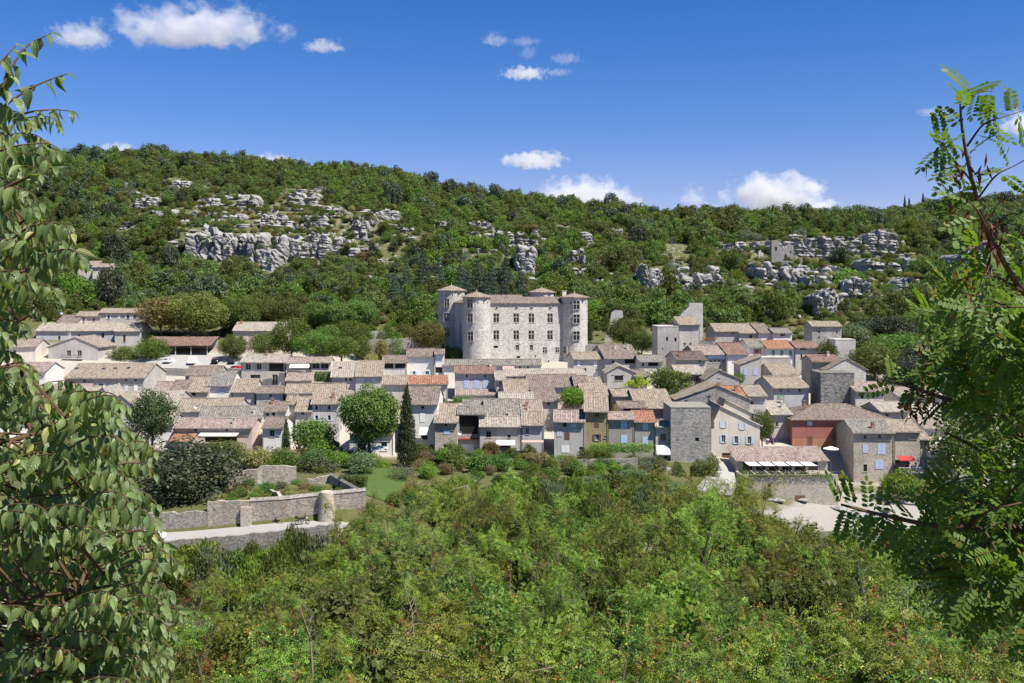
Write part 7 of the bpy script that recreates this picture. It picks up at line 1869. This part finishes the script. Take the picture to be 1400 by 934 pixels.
def build_hackberry():
    r = np.random.default_rng(11)
    LV, LQ_, LUV = hackberry_leaf(); mb = MB()
    P, D, NS, S = [], [], [], []
    def xlim(y): return np.interp(y, [30, 45, 80, 110, 150, 175, 205, 240, 290, 330, 345, 395, 425, 440, 470, 520, 548, 565, 585, 640, 700, 760, 800, 825, 850, 934, 1000], [-20, 66, 56, 84, 96, 70, 104, 106, 80, 76, 122, 138, 118, 72, 66, 68, 90, 170, 196, 224, 226, 236, 262, 292, 268, 246, 260])
    def twig(pts, rad, leaf_from=.15, sp=.024, lsz=(.055, .11), hang=1.5):
        C = catmull(pts, 6); mb.tube([tuple(p) for p in C], list(np.linspace(rad, rad*.3, len(C))), 5)
        seg = np.linalg.norm(np.diff(C, axis=0), axis=1); L_ = np.concatenate([[0], np.cumsum(seg)]); tot = L_[-1]
        d = tot*leaf_from; side = 1
        while d < tot:
            i = min(np.searchsorted(L_, d), len(C)-1); i = max(i, 1); f = (d-L_[i-1])/max(1e-6, L_[i]-L_[i-1]); p = C[i-1]*(1-f)+C[i]*f; tg = C[i]-C[i-1]; tg /= np.linalg.norm(tg)
            sd = np.cross(tg, [0, 0, 1.0]); sd /= max(1e-6, np.linalg.norm(sd))
            dr = sd*side*.55*r.uniform(.4, 1.2) + tg*.35*r.uniform(.2, 1.3) + np.array([0, 0, -hang*r.uniform(.35, 1.5)]) + .34*r.normal(size=3)
            P.append(p+sd*side*.004); D.append(dr); NS.append(np.array([.25, -.85, .45])+.55*r.normal(size=3)); S.append(r.uniform(*lsz)*(1-.35*(d/tot)**3)); side = -side; d += sp*r.uniform(.7, 1.3)
        P.append(C[-1]); D.append(tg0(C)+np.array([0, 0, -.5])); NS.append(np.array([.2, -.5, .8])); S.append(lsz[0]*.8)
    def tg0(C): v = C[-1]-C[-2]; return v/np.linalg.norm(v)
    # leader shoots at the top, each one drawn by itself
    for pts, Yd in [([(-60, 215), (-15, 160), (14, 96), (38, 62), (70, 46)], 3.3), ([(-50, 200), (0, 150), (40, 122), (70, 108), (92, 101)], 3.4), ([(-60, 215), (-10, 172), (35, 155), (70, 150), (97, 152)], 3.5), ([(-60, 250), (-20, 215), (20, 200), (60, 196), (76, 200)], 3.6),
                    ([(-60, 140), (-20, 110), (5, 80), (22, 62)], 3.2)]:
        twig([tuple(px(x, y, Yd+.05*i)) for i, (x, y) in enumerate(pts)], .006, .12, .030, (.07, .10))
    # limbs reaching in from outside the frame
    lp = []
    for y0, y1, x1, Yd in [(300, 240, 60, 3.6), (420, 360, 90, 3.7), (560, 500, 40, 3.8), (640, 580, 150, 4.0), (760, 690, 190, 3.9), (860, 800, 220, 3.6), (960, 880, 200, 3.5), (1000, 940, 160, 3.3), (380, 300, 50, 4.2), (500, 430, 60, 4.2)]:
        C = catmull([tuple(px(-420, y0+260, Yd+1.2)), tuple(px(-180, y0+90, Yd+.6)), tuple(px(-30, (y0+y1)/2+10, Yd)), tuple(px(x1*.7, y1, Yd-.1))], 8)
        mb.tube([tuple(p) for p in C], list(np.linspace(.016, .005, len(C))), 6); lp.append(C)
    tr = np.array([(-4.6, 4.6, 39.5), (-4.55, 4.65, 42.2), (-4.7, 4.8, 44.2), (-4.4, 5.0, 46)])
    for C in lp: q = tr[np.argmin(np.linalg.norm(tr-C[0], axis=1))]; mb.tube([tuple(q), tuple((q+C[0])/2+np.array([0, 0, .05])), tuple(C[0])], [.03, .022, .016], 6)
    lp = np.concatenate(lp)
    n = 0
    while n < 320:
        y = r.uniform(190, 1010); xm = float(xlim(y))
        if 385 < y < 560 and r.uniform() < .72: continue
        if y < 345 and r.uniform() < .62: continue
        if r.uniform() < .12: continue; xm -= 34 if y < 560 else 16 if y < 700 else -6
        xe = xm-abs(r.normal(0, .34))*max(80, xm+60)
        if r.uniform() < .35: xe = r.uniform(-60, xm)
        if xe < -60: continue
        Yd = r.uniform(3.1, 5.0) if y > 560 else r.uniform(3.1, 4.4)
        ln = r.uniform(70, 150); up = r.uniform(.15, .6)
        # pendulous twig: rises then arches over; leaves hang some 30 rows below it
        ye = y-22
        pts = [(xe-ln, ye+ln*up*.6), (xe-ln*.6, ye-ln*.10), (xe-ln*.25, ye-ln*.14), (xe-10, ye)]
        w3 = [tuple(px(a, b, Yd+(.22*(1-i/3)))) for i, (a, b) in enumerate(pts)]; q = lp[np.argmin(np.linalg.norm(lp-np.array(w3[0]), axis=1))]
        mb.tube([tuple(q), tuple((q+np.array(w3[0]))/2+np.array([-.03, 0, .03])), w3[0]], [.007, .006, .0045], 5)
        twig(w3, .0045, .10, .025, (.058, .105)); n += 1
    P, D, NS, S = map(np.array, (P, D, NS, S))
    yv = D/np.linalg.norm(D, axis=1, keepdims=True); x = np.cross(yv, NS); x /= np.linalg.norm(x, axis=1, keepdims=True); z = np.cross(x, yv)
    V, Q = scatter(LV, LQ_, P, x, yv, z, S)
    uv = np.tile(LUV[LQ_].reshape(-1, 2), (len(P), 1))
    root = empty("hackberry_tree", (-4.6, 4.6, 41.0)); tag(root, "hackberry with large drooping leaves reaching in along the whole left edge", "tree")
    o = link("crown", np_mesh("hackberry_crown", V - np.array([-4.6, 4.6, 41.0]), Q, hackberry_mat(), uv=uv, smooth=True), root)
    o = mb.build("branches", TWIG, root); o.location = (4.6, -4.6, -41.0)
    tb = MB(); tb.tube([(0, 0, -1.5), (.05, .05, 1.2), (-.1, .2, 3.2), (.2, .4, 5.0)], [.17, .14, .1, .05], 10); tb.build("trunk", BARK, root)
    print("hackberry leaves", len(P))
build_hackberry()

# ------------------------------------------------------------------ the acacia at the right edge
def build_acacia():
    r = np.random.default_rng(12)
    def leaf(npair, seed):
        rr = np.random.default_rng(seed); V, Q = [], []; k = 0
        def lf(b, d, side, l, w_):
            nonlocal k
            n_ = np.array([0, 0, 1.0]); s_ = np.cross(d, n_); s_ /= max(1e-6, np.linalg.norm(s_))
            pr = [(.05, .08), (.3, .9), (.7, 1.0), (.98, .15)]
            for i, (t_, w2) in enumerate(pr): V.append(b+d*l*t_-s_*w_*w2*.5+np.array([0, 0, .012])); V.append(b+d*l*t_+s_*w_*w2*.5+np.array([0, 0, .012]))
            for i in range(3): Q.append([k+2*i, k+2*i+1, k+2*i+3, k+2*i+2])
            k += 8
        for i in range(npair):
            y = .12+.86*(i+.5)/npair; b = np.array([0, y, -.22*y*y])
            for s in (-1, 1):
                a = R(68)+rr.normal(0, .10); d = np.array([s*math.sin(a), math.cos(a), -.18+rr.normal(0, .12)]); d /= np.linalg.norm(d); lf(b, d, s, .27*(1-.3*abs(y-.55)), .125)
        lf(np.array([0, 1.0, -.22]), np.array([0, 1, -.3])/1.05, 1, .24, .125)
        # the leaf stalk
        for s in (0,):
            V.extend([np.array([-.006, -.05, .004]), np.array([.006, -.05, .004]), np.array([.003, 1.0, -.218]), np.array([-.003, 1.0, -.218])]); Q.append([k, k+1, k+2, k+3]); k += 4
        return np.array(V), np.array(Q)
    T = [leaf(7, 1), leaf(8, 2), leaf(6, 3)]
    mb = MB(); P, D, S, N = [], [], [], []
    def branch(pts, r0, r1=None, n=6):
        C = catmull(pts, n); mb.tube([tuple(p) for p in C], list(np.linspace(r0, r1 or r0*.3, len(C))), 6); return C
    def leaves_along(C, sp, lsz, spread=.8, f0=.1):
        seg = np.linalg.norm(np.diff(C, axis=0), axis=1); L_ = np.concatenate([[0], np.cumsum(seg)]); d = L_[-1]*f0; side = 1
        while d < L_[-1]:
            i = max(1, min(np.searchsorted(L_, d), len(C)-1)); f = (d-L_[i-1])/max(1e-6, seg[i-1]); p = C[i-1]*(1-f)+C[i]*f; tg = (C[i]-C[i-1])/seg[i-1]
            a = r.uniform(0, 6.28) if r.uniform() < .5 else (0 if side > 0 else math.pi)
            u = np.cross(tg, [0, 1.0, 0]); u /= max(1e-6, np.linalg.norm(u)); v = np.cross(tg, u)
            dr = (u*math.cos(a)+v*math.sin(a))*spread + tg*r.uniform(.2, .8) + np.array([0, 0, r.uniform(-.35, .15)])
            P.append(p); D.append(dr); S.append(r.uniform(*lsz)); N.append(np.array([.15, -.35, 1.0])+.45*r.normal(size=3)); side = -side; d += sp*r.uniform(.6, 1.4)
    # the tall thin shoot against the sky
    lead = branch([tuple(px(x, y, Yd)) for x, y, Yd in [(1560, 560, 6.0), (1460, 450, 5.5), (1400, 400, 5.2), (1352, 318, 5.0), (1330, 250, 4.9), (1316, 180, 4.85), (1312, 128, 4.8)]], .022, .004, 8)
    leaves_along(lead[30:], .07, (.13, .19), .9, 0)
    for pts in [[(1348, 310), (1330, 280), (1300, 262), (1282, 250)], [(1330, 250), (1310, 225), (1296, 208), (1284, 192)], [(1338, 270), (1362, 240), (1390, 225), (1425, 205)], [(1322, 200), (1345, 170), (1372, 160), (1410, 148)], [(1352, 318), (1375, 295), (1400, 290), (1430, 270)], [(1314, 150), (1335, 128), (1360, 124)], [(1360, 330), (1340, 335), (1318, 345), (1300, 352)],
                [(1398, 398), (1360, 378), (1320, 380), (1290, 395)], [(1420, 420), (1380, 420), (1330, 420), (1290, 440)]]:
        C = branch([tuple(px(x, y, 5.0+.08*r.normal())) for x, y in pts], .006, .0015); leaves_along(C, .065, (.13, .19))
    # main limbs of the dark crown
    limbs_ = [[(1620, 760, 7.5), (1500, 660, 7), (1400, 600, 6.8), (1330, 560, 6.8), (1262, 535, 7), (1215, 520, 7.2)],
              [(1640, 860, 7), (1500, 760, 6.6), (1380, 720, 6.4), (1290, 720, 6.3), (1210, 705, 6.2), (1150, 690, 6.2)],
              [(1640, 800, 8), (1480, 600, 7.6), (1400, 500, 7.4), (1330, 440, 7.4), (1270, 410, 7.6)],
              [(1640, 900, 7.5), (1470, 820, 7), (1370, 780, 6.8), (1300, 775, 6.8), (1250, 790, 6.8)],
              [(1600, 700, 8.4), (1480, 640, 8), (1380, 640, 7.8), (1330, 610, 7.8), (1290, 590, 7.9)],
              [(1600, 650, 7.9), (1480, 520, 7.5), (1420, 440, 7.2), (1390, 370, 7.1)]]
    lp = [lead]
    for l_ in limbs_: lp.append(branch([tuple(px(x, y, Yd)) for x, y, Yd in l_], .035, .008, 8))
    tr = np.array([(4.8, 7.1, 36), (4.7, 6.9, 39.5), (5.0, 7.1, 42.5), (5.5, 7.3, 45.5)])
    for C in lp: q = tr[np.argmin(np.linalg.norm(tr-C[0], axis=1))]; mb.tube([tuple(q), tuple((q+C[0])/2+np.array([0, 0, .1])), tuple(C[0])], [.06, .045, .034], 6)
    LB = lp[1:]; lp = np.concatenate(lp)
    def hook(p):
        dd = np.linalg.norm(lp-np.array(p), axis=1); q = lp[np.argmin(dd)]
        if dd.min() < 1.1: mb.tube([tuple(q), tuple((q+np.array(p))/2+np.array([0, 0, .04])), tuple(p)], [.010, .008, .006], 5)
    leaves_along(LB[1][24:], .05, (.16, .24)); leaves_along(LB[0][24:], .06, (.16, .24))
    def xmin(y): return np.interp(y, [330, 360, 400, 440, 480, 520, 545, 580, 620, 640, 660, 690, 710, 740, 780, 820, 850, 880], [1345, 1245, 1205, 1195, 1200, 1205, 1245, 1250, 1290, 1200, 1110, 1092, 1140, 1150, 1185, 1230, 1290, 1400])
    def dens(x, y):      # how closed the crown is in that part of it
        d = .9
        if 575 < y < 665: d = np.interp(x, [1150, 1240, 1310, 1400], [.02, .05, .22, .5])
        elif 525 < y <= 575: d = np.interp(x, [1190, 1250, 1330, 1400], [.12, .28, .5, .7])
        elif y >= 665: d = np.interp(x, [1095, 1170, 1260, 1320], [.4, .6, 1, 1])
        if y > 770: d *= np.interp(y, [770, 860], [1, .35])
        if y < 400: d *= .3
        if 400 <= y < 525: d *= .75
        return d
    n = 0
    while n < 175:
        y = r.uniform(335, 880); xm = float(xmin(y))+28; x = xm+abs(r.uniform(0, 1))**.8*(1440-xm)
        if r.uniform() > dens(x, y): continue
        Yd = r.uniform(5.9, 8.6); ln = r.uniform(60, 110); ang = r.uniform(-.5, .75)
        pts = [(x+ln, y+ln*ang), (x+ln*.6, y+ln*ang*.45-4), (x+ln*.25, y+ln*.1*ang-4), (x+14, y)]
        C = branch([tuple(px(a, b, Yd+.12*(3-i)*r.uniform(-.6, 1))) for i, (a, b) in enumerate(pts)], .006, .0015, 4); hook(C[0]); leaves_along(C, .048, (.16, .25)); n += 1
    # the rest of the crown, up and to the right outside the frame, which shades it
    for _ in range(130):
        x, y, Yd = r.uniform(1440, 2500), r.uniform(-500, 760), r.uniform(4.4, 9.2)
        if y < 330 and x < 1700: continue
        if np.linalg.norm(lp-np.array(px(x+80, y+30, Yd)), axis=1).min() > 1.1: continue
        C = branch([tuple(px(x+80, y+30, Yd)), tuple(px(x+30, y, Yd+.1)), tuple(px(x, y+8, Yd))], .006, .0015, 3); hook(C[0]); leaves_along(C, .045, (.16, .26))
    P, D, S, N = map(np.array, (P, D, S, N))
    yv = D/np.linalg.norm(D, axis=1, keepdims=True); x = np.cross(yv, N); x /= np.linalg.norm(x, axis=1, keepdims=True); z = np.cross(x, yv)
    org = np.array([4.6, 6.8, 40.5]); Vs, Qs, off = [], [], 0; k = r.integers(0, 3, len(P))
    for i in range(3):
        s_ = k == i; V, Q = scatter(T[i][0], T[i][1], P[s_], x[s_], yv[s_], z[s_], S[s_]); Vs.append(V); Qs.append(Q+off); off += len(V)
    V = np.concatenate(Vs)-org; Q = np.concatenate(Qs)
    # brown pods in the dark crown and along the shoot
    cen = [(1262, 545, 6.8), (1250, 560, 6.9), (1345, 305, 5.0), (1352, 330, 5.0), (1318, 240, 4.95), (1340, 360, 5.2), (1272, 480, 7.2), (1340, 395, 5.4)]
    Pp = np.concatenate([np.array(px(a, b, c))[None] + r.normal(0, .055, (26, 3)) for a, b, c in cen]); yy = np.array([[0, 0, -1.0]])+.3*r.normal(size=(len(Pp), 3)); yy /= np.linalg.norm(yy, axis=1, keepdims=True)
    nn = r.normal(size=(len(Pp), 3)); xx = np.cross(yy, nn); xx /= np.linalg.norm(xx, axis=1, keepdims=True)
    V2, Q2 = scatter(LONG, LQ, Pp-org, xx, yy, np.cross(xx, yy), .075*r.uniform(.7, 1.2, len(Pp)))
    root = empty("acacia_tree", org); tag(root, "dark false acacia with feathered leaves filling the right edge in front of the village", "tree")
    link("crown", np_mesh("acacia_crown", np.concatenate([V, V2]), np.concatenate([Q, Q2+len(V)]), [L['near_acacia'], L['pod']], mi=np.concatenate([np.zeros(len(Q), int), np.ones(len(Q2), int)])), root)
    o = mb.build("branches", TWIG, root); o.location = tuple(-org)
    tb = MB(); tb.tube([(.2, .3, -5), (.1, .1, -1), (.4, .3, 2), (.9, .5, 5)], [.2, .17, .13, .06], 10); tb.build("trunk", BARK, root)
    print("acacia leaves", len(P))
build_acacia()

# ------------------------------------------------------------------ clouds
def cloud_mat(name, dens, seed, flat, thin):
    m, nt, out = new_mat(name)
    oc = coords(nt, "Object")
    sp = nd(nt, "ShaderNodeSeparateXYZ"); nt.links.new(oc, sp.inputs[0])
    ad = nd(nt, "ShaderNodeVectorMath"); ad.operation = 'ADD'; ad.inputs[1].default_value = (seed*13.7, seed*7.1, seed*3.3); nt.links.new(oc, ad.inputs[0])
    sc_ = nd(nt, "ShaderNodeVectorMath"); sc_.operation = 'MULTIPLY'; sc_.inputs[1].default_value = (flat, .8, 1.0); nt.links.new(ad.outputs[0], sc_.inputs[0])
    n1 = noise(nt, sc_.outputs[0], 2.0, 7, .62)
    ln = nd(nt, "ShaderNodeVectorMath"); ln.operation = 'LENGTH'; nt.links.new(oc, ln.inputs[0])
    # fades to nothing well inside the box; flatter below
    low = mth(nt, 'MULTIPLY', ramp_fac(nt, sp.outputs[2], -.1, -.8), .6)
    f = mth(nt, 'SUBTRACT', mth(nt, 'SUBTRACT', .92, ln.outputs["Value"]), low)
    f = mth(nt, 'ADD', f, mth(nt, 'MULTIPLY', mth(nt, 'SUBTRACT', n1, .54), thin))
    d = mth(nt, 'MULTIPLY', ramp_fac(nt, f, .0, .38), dens*1.5)
    v = nd(nt, "ShaderNodeVolumePrincipled"); v.inputs["Color"].default_value = (.98, .98, .985, 1); v.inputs["Anisotropy"].default_value = .2
    nt.links.new(d, v.inputs["Density"]); nt.links.new(v.outputs[0], out.inputs["Volume"])
    return m
CL = [("largest cloud, stretched across the upper left of the sky", 148, 386, 8, 80, .011, 2.6), ("rounded cloud at the left end of the largest cloud", 72, 150, 33, 74, .010, 2.0), ("tiny cloud at the right of the largest one", 416, 468, 54, 76, .010, 2.0),
      ("slanting wisp, upper left of the small cloud group above the castle", 658, 696, 45, 68, .006, 1.6), ("thin wisp in the middle of the small cloud group above the castle", 698, 738, 50, 66, .004, 1.6), ("hanging wisp under the thin one above the castle", 710, 734, 62, 86, .004, 1.2), ("flat bright cloud lowest in the small group above the castle", 686, 748, 92, 113, .016, 2.4), ("faint streak right of the flat bright cloud", 752, 794, 72, 92, .004, 2.0), ("small faint puff below the faint streak", 748, 782, 94, 106, .006, 2.0),
      ("elongated cloud hovering above the middle of the ridge", 686, 772, 206, 238, .013, 2.2), ("broad white cloud touching the ridge behind the castle", 732, 864, 244, 300, .016, 2.0), ("little puff right of the broad white cloud", 848, 880, 264, 290, .009, 1.2), ("narrow upright puff over the ridge, right of the centre", 930, 964, 254, 292, .010, 1.0), ("low white cloud peeping over the ridge right of the upright puff", 946, 992, 278, 308, .018, 1.4),
      ("tall bright heap cloud over the right part of the ridge", 996, 1126, 238, 300, .017, 1.7), ("long low bright cloud under the heap cloud on the skyline", 1000, 1162, 272, 318, .018, 2.6), ("low cloud peeping over the ridge at the far left", 134, 190, 196, 220, .013, 1.8), ("flat cloud peeping over the left part of the ridge", 326, 416, 212, 240, .011, 2.6),
      ("cloud cut by the right frame edge behind the acacia shoot", 1372, 1450, 148, 200, .013, 1.6), ("faint wisp beside the acacia shoot", 1252, 1304, 146, 162, .004, 2.2)]
for i, (lab, x0, x1, y0, y1, dn, fl) in enumerate(CL):
    Yc = 2600.0+i*25; a, b = px(x0, y1, Yc), px(x1, y0, Yc); k = 1.22
    mb = MB(); mb.box(-1, 1, -1, 1, -1, 1)
    o = mb.build("cloud", cloud_mat("cloud_vapour", dn, i+1, fl, 2.3), None, ((a.x+b.x)/2, Yc, (a.z+b.z)/2)); o.scale = ((b.x-a.x)/2*k, min((b.x-a.x)/2, 90), (b.z-a.z)/2*k)
    tag(o, lab, "cloud", "clouds in the blue sky", "thing")
